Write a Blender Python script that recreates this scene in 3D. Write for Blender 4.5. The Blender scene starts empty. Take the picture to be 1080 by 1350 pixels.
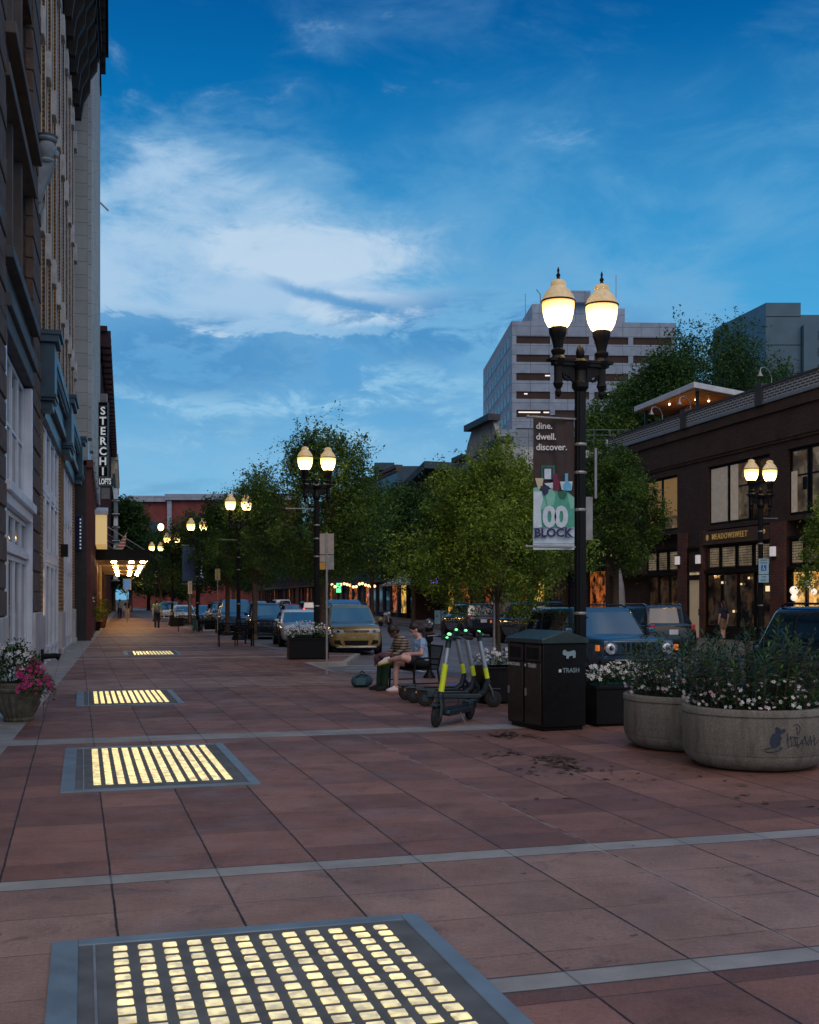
import bpy, math, random
import numpy as np
from mathutils import Vector, Matrix
R = math.radians
SC = bpy.context.scene
COL = SC.collection
H = 1.75            # eye height of the photographer
F = 1500.0          # focal length in photo pixels
ROAD_Z = -0.13

def gp(px, py):                     # ground point seen at a photo pixel
    D = H * F / (py - 790.0)
    return Vector(((px - 540.0) / F * D, D, 0.0))
def xp(px, D):
    return (px - 540.0) / F * D
def zp(py, D):
    return H + (790.0 - py) / F * D

def s2l(c):
    return tuple(((x / 255.0) / 12.92 if x / 255.0 <= 0.04045 else ((x / 255.0 + 0.055) / 1.055) ** 2.4) for x in c)

# ---------------------------------------------------------------- mesh builder
class MB:
    def __init__(s):
        s.v = []; s.f = []; s.mi = []; s.M = Matrix.Identity(4); s.m = 0
    def P(s, pts, faces, m=None):
        o = len(s.v)
        for p in pts:
            s.v.append(tuple(s.M @ Vector(p)))
        for f in faces:
            s.f.append(tuple(i + o for i in f)); s.mi.append(s.m if m is None else m)
        return s
    def box(s, c, d, rz=0.0, m=None, ry=0.0, rx=0.0):
        x, y, z = d[0] / 2, d[1] / 2, d[2] / 2
        T = Matrix.Translation(c) @ Matrix.Rotation(rz, 4, 'Z') @ Matrix.Rotation(ry, 4, 'Y') @ Matrix.Rotation(rx, 4, 'X')
        pts = [T @ Vector(p) for p in ((-x,-y,-z),(x,-y,-z),(x,y,-z),(-x,y,-z),(-x,-y,z),(x,-y,z),(x,y,z),(-x,y,z))]
        return s.P(pts, [(0,3,2,1),(4,5,6,7),(0,1,5,4),(1,2,6,5),(2,3,7,6),(3,0,4,7)], m)
    def bx(s, x0, x1, y0, y1, z0, z1, m=None):
        return s.box(((x0+x1)/2, (y0+y1)/2, (z0+z1)/2), (x1-x0, y1-y0, z1-z0), m=m)
    def tube(s, pts, rad, n=8, m=None, caps=True):
        pts = [Vector(p) for p in pts]
        if not isinstance(rad, (list, tuple)): rad = [rad] * len(pts)
        vs = []; up = None
        for i, p in enumerate(pts):
            t = (pts[min(i+1, len(pts)-1)] - pts[max(i-1, 0)])
            t = t.normalized() if t.length > 1e-9 else Vector((0,0,1))
            if up is None:
                a = Vector((0,0,1)) if abs(t.z) < .9 else Vector((1,0,0))
                up = (a - t * a.dot(t)).normalized()
            else:
                up = (up - t * up.dot(t))
                up = up.normalized() if up.length > 1e-6 else Vector((1,0,0))
            b = t.cross(up)
            for k in range(n):
                a = 2 * math.pi * k / n
                vs.append(p + (up * math.cos(a) + b * math.sin(a)) * rad[i])
        fs = []
        for i in range(len(pts) - 1):
            for k in range(n):
                k2 = (k + 1) % n
                fs.append((i*n+k, i*n+k2, (i+1)*n+k2, (i+1)*n+k))
        if caps:
            fs.append(tuple(range(n))[::-1]); fs.append(tuple((len(pts)-1)*n + k for k in range(n)))
        return s.P(vs, fs, m)
    def lathe(s, prof, n=16, c=(0,0,0), m=None, axis='Z', flute=0.0):
        vs = []; fs = []
        for (r, z) in prof:
            for k in range(n):
                a = 2 * math.pi * k / n
                rr = r * (1 - flute * (k % 2))
                p = (rr * math.cos(a), rr * math.sin(a), z)
                if axis == 'Y': p = (p[0], p[2], p[1])
                if axis == 'X': p = (p[2], p[0], p[1])
                vs.append((p[0]+c[0], p[1]+c[1], p[2]+c[2]))
        for i in range(len(prof) - 1):
            for k in range(n):
                k2 = (k+1) % n
                q = (i*n+k, i*n+k2, (i+1)*n+k2, (i+1)*n+k)
                fs.append(q if axis != 'Y' else q[::-1])
        if prof[0][0] > 1e-4: fs.append(tuple(range(n))[::-1])
        if prof[-1][0] > 1e-4: fs.append(tuple((len(prof)-1)*n + k for k in range(n)))
        return s.P(vs, fs, m)
    def prism(s, poly, z0, z1, m=None):          # poly in xy
        n = len(poly)
        pts = [(p[0], p[1], z0) for p in poly] + [(p[0], p[1], z1) for p in poly]
        fs = [tuple(range(n))[::-1], tuple(range(n, 2*n))] + [(i, (i+1) % n, n+(i+1) % n, n+i) for i in range(n)]
        return s.P(pts, fs, m)
    def prismy(s, poly, y0, y1, m=None):         # poly in xz, extruded along y
        n = len(poly)
        pts = [(p[0], y0, p[1]) for p in poly] + [(p[0], y1, p[1]) for p in poly]
        fs = [tuple(range(n)), tuple(range(n, 2*n))[::-1]] + [((i+1) % n, i, n+i, n+(i+1) % n) for i in range(n)]
        return s.P(pts, fs, m)
    def prismx(s, poly, x0, x1, m=None):         # poly in yz, extruded along x
        n = len(poly)
        pts = [(x0, p[0], p[1]) for p in poly] + [(x1, p[0], p[1]) for p in poly]
        fs = [tuple(range(n))[::-1], tuple(range(n, 2*n))] + [(i, (i+1) % n, n+(i+1) % n, n+i) for i in range(n)]
        return s.P(pts, fs, m)
    def ball(s, c, r, n=12, k=8, m=None):
        if not isinstance(r, (tuple, list)): r = (r, r, r)
        vs = [(c[0], c[1], c[2]-r[2])]
        for i in range(1, k):
            ph = -math.pi/2 + math.pi*i/k
            for j in range(n):
                a = 2*math.pi*j/n
                vs.append((c[0]+r[0]*math.cos(ph)*math.cos(a), c[1]+r[1]*math.cos(ph)*math.sin(a), c[2]+r[2]*math.sin(ph)))
        vs.append((c[0], c[1], c[2]+r[2]))
        fs = [(0, 1+(j+1) % n, 1+j) for j in range(n)]
        for i in range(k-2):
            for j in range(n):
                fs.append((1+i*n+j, 1+i*n+(j+1) % n, 1+(i+1)*n+(j+1) % n, 1+(i+1)*n+j))
        e = len(vs)-1; o = 1+(k-2)*n
        fs += [(o+j, o+(j+1) % n, e) for j in range(n)]
        return s.P(vs, fs, m)
    def build(s, name, mats, parent=None, smooth=None, bevel=0.0, seg=2):
        me = bpy.data.meshes.new(name)
        me.from_pydata(s.v, [], s.f)
        if not isinstance(mats, (list, tuple)): mats = [mats]
        for mt in mats: me.materials.append(mt)
        if len(mats) > 1: me.polygons.foreach_set('material_index', s.mi)
        o = bpy.data.objects.new(name, me); COL.objects.link(o)
        if parent is not None: o.parent = parent
        if smooth is not None or bevel > 0:
            me.polygons.foreach_set('use_smooth', [True] * len(s.f))
            me.set_sharp_from_angle(angle=R(smooth if smooth else 35))
        if bevel > 0:
            b = o.modifiers.new('Bevel', 'BEVEL'); b.width = bevel; b.segments = seg; b.limit_method = 'ANGLE'; b.angle_limit = R(35); b.harden_normals = False
        me.update()
        return o

def tag(o, label=None, cat=None, group=None, kind=None):
    if label: o['label'] = label
    if cat: o['category'] = cat
    if group: o['group'] = group
    if kind: o['kind'] = kind
    return o
def empty(name, loc, label=None, cat=None, group=None, rz=0.0):
    o = bpy.data.objects.new(name, None); COL.objects.link(o)
    o.location = loc; o.rotation_euler = (0, 0, rz); o.empty_display_size = .3
    return tag(o, label, cat, group)
def struct(o): o['kind'] = 'structure'; return o
def copy_tree(o, parent=None, first=True):
    c = o.copy(); COL.objects.link(c)
    if parent is not None: c.parent = parent
    for ch in list(o.children): copy_tree(ch, c, False)
    return c

# ---------------------------------------------------------------- materials
def new_mat(name):
    m = bpy.data.materials.new(name); m.use_nodes = True
    nt = m.node_tree; b = nt.nodes['Principled BSDF']
    return m, nt, b
class E:                               # tiny expression helper for shader maths
    def __init__(s, nt): s.nt = nt
    def val(s, x, sock):
        if hasattr(x, 'is_linked') or hasattr(x, 'links'): s.nt.links.new(x, sock)
        else: sock.default_value = x
    def m(s, op, a, b=0.0, c=None, clamp=False):
        n = s.nt.nodes.new('ShaderNodeMath'); n.operation = op; n.use_clamp = clamp
        s.val(a, n.inputs[0]); s.val(b, n.inputs[1])
        if c is not None: s.val(c, n.inputs[2])
        return n.outputs[0]
    def rng(s, x, a, b, c=0.0, d=1.0, smooth=False):
        n = s.nt.nodes.new('ShaderNodeMapRange'); n.interpolation_type = 'SMOOTHSTEP' if smooth else 'LINEAR'
        s.val(x, n.inputs[0])
        for i, q in enumerate((a, b, c, d)): n.inputs[i+1].default_value = q
        return n.outputs[0]
    def noise(s, vec, scale, detail=4, rough=.55, dim='3D', dist=0.0):
        n = s.nt.nodes.new('ShaderNodeTexNoise'); n.noise_dimensions = dim
        if vec is not None: s.nt.links.new(vec, n.inputs['Vector'])
        n.inputs['Scale'].default_value = scale; n.inputs['Detail'].default_value = detail; n.inputs['Roughness'].default_value = rough
        n.inputs['Distortion'].default_value = dist
        return n.outputs[0]
    def mix(s, f, a, b, mode='MIX'):
        n = s.nt.nodes.new('ShaderNodeMix'); n.data_type = 'RGBA'; n.blend_type = mode
        s.val(f, n.inputs[0])
        for x, k in ((a, 6), (b, 7)):
            if hasattr(x, 'links'): s.nt.links.new(x, n.inputs[k])
            else: n.inputs[k].default_value = (*x[:3], 1)
        return n.outputs[2]
    def xyz(s, x, y, z):
        n = s.nt.nodes.new('ShaderNodeCombineXYZ')
        for i, q in enumerate((x, y, z)): s.val(q, n.inputs[i])
        return n.outputs[0]
    def sep(s, v):
        n = s.nt.nodes.new('ShaderNodeSeparateXYZ'); s.nt.links.new(v, n.inputs[0]); return n.outputs
    def obj(s):
        return s.nt.nodes.new('ShaderNodeTexCoord').outputs['Object']
    def bump(s, h, strength, dist, bsdf):
        n = s.nt.nodes.new('ShaderNodeBump'); n.inputs['Strength'].default_value = strength; n.inputs['Distance'].default_value = dist
        s.nt.links.new(h, n.inputs['Height']); s.nt.links.new(n.outputs[0], bsdf.inputs['Normal'])
def mat(name, col, rough=.6, metal=0.0, var=.18, scale=3.0, bump=0.0, bscale=40.0, emit=None, es=0.0, coat=0.0, spec=.5, trans=0.0, dirt=0.0):
    m, nt, b = new_mat(name); e = E(nt); L = nt.links
    tc = e.obj()
    n1 = e.noise(tc, scale, 5)
    f = e.rng(n1, .3, .7, 1 - var, 1 + var)
    c = e.mix(1.0, col, e.xyz(f, f, f), 'MULTIPLY')
    if dirt > 0:
        n2 = e.noise(tc, scale * .35, 6, .65)
        c = e.mix(e.rng(n2, .48, .75, 0, dirt), c, (col[0]*.35, col[1]*.32, col[2]*.3))
    L.new(c, b.inputs['Base Color'])
    b.inputs['Metallic'].default_value = metal
    L.new(e.rng(e.noise(tc, scale * 4, 3), .3, .7, max(rough - .08, .02), min(rough + .08, 1)), b.inputs['Roughness'])
    b.inputs['Specular IOR Level'].default_value = spec
    b.inputs['Coat Weight'].default_value = coat; b.inputs['Coat Roughness'].default_value = .05
    if trans: b.inputs['Transmission Weight'].default_value = trans
    if bump > 0: e.bump(e.noise(tc, bscale, 4), bump, .01, b)
    if emit is not None:
        b.inputs['Emission Color'].default_value = (*emit, 1); b.inputs['Emission Strength'].default_value = es
    return m
def brick_mat(name, c1, c2, mortar, bw=.22, bh=.07, mw=.012, bump=.5, rough=.85, wvar=.25, offset=.5):
    m, nt, b = new_mat(name); e = E(nt); L = nt.links
    o = e.sep(e.obj())
    u = e.m('ADD', o[0], o[1])
    v = e.xyz(u, o[2], 0.0)
    t = nt.nodes.new('ShaderNodeTexBrick'); L.new(v, t.inputs['Vector'])
    t.offset = offset
    t.inputs['Color1'].default_value = (*c1, 1); t.inputs['Color2'].default_value = (*c2, 1); t.inputs['Mortar'].default_value = (*mortar, 1)
    t.inputs['Scale'].default_value = 1.0; t.inputs['Brick Width'].default_value = bw; t.inputs['Row Height'].default_value = bh; t.inputs['Mortar Size'].default_value = mw
    n = e.rng(e.noise(e.obj(), .8, 6, .6), .3, .7, 1 - wvar, 1 + wvar)
    L.new(e.mix(1.0, t.outputs[0], e.xyz(n, n, n), 'MULTIPLY'), b.inputs['Base Color'])
    b.inputs['Roughness'].default_value = rough
    e.bump(e.m('SUBTRACT', 1.0, t.outputs['Fac']), bump, .012, b)
    return m
def emat(name, col, s, base=(.8,.8,.8)):
    m, nt, b = new_mat(name); e = E(nt)
    b.inputs['Base Color'].default_value = (*base, 1); b.inputs['Roughness'].default_value = .3
    b.inputs['Emission Color'].default_value = (*col, 1); b.inputs['Emission Strength'].default_value = s
    return m
def room_mat(name, col, s, dark=.15, scale=1.3, tint=None):      # a lit room behind glass: uneven glow under a glossy pane
    m, nt, b = new_mat(name); e = E(nt); L = nt.links
    o = e.obj(); q = e.sep(o); u = e.m('ADD', q[0], q[1])
    v = e.xyz(e.m('MULTIPLY', u, 1.1), e.m('MULTIPLY', q[2], 1.0), 3.3)
    n = e.noise(v, scale, 3, .7)
    f = e.rng(n, .38, .62, dark, 1.0, True)
    vor = nt.nodes.new('ShaderNodeTexVoronoi'); vor.feature = 'F1'; vor.distance = 'CHEBYCHEV'
    L.new(e.xyz(u, q[2], 0.0), vor.inputs['Vector']); vor.inputs['Scale'].default_value = scale * 1.6
    sp = e.sep(vor.outputs['Color'])
    f2 = e.m('MULTIPLY', f, e.rng(sp[0], 0, 1, .45, 1.2))
    L.new(e.mix(e.rng(sp[1], .2, .9), col, tint or (col[0], col[1]*.75, col[2]*.55)), b.inputs['Emission Color'])
    L.new(e.m('MULTIPLY', f2, s), b.inputs['Emission Strength'])
    b.inputs['Base Color'].default_value = (.02,.02,.022,1); b.inputs['Roughness'].default_value = .06
    b.inputs['Specular IOR Level'].default_value = .5
    return m
def glass_mat(name, col=(.012,.02,.03), rough=.04, spec=.8, var=.0):
    m, nt, b = new_mat(name); e = E(nt)
    n = e.noise(e.obj(), .9, 2)
    nt.links.new(e.mix(e.rng(n, .35, .65), col, tuple(c*1.8 for c in col)), b.inputs['Base Color'])
    b.inputs['Roughness'].default_value = rough; b.inputs['Specular IOR Level'].default_value = spec
    b.inputs['IOR'].default_value = 1.6
    e.bump(e.noise(e.obj(), .6, 1), .06, .02, b)
    return m
def leaf_mat(name, c1, c2, rough=.55, trans=.25):
    m, nt, b = new_mat(name); e = E(nt); L = nt.links
    g = nt.nodes.new('ShaderNodeNewGeometry')
    n = e.noise(e.obj(), 1.9, 3)
    f = e.m('ADD', e.m('MULTIPLY', g.outputs['Random Per Island'], .4), e.m('MULTIPLY', e.rng(n, .38, .62, 0, 1, True), .6))
    c = e.mix(f, c1, c2)
    L.new(c, b.inputs['Base Color']); b.inputs['Roughness'].default_value = rough; b.inputs['Specular IOR Level'].default_value = .3
    tr = nt.nodes.new('ShaderNodeBsdfTranslucent'); L.new(c, tr.inputs[0])
    mx = nt.nodes.new('ShaderNodeMixShader'); mx.inputs[0].default_value = trans
    L.new(b.outputs[0], mx.inputs[1]); L.new(tr.outputs[0], mx.inputs[2])
    L.new(mx.outputs[0], nt.nodes['Material Output'].inputs[0])
    return m
def stripe_mat(name, cols, axis, period, rough=.8):
    m, nt, b = new_mat(name); e = E(nt)
    q = e.sep(e.obj())[axis]
    f = e.m('FRACT', e.m('MULTIPLY', q, 1.0/period))
    r = nt.nodes.new('ShaderNodeValToRGB'); r.color_ramp.interpolation = 'CONSTANT'
    el = r.color_ramp.elements
    while len(el) < len(cols): el.new(.5)
    for i, (p, c) in enumerate(cols): el[i].position = p; el[i].color = (*c, 1)
    nt.links.new(f, r.inputs[0]); nt.links.new(r.outputs[0], b.inputs['Base Color']); b.inputs['Roughness'].default_value = rough
    return m

M = {}
M['iron'] = mat('black_cast_iron', (.006,.006,.007), .45, 0, .25, 6, .25, 60, spec=.22)
M['black'] = mat('black_paint', (.006,.006,.007), .4, 0, .2, 4, .1, 30, spec=.22)
M['blackmatte'] = mat('black_plastic', (.009,.009,.010), .65, 0, .2, 8, .1, 90, spec=.2)
M['rubber'] = mat('tyre_rubber', (.014,.014,.014), .8, 0, .2, 9, .2, 90)
M['chrome'] = mat('bright_metal', (.55,.56,.58), .22, 1, .1, 5)
M['steel'] = mat('galvanised_steel', (.34,.33,.33), .5, .7, .2, 6, .1, 50)
M['white'] = mat('white_paint', (.62,.63,.66), .5, 0, .12, 2.5, .1, 30, dirt=.25)
M['whiteframe'] = mat('white_window_frame', (.62,.68,.78), .45, 0, .12, 2, .05, 30, dirt=.3)
M['cream'] = mat('cream_paint', (.55,.48,.36), .5, 0, .15, 3, dirt=.2)
M['concrete'] = mat('weathered_concrete', (.30,.285,.26), .9, 0, .2, 2.2, .5, 35, dirt=.45)
M['agg'] = mat('exposed_aggregate_concrete', (.19,.18,.155), .9, 0, .30, 60, .9, 140, dirt=.35)
_m = M['agg']; _e = E(_m.node_tree); _q = _e.sep(_e.obj()); _b = _m.node_tree.nodes['Principled BSDF']      # rain streaks and splash marks
_s = _e.noise(_e.xyz(_e.m('MULTIPLY', _q[0], 9), _e.m('MULTIPLY', _q[1], 9), _e.m('MULTIPLY', _q[2], 1.2)), 1.0, 5, .6)
_old = _b.inputs['Base Color'].links[0].from_socket
_m.node_tree.links.new(_e.mix(_e.rng(_s, .46, .68, 0, .55), _old, (.06,.055,.045)), _b.inputs['Base Color'])
M['stone'] = mat('pale_stone', (.42,.41,.41), .85, 0, .15, 2, .3, 20, dirt=.3)
M['darkstone'] = mat('sooty_stone', (.10,.085,.08), .9, 0, .3, 1.5, .4, 18, dirt=.4)
M['bluepaint'] = mat('slate_blue_metal', (.035,.075,.115), .4, .2, .2, 2, .1, 20, dirt=.3)
M['navy'] = mat('navy_enamel', (.02,.03,.09), .3, 0, .2, 3, coat=.5)
M['glass'] = glass_mat('window_glass')
M['glassblue'] = glass_mat('office_glass', (.02,.045,.07), .3, .25)
M['carglass'] = glass_mat('car_glass', (.006,.014,.024), .03, .8); M['carglass'].node_tree.nodes['Principled BSDF'].inputs['IOR'].default_value = 2.1
M['soil'] = mat('planting_soil', (.03,.022,.016), .95, 0, .3, 12, .6, 60)
M['wood'] = mat('timber_soffit', (.30,.14,.05), .5, 0, .35, 2.5, .2, 20)
M['lens'] = mat('headlight_lens', (.55,.6,.66), .1, .3, .2, 12, coat=1)
M['tailred'] = mat('tail_lamp_red', (.35,.01,.012), .2, 0, .2, 8, coat=1, emit=(1,.03,.02), es=.03)
M['braked'] = emat('brake_lamp', (1,.06,.03), 3.0, (.4,.02,.02))
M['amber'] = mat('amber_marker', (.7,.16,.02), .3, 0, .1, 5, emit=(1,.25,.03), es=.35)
M['plate'] = mat('number_plate', (.6,.62,.66), .4, 0, .1, 10)
M['lamp_lo'] = emat('lamp_globe_lit_glass', (1.0,.60,.20), 7.0)
_m = M['lamp_lo']; _e = E(_m.node_tree); _q = _e.sep(_e.obj()); _b = _m.node_tree.nodes['Principled BSDF']      # the bulb sits low in the globe
_f = _e.rng(_q[2], 5.66, 5.97, 1, 0, True)
_m.node_tree.links.new(_e.rng(_f, 0, 1, .85, 9.5), _b.inputs['Emission Strength'])
_m.node_tree.links.new(_e.mix(_f, (1.0,.50,.07), (1.0,.68,.26)), _b.inputs['Emission Color'])
M['lamp_far'] = emat('small_lamp_glass', (1.0,.62,.25), 6)
M['lamp_hi'] = mat('lamp_globe_hood_glass', (.50,.44,.31), .3, 0, .25, 14, emit=(1.0,.62,.20), es=.24)
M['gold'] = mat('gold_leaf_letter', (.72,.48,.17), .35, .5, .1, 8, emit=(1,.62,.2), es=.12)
M['leafdark'] = leaf_mat('dark_leaf', (.008,.030,.009), (.060,.14,.028))
M['leafmid'] = leaf_mat('mid_green_leaf', (.012,.042,.010), (.125,.225,.034))
M['leafbright'] = leaf_mat('bright_green_leaf', (.035,.085,.010), (.30,.41,.045))
M['leafblade'] = leaf_mat('long_planter_leaf', (.012,.045,.020), (.05,.11,.05), .4)
M['bark'] = mat('tree_bark', (.085,.06,.042), .95, 0, .35, 9, .8, 40)
M['petalwhite'] = mat('white_petal', (.62,.60,.60), .7, 0, .1, 30)
M['petalpink'] = mat('magenta_petal', (.42,.03,.16), .7, 0, .3, 30)
M['tan'] = brick_mat('tan_brick', (.46,.23,.055), (.34,.165,.04), (.07,.045,.025), .26, .12, .022)
M['brown'] = brick_mat('soot_dark_brick', (.095,.050,.028), (.058,.030,.020), (.03,.022,.018), .24, .08, .012)
M['darkbrick'] = brick_mat('dark_brown_brick', (.085,.042,.024), (.052,.026,.018), (.035,.022,.018), .22, .072, .012)
M['redbrick'] = brick_mat('red_brown_brick', (.20,.07,.045), (.13,.045,.032), (.055,.035,.03), .22, .072, .012)
M['fardark'] = brick_mat('old_maroon_brick', (.085,.028,.03), (.06,.022,.024), (.03,.02,.02), .4, .15, .02)
M['farred'] = brick_mat('far_red_brick', (.22,.045,.04), (.17,.035,.034), (.10,.04,.04), .6, .2, .02)
M['tile'] = brick_mat('glazed_pale_tile', (.34,.38,.40), (.30,.35,.38), (.13,.16,.18), .85, .55, .012, .4, .35, .14, 0.0)
# ---------------------------------------------------------------- directions
PV = Vector((-.2816, .9595, 0)); NV = Vector((.9595, .2816, 0))       # paving and kerb line
BV = Vector((-.2425, .9701, 0)); BN = Vector((.9701, .2425, 0))       # building line
BROT = math.atan2(BV.y, BV.x)
PROT = math.atan2(PV.y, PV.x)
def lwall(D): return -2.05 - .25 * D
def rwall(D): return 26.2 - .25 * D
def kerbL(D): return 7.4 - .3 * D
def kerbR(D): return 19.3 - .25 * D

# ---------------------------------------------------------------- ground
mb = MB(); S = 1500
mb.P([(-S,-60,-.165),(S,-60,-.165),(S,2*S,-.165),(-S,2*S,-.165)], [(0,1,2,3)])
struct(mb.build('ground', mat('dull_ground', (.06,.055,.05), .95, 0, .3, .2)))

m, nt, b = new_mat('worn_asphalt'); e = E(nt); o = e.obj()
n = e.rng(e.noise(o, .35, 6, .6), .3, .7, .75, 1.25)
c = e.mix(1.0, (.15,.142,.142), e.xyz(n, n, n), 'MULTIPLY')
c = e.mix(e.rng(e.noise(o, 2.2, 5, .7), .56, .7, 0, .6), c, (.07,.065,.065))
q = e.sep(o)
ur = e.m('ADD', e.m('MULTIPLY', q[0], .9595), e.m('MULTIPLY', q[1], .2816))
tr = e.rng(e.m('ABSOLUTE', e.m('SUBTRACT', e.m('FRACT', e.m('MULTIPLY', ur, .28)), .5)), .0, .25, .82, 1.05, True)
c = e.mix(1.0, c, e.xyz(tr, tr, tr), 'MULTIPLY')
nt.links.new(c, b.inputs['Base Color']); nt.links.new(e.rng(e.noise(o, 1.3, 4), .3, .7, .55, .85), b.inputs['Roughness'])
e.bump(e.noise(o, 60, 4), .5, .01, b)
M['asphalt'] = m
mb = MB()
mb.P([(25,-40,ROAD_Z),(60,-40,ROAD_Z),(19.3-.25*260+6,260,ROAD_Z),(-120,260,ROAD_Z),(-2,-40,ROAD_Z)], [(0,1,2,3,4)])
struct(mb.build('road', M['asphalt']))

# pavers
def paving_mat():
    m, nt, b = new_mat('red_brown_paving_slabs'); e = E(nt); L = nt.links
    o = e.obj(); q = e.sep(o)
    wob = e.m('MULTIPLY', e.m('SUBTRACT', e.noise(o, 2.2, 3), .5), .013)
    u = e.m('ADD', e.m('ADD', e.m('MULTIPLY', q[0], .9595), e.m('MULTIPLY', q[1], .2816)), wob)
    v = e.m('ADD', e.m('ADD', e.m('MULTIPLY', q[0], -.2816), e.m('MULTIPLY', q[1], .9595)), wob)
    pu = e.m('MULTIPLY', e.m('SUBTRACT', u, .2116), 1/.664); pv = e.m('MULTIPLY', e.m('SUBTRACT', v, 7.22), 1/.664)
    fu = e.m('ABSOLUTE', e.m('SUBTRACT', e.m('FRACT', e.m('ADD', pu, 100.5)), .5))      # 0 at a joint
    fv = e.m('ABSOLUTE', e.m('SUBTRACT', e.m('FRACT', e.m('ADD', pv, 100.5)), .5))
    ju = e.rng(e.m('ADD', fu, e.m('MULTIPLY', e.m('SUBTRACT', e.noise(o, 14, 3), .5), .012)), .006, .014, 1, 0, True); jv = e.rng(fv, .003, .010, 1, 0, True)
    jv = e.m('MULTIPLY', jv, e.rng(e.noise(o, 1.1, 3), .35, .6, .25, .8))
    joint = e.m('MAXIMUM', ju, jv)
    cell = e.xyz(e.m('FLOOR', pu), e.m('FLOOR', pv), 0.0)
    wn = nt.nodes.new('ShaderNodeTexWhiteNoise'); wn.noise_dimensions = '3D'; L.new(cell, wn.inputs[0])
    w = e.sep(wn.outputs['Color'])
    base = e.mix(w[0], (.130,.060,.046), (.240,.114,.083))
    tanf = lambda a, bb: e.m('MULTIPLY', e.m('GREATER_THAN', v, a), e.m('LESS_THAN', v, bb))
    tan = e.m('MAXIMUM', tanf(4.93, 7.22), tanf(22.8, 25.6))
    tan = e.m('MAXIMUM', tan, e.m('MAXIMUM', tanf(36.0, 39.0), tanf(46.5, 53.0)))
    base = e.mix(e.m('MULTIPLY', tan, e.rng(w[1], 0, 1, .65, 1.0)), base, (.265,.165,.128))
    n = e.rng(e.noise(o, 1.2, 8, .68), .3, .7, .68, 1.28)
    base = e.mix(1.0, base, e.xyz(n, n, n), 'MULTIPLY')
    base = e.mix(e.rng(e.noise(o, .5, 5, .7, dist=.6), .56, .72, 0, .32), base, (.33,.25,.21))       # pale scuffs
    base = e.mix(e.rng(e.noise(o, 2.6, 6, .75, dist=.4), .55, .70, 0, .7), base, (.065,.04,.036))    # stains
    g1 = e.rng(e.noise(o, 38, 4, .7), .3, .7, .80, 1.22); g2 = e.rng(e.noise(o, 150, 3, .7), .3, .7, .72, 1.30)
    gg = e.m('MULTIPLY', g1, g2); base = e.mix(1.0, base, e.xyz(gg, gg, gg), 'MULTIPLY')
    sp = e.noise(o, 130, 2, .5)
    base = e.mix(e.rng(sp, .62, .75, 0, .45), base, (.45,.36,.32))
    base = e.mix(e.rng(e.noise(o, 9, 3, .5), .70, .74, 0, .7), base, (.03,.022,.02))                  # gum spots
    # concrete bands
    band = e.m('MAXIMUM', tanf(7.22, 7.46), tanf(14.35, 14.93))
    band = e.m('MAXIMUM', band, e.m('MULTIPLY', tanf(4.73, 4.93), e.m('GREATER_THAN', u, 1.72)))
    for a, bb in ((34.2, 34.75), (42.6, 43.1), (56.0, 56.8), (70, 71), (86, 87), (105, 107)): band = e.m('MAXIMUM', band, tanf(a, bb))
    strip = e.m('LESS_THAN', e.m('ADD', e.m('ADD', q[0], e.m('MULTIPLY', q[1], .2485)), 1.42), 0.0)
    band = e.m('MAXIMUM', band, strip)
    cn = e.rng(e.noise(o, 1.7, 6, .65), .3, .7, .7, 1.3)
    con = e.mix(1.0, (.27,.26,.24), e.xyz(cn, cn, cn), 'MULTIPLY')
    con = e.mix(e.rng(sp, .55, .75, 0, .6), con, (.12,.11,.105))
    base = e.mix(band, base, con)
    jj = e.m('MULTIPLY', joint, e.rng(band, 0, 1, 1.0, .45))
    edge = 0.0
    for a in (4.73, 4.93, 7.22, 7.46, 14.35, 14.93):
        d = e.rng(e.m('ABSOLUTE', e.m('SUBTRACT', v, a)), .004, .012, .8, 0)
        if a < 5: d = e.m('MULTIPLY', d, e.m('GREATER_THAN', u, 1.72))
        edge = d if edge == 0.0 else e.m('MAXIMUM', edge, d)
    jj = e.m('MAXIMUM', jj, edge)
    base = e.mix(jj, base, (.018,.013,.012))
    # long pale crack across the slabs
    cr = e.m('ABSOLUTE', e.m('SUBTRACT', e.m('SUBTRACT', u, 3.53), e.m('MULTIPLY', e.m('SUBTRACT', e.noise(o, 1.6, 4), .5), .10)))
    crm = e.m('MULTIPLY', e.rng(cr, .006, .03, 1, 0), tanf(4.95, 14.3))
    crm = e.m('MULTIPLY', crm, e.rng(e.noise(o, 5, 3), .40, .55))
    base = e.mix(e.m('MULTIPLY', crm, .4), base, (.42,.34,.30))
    L.new(base, b.inputs['Base Color'])
    L.new(e.rng(e.noise(o, 2.1, 6, .6), .3, .7, .48, .80), b.inputs['Roughness']); b.inputs['Specular IOR Level'].default_value = .4
    hgt = e.m('SUBTRACT', e.m('MULTIPLY', e.noise(o, 45, 5), .35), e.m('MULTIPLY', jj, 1.0))
    hgt = e.m('ADD', hgt, e.m('MULTIPLY', w[2], .35))
    e.bump(hgt, .55, .008, b)
    return m
M['paving'] = paving_mat()
M['kerb'] = mat('kerb_concrete', (.30,.285,.265), .85, 0, .2, 2.5, .4, 40, dirt=.4)

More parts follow.
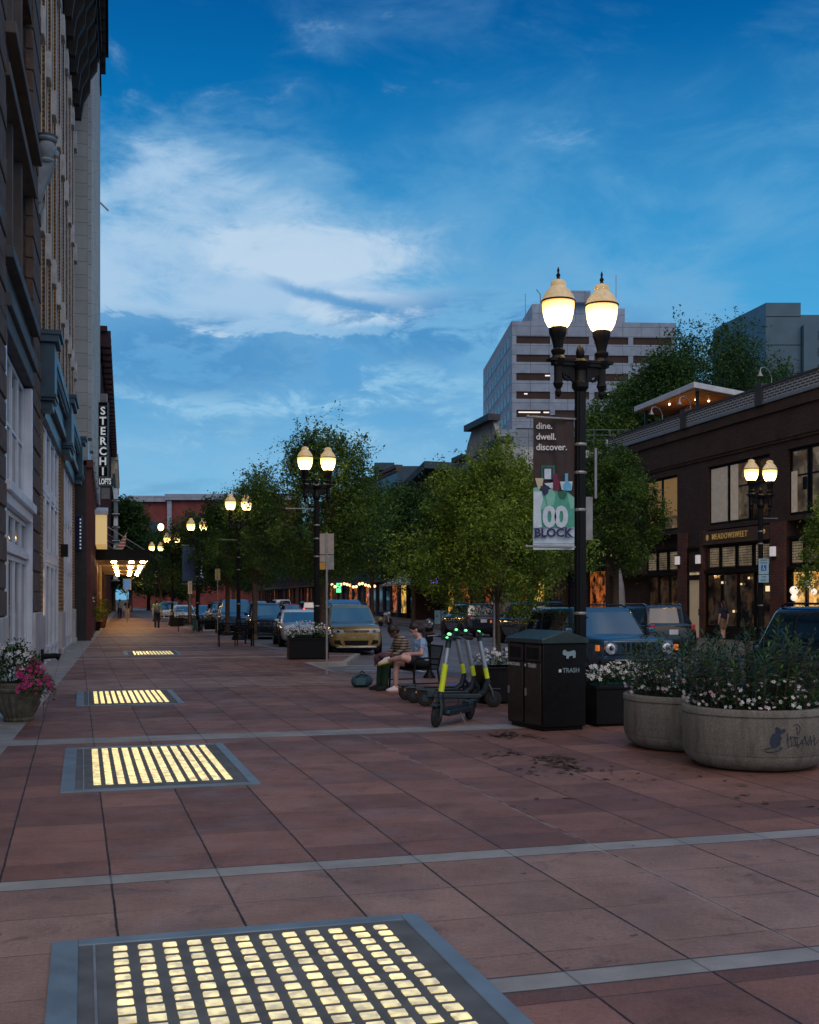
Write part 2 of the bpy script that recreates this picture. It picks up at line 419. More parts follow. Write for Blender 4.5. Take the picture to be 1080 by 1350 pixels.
def offset_poly(pts, d):
    out = []
    for i, p in enumerate(pts):
        a = Vector(pts[max(i-1, 0)][:2]); c = Vector(pts[min(i+1, len(pts)-1)][:2])
        b0 = Vector(p[:2]); t1 = (b0-a).normalized() if (b0-a).length > 0 else (c-b0).normalized(); t2 = (c-b0).normalized() if (c-b0).length > 0 else t1
        n1 = Vector((-t1.y, t1.x)); n2 = Vector((-t2.y, t2.x)); m_ = (n1+n2); k_ = m_.length; m_ = m_.normalized() if k_ > .2 else n1
        s_ = d/max(.5, m_.dot(n1))
        out.append((b0.x + m_.x*s_, b0.y + m_.y*s_))
    return out
edgeL = [(9.9-.3*-10,-10), (9.9-.3*26.6,26.6), (1.5,27.2), (.6,27.45), (-1.3,27.3), (-1.75,27.6), (-2.75,31.4), (-1.75,31.9), (-1.6,36.9), (-3.7,37.9), (-4.2,38.9), (kerbL(60),60), (kerbL(120),120), (kerbL(230),230)]
inL = offset_poly(edgeL, .16)
poly = [(-4-.25*-10,-10)] + inL + [(lwall(230)-2,230)]
mb = MB(); n = len(poly)
mb.P([(p[0],p[1],0) for p in poly] + [(p[0],p[1],-.16) for p in poly], [tuple(range(n))] + [(i,(i+1)%n,n+(i+1)%n,n+i) for i in range(n)])
struct(mb.build('pavement', M['paving']))
mb = MB()
for i in range(len(edgeL)-1):
    a, b_, c_, d_ = edgeL[i], edgeL[i+1], inL[i+1], inL[i]
    mb.P([(a[0],a[1],-.16),(b_[0],b_[1],-.16),(c_[0],c_[1],-.16),(d_[0],d_[1],-.16),(a[0],a[1],-.012),(b_[0],b_[1],-.012),(c_[0],c_[1],.004),(d_[0],d_[1],.004)],
         [(0,1,5,4),(4,5,6,7),(1,2,6,5),(3,0,4,7),(2,3,7,6)])
struct(mb.build('kerb', M['kerb']))
# far footway
mb = MB()
mb.P([(kerbR(-10)+.15,-10,.0),(kerbR(-10)+14,-10,0),(kerbR(240)+14,240,0),(kerbR(240)+.15,240,0)], [(0,1,2,3)])
struct(mb.build('pavement', mat('far_footway_concrete', (.17,.13,.115), .85, 0, .25, 1.2, .4, 40, dirt=.4)))
mb = MB()
mb.P([(kerbR(-10),-10,-.16),(kerbR(240),240,-.16),(kerbR(240)+.15,240,-.16),(kerbR(-10)+.15,-10,-.16),(kerbR(-10),-10,0),(kerbR(240),240,0),(kerbR(240)+.15,240,.004),(kerbR(-10)+.15,-10,.004)],
     [(0,4,5,1),(4,7,6,5),(3,2,6,7),(1,5,6,2),(0,3,7,4)])
struct(mb.build('kerb', M['kerb']))
# painted hatching beside the kerb extension and lane lines
mb = MB()
def strip(a, b_, w, z=ROAD_Z+.005):
    a = Vector(a); b_ = Vector(b_); t = (b_-a).normalized(); n = Vector((-t.y, t.x))*w/2
    mb.P([(a.x-n.x,a.y-n.y,z),(b_.x-n.x,b_.y-n.y,z),(b_.x+n.x,b_.y+n.y,z),(a.x+n.x,a.y+n.y,z)], [(0,1,2,3)])
strip((-1.4,27.9), (.7,28.2), .12); strip((.7,28.2), (-.9,34.0), .12)
for k in range(4):
    strip((-1.7-.02*k, 28.6+1.15*k), (.45-.36*k, 29.0+1.15*k), .12)
for k in range(6):
    strip((-.6-2.4*k+0.0, 36.5+8*k), (-2.2-2.4*k, 41.5+8*k), .1)
struct(mb.build('road_markings', mat('worn_white_road_paint', (.55,.55,.56), .7, 0, .3, 4, dirt=.7)))
mb = MB()
for k in range(16):
    a = Vector((14.0,0,0)) + PV*(14+k*9); 
    strip((a.x-2.0,a.y), (a.x-2.0+PV.x*3,a.y+PV.y*3), .1)
strip((-1.3,36.8), (-.3,36.9), .16); strip((.6,36.9),(1.2,37.0),.16)
struct(mb.build('road_markings', mat('worn_yellow_road_paint', (.5,.34,.06), .7, 0, .3, 4, dirt=.6)))
# a blue dropped flyer and small pale litter on the road and pavement
mb = MB()
mb.box((1.05,23.3,.006),(.5,.28,.006),.1)
tag(mb.build('flyer', mat('blue_printed_paper', (.04,.12,.5), .5, 0, .3, 9)), 'flat blue sheet of paper lying behind the bench', 'paper')

# ---------------------------------------------------------------- lit glass-block panels set in the pavement
M['panelframe'] = mat('bluish_steel_frame', (.17,.23,.27), .5, .3, .2, 3, .15, 30, dirt=.3)
M['panelcast'] = mat('dark_cast_panel', (.10,.105,.105), .8, .0, .25, 5, .5, 60, dirt=.3)
m, nt, b = new_mat('lit_glass_block'); e = E(nt); o = e.obj()
gq = nt.nodes.new('ShaderNodeNewGeometry'); oi = nt.nodes.new('ShaderNodeObjectInfo')
n = e.rng(e.noise(gq.outputs['Position'], 14, 2, .6), .35, .65, .45, 1.25)
n2 = e.rng(oi.outputs['Random'], 0, 1, .6, 1.15)
n3 = e.rng(gq.outputs['Random Per Island'], 0, 1, .8, 1.1)
b.inputs['Base Color'].default_value = (.6,.6,.5,1); b.inputs['Roughness'].default_value = .15
nt.links.new(e.mix(n, (1,.60,.10), (1,.80,.28)), b.inputs['Emission Color'])
nt.links.new(e.m('MULTIPLY', e.m('MULTIPLY', n, n2), e.m('MULTIPLY', n3, .92)), b.inputs['Emission Strength'])
e.bump(e.noise(gq.outputs['Position'], 60, 2), .3, .01, b)
M['block'] = m
block_me = None
def light_panel(origin, width, length, rz, label, individual):
    """origin = far left corner of the frame; x runs to the right, -y towards the viewer"""
    global block_me
    t = empty('light_panel', origin, label, 'pavement light', 'lit glass-block panels set in the pavement', rz)
    fw = .13; fr = .10
    f = MB(); z0, z1 = -.02, .014
    f.bx(0, fw, -length, 0, z0, z1); f.bx(width-fr, width, -length, 0, z0, z1)
    f.bx(fw, width-fr, -fr, 0, z0, z1); f.bx(fw, width-fr, -length, -length+fr, z0, z1)
    f.build('frame', M['panelframe'], t, bevel=.004)
    f = MB(); f.bx(fw-.01, width-fr+.01, -length+fr-.01, -fr+.01, -.02, .007)
    f.build('panel', M['panelcast'], t)
    f = MB(); f.bx(fw+.07, fw+.082, -length+fr, -fr, .006, .0105); f.build('seam_strip', M['steel'], t)
    cols, rows = 12, int((length-.45)/.112)
    x0 = fw + .20; px_ = (width - fr - fw - .36) / (cols-1) if cols > 1 else .1
    y0 = -.20
    if individual and block_me is None:
        q = MB(); q.box((0,0,.002),(.070,.060,.022)); tmp = q.build('glass_block', M['block'], t, bevel=.006); block_me = tmp.data
        bpy.data.objects.remove(tmp)
    rest = MB()
    for j in range(rows):
        for i in range(cols):
            x = x0 + i*px_; y = y0 - j*.112
            if individual and j < 8:
                ob = bpy.data.objects.new('glass_block', block_me); COL.objects.link(ob); ob.parent = t; ob.location = (x, y, .003)
                ob.rotation_euler = (0,0,random.uniform(-.05,.05)); bv = ob.modifiers.new('Bevel','BEVEL'); bv.width = .008; bv.segments = 2
            else:
                rest.box((x, y, .003), (px_*.60, .066, .022), random.uniform(-.03,.03))
    ob = rest.build('glass_blocks', M['block'], t); ob['kind'] = 'stuff'
    return t
random.seed(3)
light_panel((-1.815, 5.77, 0), 1.93, 3.2, R(16), 'large lit glass-block panel in the nearest paving, cut by the picture edge', True)
light_panel((-4.02, 13.28, 0), 1.82, 3.16, R(16), 'lit glass-block panel, second one along the paving from the nearest', False)
light_panel((-5.82*1.08, 19.9*1.08, 0), 1.75, 3.10, R(16.0), 'lit glass-block panel beside the fluted flower pot, third one along', False)
light_panel((-8.86*1.08, 35.2*1.08, 0), 1.75, 2.9, R(15.0), 'small far lit glass-block panel, the last before the walking man', False)

# ---------------------------------------------------------------- litter and fallen leaves
rs = np.random.RandomState(5)
mb = MB()
def leafbit(x, y, s, z=.004):
    a = rs.rand()*6.28; t = rs.uniform(-.5,.5); c, sn = math.cos(a), math.sin(a)
    h = s*.35*rs.rand()
    mb.P([(x-c*s, y-sn*s, z+h*.3),(x+sn*s*.45, y-c*s*.45, z+h),(x+c*s, y+sn*s, z+t*s*.3+h*.5+.004),(x-sn*s*.45, y+c*s*.45, z+h*.6)], [(0,1,2,3)])
for (px, py, n, sp) in ((668,970,70,.10),(700,972,20,.07),(735,1003,80,.11),(745,1012,40,.07),(672,993,14,.08),(650,998,8,.1),(700,1020,10,.1),(760,1022,14,.22),(860,1020,10,.4),(900,1040,8,.5),(980,1045,8,.6)):
    c = gp(px, py)
    for k in range(n):
        leafbit(c.x + rs.randn()*sp*1.1, c.y + rs.randn()*sp*1.6, rs.uniform(.025,.07))
for k in range(140):
    p = gp(rs.uniform(420,1080), rs.uniform(900,1150)); leafbit(p.x, p.y, rs.uniform(.006,.016))
tag(mb.build('leaf_litter', leaf_mat('dry_fallen_leaf', (.02,.012,.008), (.13,.09,.055), .8, .1)), 'dry brown leaves scattered on the paving near the bins', 'leaves', kind='stuff')
M['glasswarm'] = room_mat('warm_lit_shop_window', (1,.7,.4), .5, .05, 1.2)
M['darkquoin'] = mat('sooty_quoin_block', (.10,.068,.055), .9, 0, .4, 3, .7, 14, dirt=.4)
# ---------------------------------------------------------------- buildings, left side
# local frame: x runs along the street (away), -y is towards the street for the left row, z up
def U(D): return D / .9701
def window(parent, u0, u1, z0, z1, y, frame, glass, nx=1, nz=1, fw=.09, depth=.10, sg=-1, bars=None):
    """glazed window lying in a wall recess; sg=-1: street on -y"""
    f = MB()
    yy0, yy1 = (y, y + depth) if sg < 0 else (y - depth, y)
    f.bx(u0, u0+fw, yy0, yy1, z0, z1); f.bx(u1-fw, u1, yy0, yy1, z0, z1)
    f.bx(u0+fw, u1-fw, yy0, yy1, z0, z0+fw); f.bx(u0+fw, u1-fw, yy0, yy1, z1-fw, z1)
    iw = (u1-u0-2*fw); ih = (z1-z0-2*fw)
    for k in range(1, nx):
        x = u0+fw+iw*k/nx; f.bx(x-fw*.35, x+fw*.35, yy0+.01, yy1-.01, z0+fw, z1-fw)
    zs = bars if bars else [z0+fw+ih*k/nz for k in range(1, nz)]
    for z in zs: f.bx(u0+fw, u1-fw, yy0+.018, yy1-.018, z-fw*.35, z+fw*.35)
    o = f.build('window', frame, parent)
    g = MB(); ym = (yy0+yy1)/2; g.bx(u0+fw*.5, u1-fw*.5, ym-.008, ym+.008, z0+fw*.5, z1-fw*.5)
    g.build('pane', glass, o)
    return o

LO = (-2.05, 0, 0)
# ---- building 1: soot-dark quoined masonry with white framed windows
t = empty('brick_building', LO, 'dark sooty brick building with tall white framed windows at the picture edge', 'building', rz=BROT)
uA, uB = U(9.5), U(27.3)
bays = [(U(11.0), U(17.3)), (U(19.35), U(25.1))]
w = MB()
w.bx(uA, uB, 0.40, 12, 0, 17)                                   # body behind the window plane
wall_o = w.build('wall', M['brown'], t)
# piers with projecting quoin blocks
for (a, c) in ((uA, bays[0][0]), (bays[0][1], bays[1][0]), (bays[1][1], uB)):
    p = MB(); p.bx(a, c, 0.0, .40, 1.45, 17)
    k = 0; z = 1.45
    while z < 17:
        h = .46
        d = .035 if k % 2 == 0 else .02
        p.bx(a-.0 if a == uA else a-.03, c+.03 if c != uB else c, -d, .15, z+.02, z+h-.03)
        z += h; k += 1
    p.build('pier', M['darkquoin'], t, bevel=.012, seg=1)
    p = MB(); p.bx(a-.04, c+.04 if c != uB else c, -.07, .42, 0, 1.45); p.bx(a-.06, c+.06 if c != uB else c, -.10, .42, 0, .22)
    p.build('plinth', M['stone'], t, bevel=.02)
for bi, (a, c) in enumerate(bays):
    # shop window with transom, first floor window, upper windows
    s = MB()
    s.bx(a, c, -.02, .30, 3.42, 3.62); s.bx(a, c, -.10, .32, 3.62, 3.80); s.bx(a, c, .04, .30, 2.60, 2.72)
    s.bx(a, a+.26, -.015, .36, 0, 6.35); s.bx(c-.26, c, -.015, .36, 0, 6.35)
    s.bx(a, c, .02, .34, 0, .40)
    s.build('shopfront_frame', M['whiteframe'], t, bevel=.01)
    L_ = MB(); L_.bx(a, c, -.04, .40, 6.40, 6.75); L_.bx(a, c, -.12, .40, 6.75, 7.0); L_.bx(a, c, .02, .40, 7.0, 7.55); L_.bx(a-.1, c+.1, -.16, .40, 7.55, 7.75)
    L_.build('lintel', mat('dark_blue_stone_lintel', (.06,.075,.09), .7, 0, .3, 2, .3, 18, dirt=.4), t, bevel=.015)
    L_ = MB(); L_.bx(a-.12, c+.12, -.10, .40, 10.62, 10.85); L_.bx(a, c, .0, .40, 10.85, 11.35); L_.bx(a-.12, c+.12, -.2, .40, 11.35, 11.55)
    L_.build('lintel', M['darkstone'], t, bevel=.015)
    n = 4
    for k in range(n):
        x0 = a+.26 + (c-a-.52)*k/n; x1 = a+.26 + (c-a-.52)*(k+1)/n
        window(t, x0+.02, x1-.02, .42, 2.58, .10, M['whiteframe'], M['glass'], 1, 1)
        window(t, x0+.02, x1-.02, 2.74, 3.40, .10, M['whiteframe'], M['glass'], 1, 1)
        window(t, x0+.02, x1-.02, 3.82, 6.36, .16, M['whiteframe'], M['glass'], 1, 2)
    for k in range(3):
        x0 = a + (c-a)*k/3; x1 = a + (c-a)*(k+1)/3
        window(t, x0+.12, x1-.12, 7.78, 10.58, .22, M['whiteframe'], M['glass'], 1, 2)
        window(t, x0+.12, x1-.12, 11.58, 14.4, .22, M['whiteframe'], M['glass'], 1, 2)
        if k:
            p = MB(); p.bx(x0-.12, x0+.12, .05, .40, 7.78, 10.6); p.bx(x0-.12, x0+.12, .05, .40, 11.58, 14.4); p.build('mullion_pier', M['darkstone'], t)
    L_ = MB(); L_.bx(a, c, 0, .40, 14.42, 17); L_.build('spandrel', M['brown'], t)
# carved bracket capital on the last pier
c = MB(); cu = U(26.6)
c.lathe([(.0,0),(.17,0),(.20,.05),(.18,.09),(.14,.12),(.21,.25),(.23,.36),(.18,.48),(.14,.54)], 14, (cu, -.20, 11.95))
c.lathe([(.22,0),(.25,.04),(.22,.09),(.27,.13),(.0,.15)], 14, (cu, -.20, 12.46))
c.prismx([(-.38,11.95),(-.02,11.95),(.0,11.0),(-.08,11.0),(-.16,11.35),(-.32,11.7)], cu-.13, cu+.13)
c.prismx([(-.16,11.0),(0,11.0),(0,10.75),(-.06,10.75)], cu-.09, cu+.09)
c.ball((cu, -.42, 12.2), (.07,.07,.10), 10, 6)
c.build('carved_bracket', mat('pale_blue_limestone', (.22,.27,.32), .8, 0, .25, 4, .4, 30, dirt=.4), t, smooth=40)
# small black wall spigot at pier foot
c = MB(); c.box((U(26.3), -.13, .42), (.30,.05,.34)); c.tube([(U(26.3),-.12,.42),(U(26.3),-.42,.44),(U(26.3),-.52,.40)], [.07,.06,.09], 10)
c.build('standpipe', M['iron'], t)

# ---- building 2: tan brick with pale ribs and blue cornice boxes
t = empty('brick_building', (LO[0]+BV.x*uB, LO[1]+BV.y*uB, 0), 'tall tan brick building with pale vertical ribs and dark scrolled cornice', 'building', rz=BROT)
L2 = U(46.3) - uB
w = MB(); w.bx(0.02, L2, .35, 14, 0, 24.5); w.build('wall', M['tan'], t)
npier = 8
for k in range(npier+1):
    x = .35 + (L2-.7)*k/npier
    p = MB(); p.bx(x-.42, x+.42, .02, .35, 8.3, 22.2); p.build('pier', M['tan'], t)
    p = MB()
    for sx in (-.42, .42): p.bx(x+sx-.055, x+sx+.045, .004, .036, 8.35, 22.2)
    for z in (10.95, 15.7, 20.2):
        p.bx(x-.30, x+.30, -.10, .02, z-.34, z+.34)
    p.build('rib', mat('pale_terracotta', (.48,.48,.48), .8, 0, .25, 3, .4, 30, dirt=.4), t, bevel=.01, seg=1)
for k in range(npier):
    x0 = .35 + (L2-.7)*k/npier + .5; x1 = .35 + (L2-.7)*(k+1)/npier - .5
    for z in (8.6, 11.9, 15.2, 18.5):
        window(t, x0, x1, z, z+2.5, .24, M['bluepaint'], M['glass'], 1, 2, .07, .08)
# ground floor piers and blue cornice
pr = [(0.0, 1.15), (U(36.4)-uB-.5, U(37.8)-uB+.2), (U(45.2)-uB, L2-.02)]
for (a, c) in pr:
    p = MB(); p.bx(a+.02, c, 0.0, .36, 1.35, 6.6); p.build('pier', M['tan'], t)
    p = MB(); p.bx(a+.0, c+.03, -.06, .40, 0, 1.35); p.bx(a, c+.05, -.10, .40, 0, .2); p.build('plinth', M['stone'], t, bevel=.02)
    p = MB(); p.bx(a+.1, c-.1, -.34, .1, 6.55, 7.95); p.bx(a, c, -.44, .1, 7.95, 8.12); p.bx(a-.03, c+.03, -.5, .1, 8.12, 8.24); p.bx(a+.04, c-.04, -.38, .1, 6.62, 6.72); p.bx(a+.2, c-.2, -.28, .1, 6.35, 6.55)
    p.build('cornice_box', M['bluepaint'], t, bevel=.012)
for i in range(2):
    a = pr[i][1]; c = pr[i+1][0]
    p = MB(); p.bx(a, c, -.30, .34, 7.75, 8.05); p.bx(a, c, -.22, .34, 7.45, 7.75); p.bx(a, c, -.12, .34, 6.95, 7.45); p.bx(a, c, -.2, .34, 6.75, 6.95); p.bx(a, c, -.05, .34, 6.3, 6.75)
    nn = int((c-a)/.32)
    for k in range(nn): p.bx(a+.1+k*.32, a+.22+k*.32, -.27, -.20, 7.5, 7.75)
    p.build('cornice', M['bluepaint'], t, bevel=.01, seg=1)
    # white shopfront with door
    p = MB()
    nb = 4
    for k in range(nb+1):
        x = a + .12 + (c-a-.24)*k/nb; p.bx(x-.11, x+.11, .05, .34, 0, 6.3)
    p.bx(a, c, .055, .34, 2.75, 3.0); p.bx(a, c, .06, .34, 4.55, 4.75)
    p.build('shopfront_frame', M['whiteframe'], t, bevel=.01, seg=1)
    for k in range(nb):
        x0 = a+.24 + (c-a-.24)*k/nb; x1 = a + (c-a-.24)*(k+1)/nb
        window(t, x0, x1, .35 if k else .05, 2.74, .07, M['whiteframe'], M['glasswarm'] if k == 0 else M['glass'], 1, 1)
        window(t, x0, x1, 3.02, 4.53, .07, M['whiteframe'], M['glass'], 1, 1)
        window(t, x0, x1, 4.77, 6.28, .07, M['whiteframe'], M['glass'], 1, 1)
p = MB(); p.bx(pr[1][0]+.2, pr[1][0]+.5, -.22, 0, 3.1, 3.5); p.build('wall_box', M['iron'], t)
# crowning cornice with scroll brackets
p = MB(); p.bx(-.3, L2+.25, -.25, .4, 22.2, 22.9); p.bx(-.3, L2+.45, -.95, .4, 23.9, 24.3); p.bx(-.3, L2+.5, -1.05, .4, 24.3, 24.6); p.bx(-.3, L2+.3, -.5, .4, 22.9, 23.3)
nn = 15
for k in range(nn):
    x = .2 + (L2-.2)*k/(nn-1)
    p.prismx([(-.25,21.3),(-.35,22.0),(-.6,22.5),(-.62,23.0),(-.88,23.4),(-.92,23.9),(0,23.9),(0,21.3)], x-.16, x+.16)
p.build('crown_cornice', mat('blackened_cornice', (.018,.016,.017), .8, 0, .4, 2, .3, 18), t)

# ---- building 3: pale glazed tile tower, projecting a little
O3 = Vector((-13.55, 47.9, 0)); d3 = (Vector((-23.0, 84.0, 0)) - O3); L3 = d3.length; r3 = math.atan2(d3.y, d3.x)
t = empty('tile_tower', O3, 'very tall pale blue tiled tower with flat pilasters', 'building', rz=r3)
w = MB(); w.bx(0, L3, 0, 16, 7.6, 42.0); w.build('wall', M['tile'], t)
p = MB()
for k in range(9):
    x = .9 + (L3-1.8)*k/8; p.bx(x-.55, x+.55, -.16, .02, 8.6, 41)
p.build('pilaster', M['tile'], t)
p = MB(); p.bx(-.2, L3+.2, -.25, .02, 39.0, 39.4); p.bx(-.2, L3+.4, -.55, .05, 41.5, 42.0); p.bx(-.2, L3+.4, -.75, .2, 42.0, 42.5); p.bx(-.2, L3+.3, -.3, .1, 41.0, 41.5)
for k in range(24): x = .3 + (L3-.3)*k/23; p.bx(x-.12, x+.12, -.55, .0, 40.6, 41.5)
p.bx(-.25, -.0, -.75, 16, 41.5, 42.5)
p.build('crown_cornice', M['blackmatte'], t)
for k in range(8):
    x0 = .9 + (L3-1.8)*k/8 + .8; x1 = .9 + (L3-1.8)*(k+1)/8 - .8
    for z in range(9): window(t, x0, x1, 9.2+3.4*z, 11.4+3.4*z, -.03, M['bluepaint'], M['glassblue'], 2, 1, .08, .07)
# its dark ground floor
p = MB(); p.bx(-.0, L3, .05, 15, 0, 7.4); p.build('ground_storey', mat('black_granite', (.022,.018,.02), .35, 0, .3, 3, dirt=.2), t)
p = MB()
for k in range(12):
    x = .25 + (L3-.5)*k/11; p.bx(x-.14, x+.14, -.14, .05, 0, 7.3)
p.bx(-.05, L3, -.22, .05, 7.3, 7.62)
p.build('shopfront_pilaster', mat('oxblood_pilaster', (.10,.022,.022), .5, 0, .25, 3), t)
for k in range(5):
    x0 = .6 + k*3.3; window(t, x0, x0+2.6, .4, 3.0, -.06, M['black'], M['glasswarm'], 2, 1, .08, .07)
# slanted lit sign board above the canopy
p = MB(); p.prismy([(11.5,4.6),(19.5,4.6),(19.5,6.9),(11.5,6.1)], -.7, -.16); o_ = p.build('lit_fascia', emat('lit_cream_fascia', (1,.66,.22), .4, (.6,.55,.4)), t)
p = MB(); p.prismy([(11.4,6.12),(19.6,6.94),(19.6,7.15),(11.4,6.33)], -.78, -.1); p.bx(19.5,19.7,-.72,-.1,4.5,6.9); p.build('fascia_frame', M['white'], t)
# flag pole out of the tower wall high up
p = MB(); p.tube([(L3-.6,0,31.0),(L3-.3,-.75,30.4)], .07, 6); p.build('wall_bracket', M['steel'], t)

# ---- dark maroon loft building
O4u = U(84.2)
t = empty('loft_building', (LO[0]+BV.x*O4u, BV.y*O4u, 0), 'dark maroon brick loft building with a jagged corbelled cornice', 'building', rz=BROT)
L4 = U(150) - O4u
w = MB(); w.bx(0, L4, 0, 16, 0, 21.4); w.build('wall', M['fardark'], t)
p = MB()
for k in range(14):
    x = .5 + (L4-1)*k/13; p.bx(x-.5, x+.5, -.2, .02, 0, 20.3)
p.build('pilaster', M['fardark'], t)
p = MB(); p.bx(-.1, L4, -.3, .02, 20.5, 21.2)
for k in range(28): x = .6 + (L4-1)*k/27; p.box((x,-.5,21.1),(.9,.9,1.2))
p.bx(-.1, L4, -.7, .3, 21.6, 22.0)
p.build('corbelled_cornice', mat('dark_plum_cornice', (.035,.015,.025), .8, 0, .3, 1), t)
for k in range(13):
    x0 = .5 + (L4-1)*k/13 + .9
    for z in range(5): window(t, x0, x0+3.0, 4.6+3.2*z, 6.6+3.2*z, -.02, M['white'], M['glass'], 1, 2, .12, .08)
p = MB()
for z in range(7): p.box((L4*.8, -.9, 4.0+1.6*z), (1.4,.9,.10)); p.box((L4*.8+ (1 if z%2 else -1)*.5, -.9, 4.8+1.6*z), (2.2,.5,.08), ry=(.7 if z%2 else -.7))
p.build('fire_escape', M['white'], t)
# ---- small far building with a bracketed cornice
O5u = U(150.5)
t = empty('corner_building', (LO[0]+BV.x*O5u, BV.y*O5u, 0), 'small far building with a pale bracketed cornice past the loft sign', 'building', rz=BROT)
w = MB(); w.bx(0, 40, 0, 14, 0, 20); w.build('wall', M['fardark'], t)
p = MB(); p.bx(0,40,-1.1,.1,20.2,21.0); p.bx(0,40,-.7,.1,18.4,20.2); p.bx(0,40,-.35,.1,16.6,18.4)
for k in range(20): p.bx(.3+2*k,.9+2*k,-1.0,-.3,19.0,20.2)
p.build('cornice', M['cream'], t)

# ---- projecting vertical sign with letters
def text_mesh(body, size, mats, name, parent, loc, rot, ext=.01, bold=0.0, align='CENTER', sx=1.0, space=1.0):
    cu = bpy.data.curves.new('txt', 'FONT'); cu.body = body; cu.size = size; cu.extrude = ext; cu.offset = bold; cu.align_x = align; cu.align_y = 'CENTER'
    cu.space_character = space; cu.resolution_u = 3
    tmp = bpy.data.objects.new('txt', cu); COL.objects.link(tmp)
    bpy.context.view_layer.update()
    me = bpy.data.meshes.new_from_object(tmp.evaluated_get(bpy.context.evaluated_depsgraph_get()))
    bpy.data.objects.remove(tmp); bpy.data.curves.remove(cu)
    me.name = name; me.materials.clear(); me.materials.append(mats)
    o = bpy.data.objects.new(name, me); COL.objects.link(o); o.parent = parent; o.location = loc; o.rotation_euler = rot; o.scale = (sx, 1, 1)
    return o
M['signwhite'] = emat('pale_sign_letter', (.75,.85,.9), .28, (.7,.75,.78))
Ds = 74.0
t = empty('blade_sign', (xp(129.3, Ds), Ds, 0), 'tall black vertical sign with white letters above a smaller plate', 'sign', rz=0)
wS = (141.5-128.3)/F*Ds; zt = zp(530, Ds); zb = zp(629, Ds)
p = MB(); p.bx(0, wS, 0, .3, zb, zt); p.build('sign_box', M['black'], t, bevel=.02)
p = MB(); 
for x in (0.0, wS-.04): p.bx(x, x+.05, -.03, -.001, zb, zt)
for k in range(8):
    z = zb + (zt-zb)*k/7.0*0.94; p.bx(.05, wS-.04, -.025, -.001, z, z+.04)
p.build('trim', M['steel'], t)
for k, ch in enumerate('STERCHI'):
    z = zb + (zt-zb)*.94*(6.5-k)/7.0
    text_mesh(ch, .70, M['signwhite'], 'letter', t, (wS/2, -.04, z+.02), (R(90),0,0), .02, .016)
p = MB(); p.bx(.1, wS-.1, 0.02, .28, zt+.0, zt+.55); p.build('cap_box', M['steel'], t)
z1, z0 = zp(629.5, Ds), zp(641, Ds)
p = MB(); p.bx(-.12, (147-128.3)/F*Ds, -.04, .34, z0, z1); o_ = p.build('lower_plate', M['black'], t, bevel=.02)
p = MB(); X1 = (147-128.3)/F*Ds
p.bx(-.12, X1, -.06, -.045, z1-.05, z1); p.bx(-.12, X1, -.06, -.045, z0, z0+.05); p.build('trim', M['steel'], t)
text_mesh('LOFTS', .52, M['signwhite'], 'letter', t, ((X1-.12)/2+.07, -.07, (z0+z1)/2), (R(90),0,0), .01, .016, sx=.54)
p = MB(); p.box((.45,.15,z0-.45),(.5,.2,.7)); p.build('lower_box', M['steel'], t)
p = MB()
for z in (zb+.6, zb+3, zt-.8): p.bx(-.3, 0.0, .1, .16, z, z+.06)
p.build('bracket', M['steel'], t)

# ---- dark blue blade sign and lit canopy
Dq = 48.5
t = empty('blade_sign', (xp(100.5, Dq), Dq-1.0, 0), 'dark blue blade sign with small vertical white lettering over the pot', 'sign')
p = MB(); p.bx(0, .54, 0, .12, zp(727, Dq), zp(682, Dq)); p.build('sign_box', M['navy'], t, bevel=.015)
p = MB(); p.bx(-.5,.0,.04,.08,zp(700,Dq),zp(700,Dq)+.05); p.bx(-.5,0,.04,.08,zp(722,Dq),zp(722,Dq)+.05); p.build('bracket', M['black'], t)
p = MB()
for k in range(9): p.bx(.44, .50, -.012, -.002, zp(684,Dq)-.06-.15*k-.07, zp(684,Dq)-.06-.15*k)
p.build('lettering', M['signwhite'], t)

u0c, u1c = U(64.0), U(106)
t = empty('hotel_canopy', (LO[0]+BV.x*u0c, BV.y*u0c, 0), 'black edged hotel canopy over the footway with glowing yellow ceiling lights', 'canopy', rz=BROT)
Lc = u1c-u0c
zc = zp(738.5, 64)
p = MB(); fw = 3.35; 
p.bx(0, Lc, -fw, -fw+.12, zc, zc+.55); p.bx(0, .12, -fw+.12, 0, zc, zc+.55); p.bx(Lc-.12, Lc, -fw+.12, 0, zc, zc+.55); p.bx(.12, Lc-.12, -fw+.12, 0, zc+.38, zc+.5)
p.bx(-.06, Lc+.06, -fw-.06, 0, zc+.55, zc+.62)
p.build('canopy_frame', M['black'], t)
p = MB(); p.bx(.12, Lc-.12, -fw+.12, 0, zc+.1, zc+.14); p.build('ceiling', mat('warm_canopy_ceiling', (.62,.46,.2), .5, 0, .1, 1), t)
M['bulb'] = emat('canopy_bulb', (1,.60,.24), 150)
M['bulbsmall'] = emat('soffit_bulb', (1,.62,.3), 16)
for i in range(4):
    for j in range(3):
        b_ = MB(); b_.ball((2.0+i*12.5, (-1.35,-2.35,-3.0)[j], zc-.02), (.17,.17,.06), 10, 6); b_.build('ceiling_light', M['bulb'], t)
for x in (1, 10, 20, 30, 40):
    p = MB(); p.tube([(x,-fw+.2,zc+.6),(x,0,zc+2.6)], .025, 5); p.build('tie_rod', M['steel'], t)
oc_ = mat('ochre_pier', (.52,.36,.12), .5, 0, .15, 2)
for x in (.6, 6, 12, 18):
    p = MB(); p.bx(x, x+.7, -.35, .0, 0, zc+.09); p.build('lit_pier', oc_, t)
p = MB(); p.bx(1.4,5.8,-.08,-.02,.3,2.6); p.bx(7,11.7,-.08,-.02,.3,2.6); p.bx(13,17.7,-.08,-.02,.3,2.6); p.build('shop_window', room_mat('lobby_glow', (1,.7,.3), .6), t)
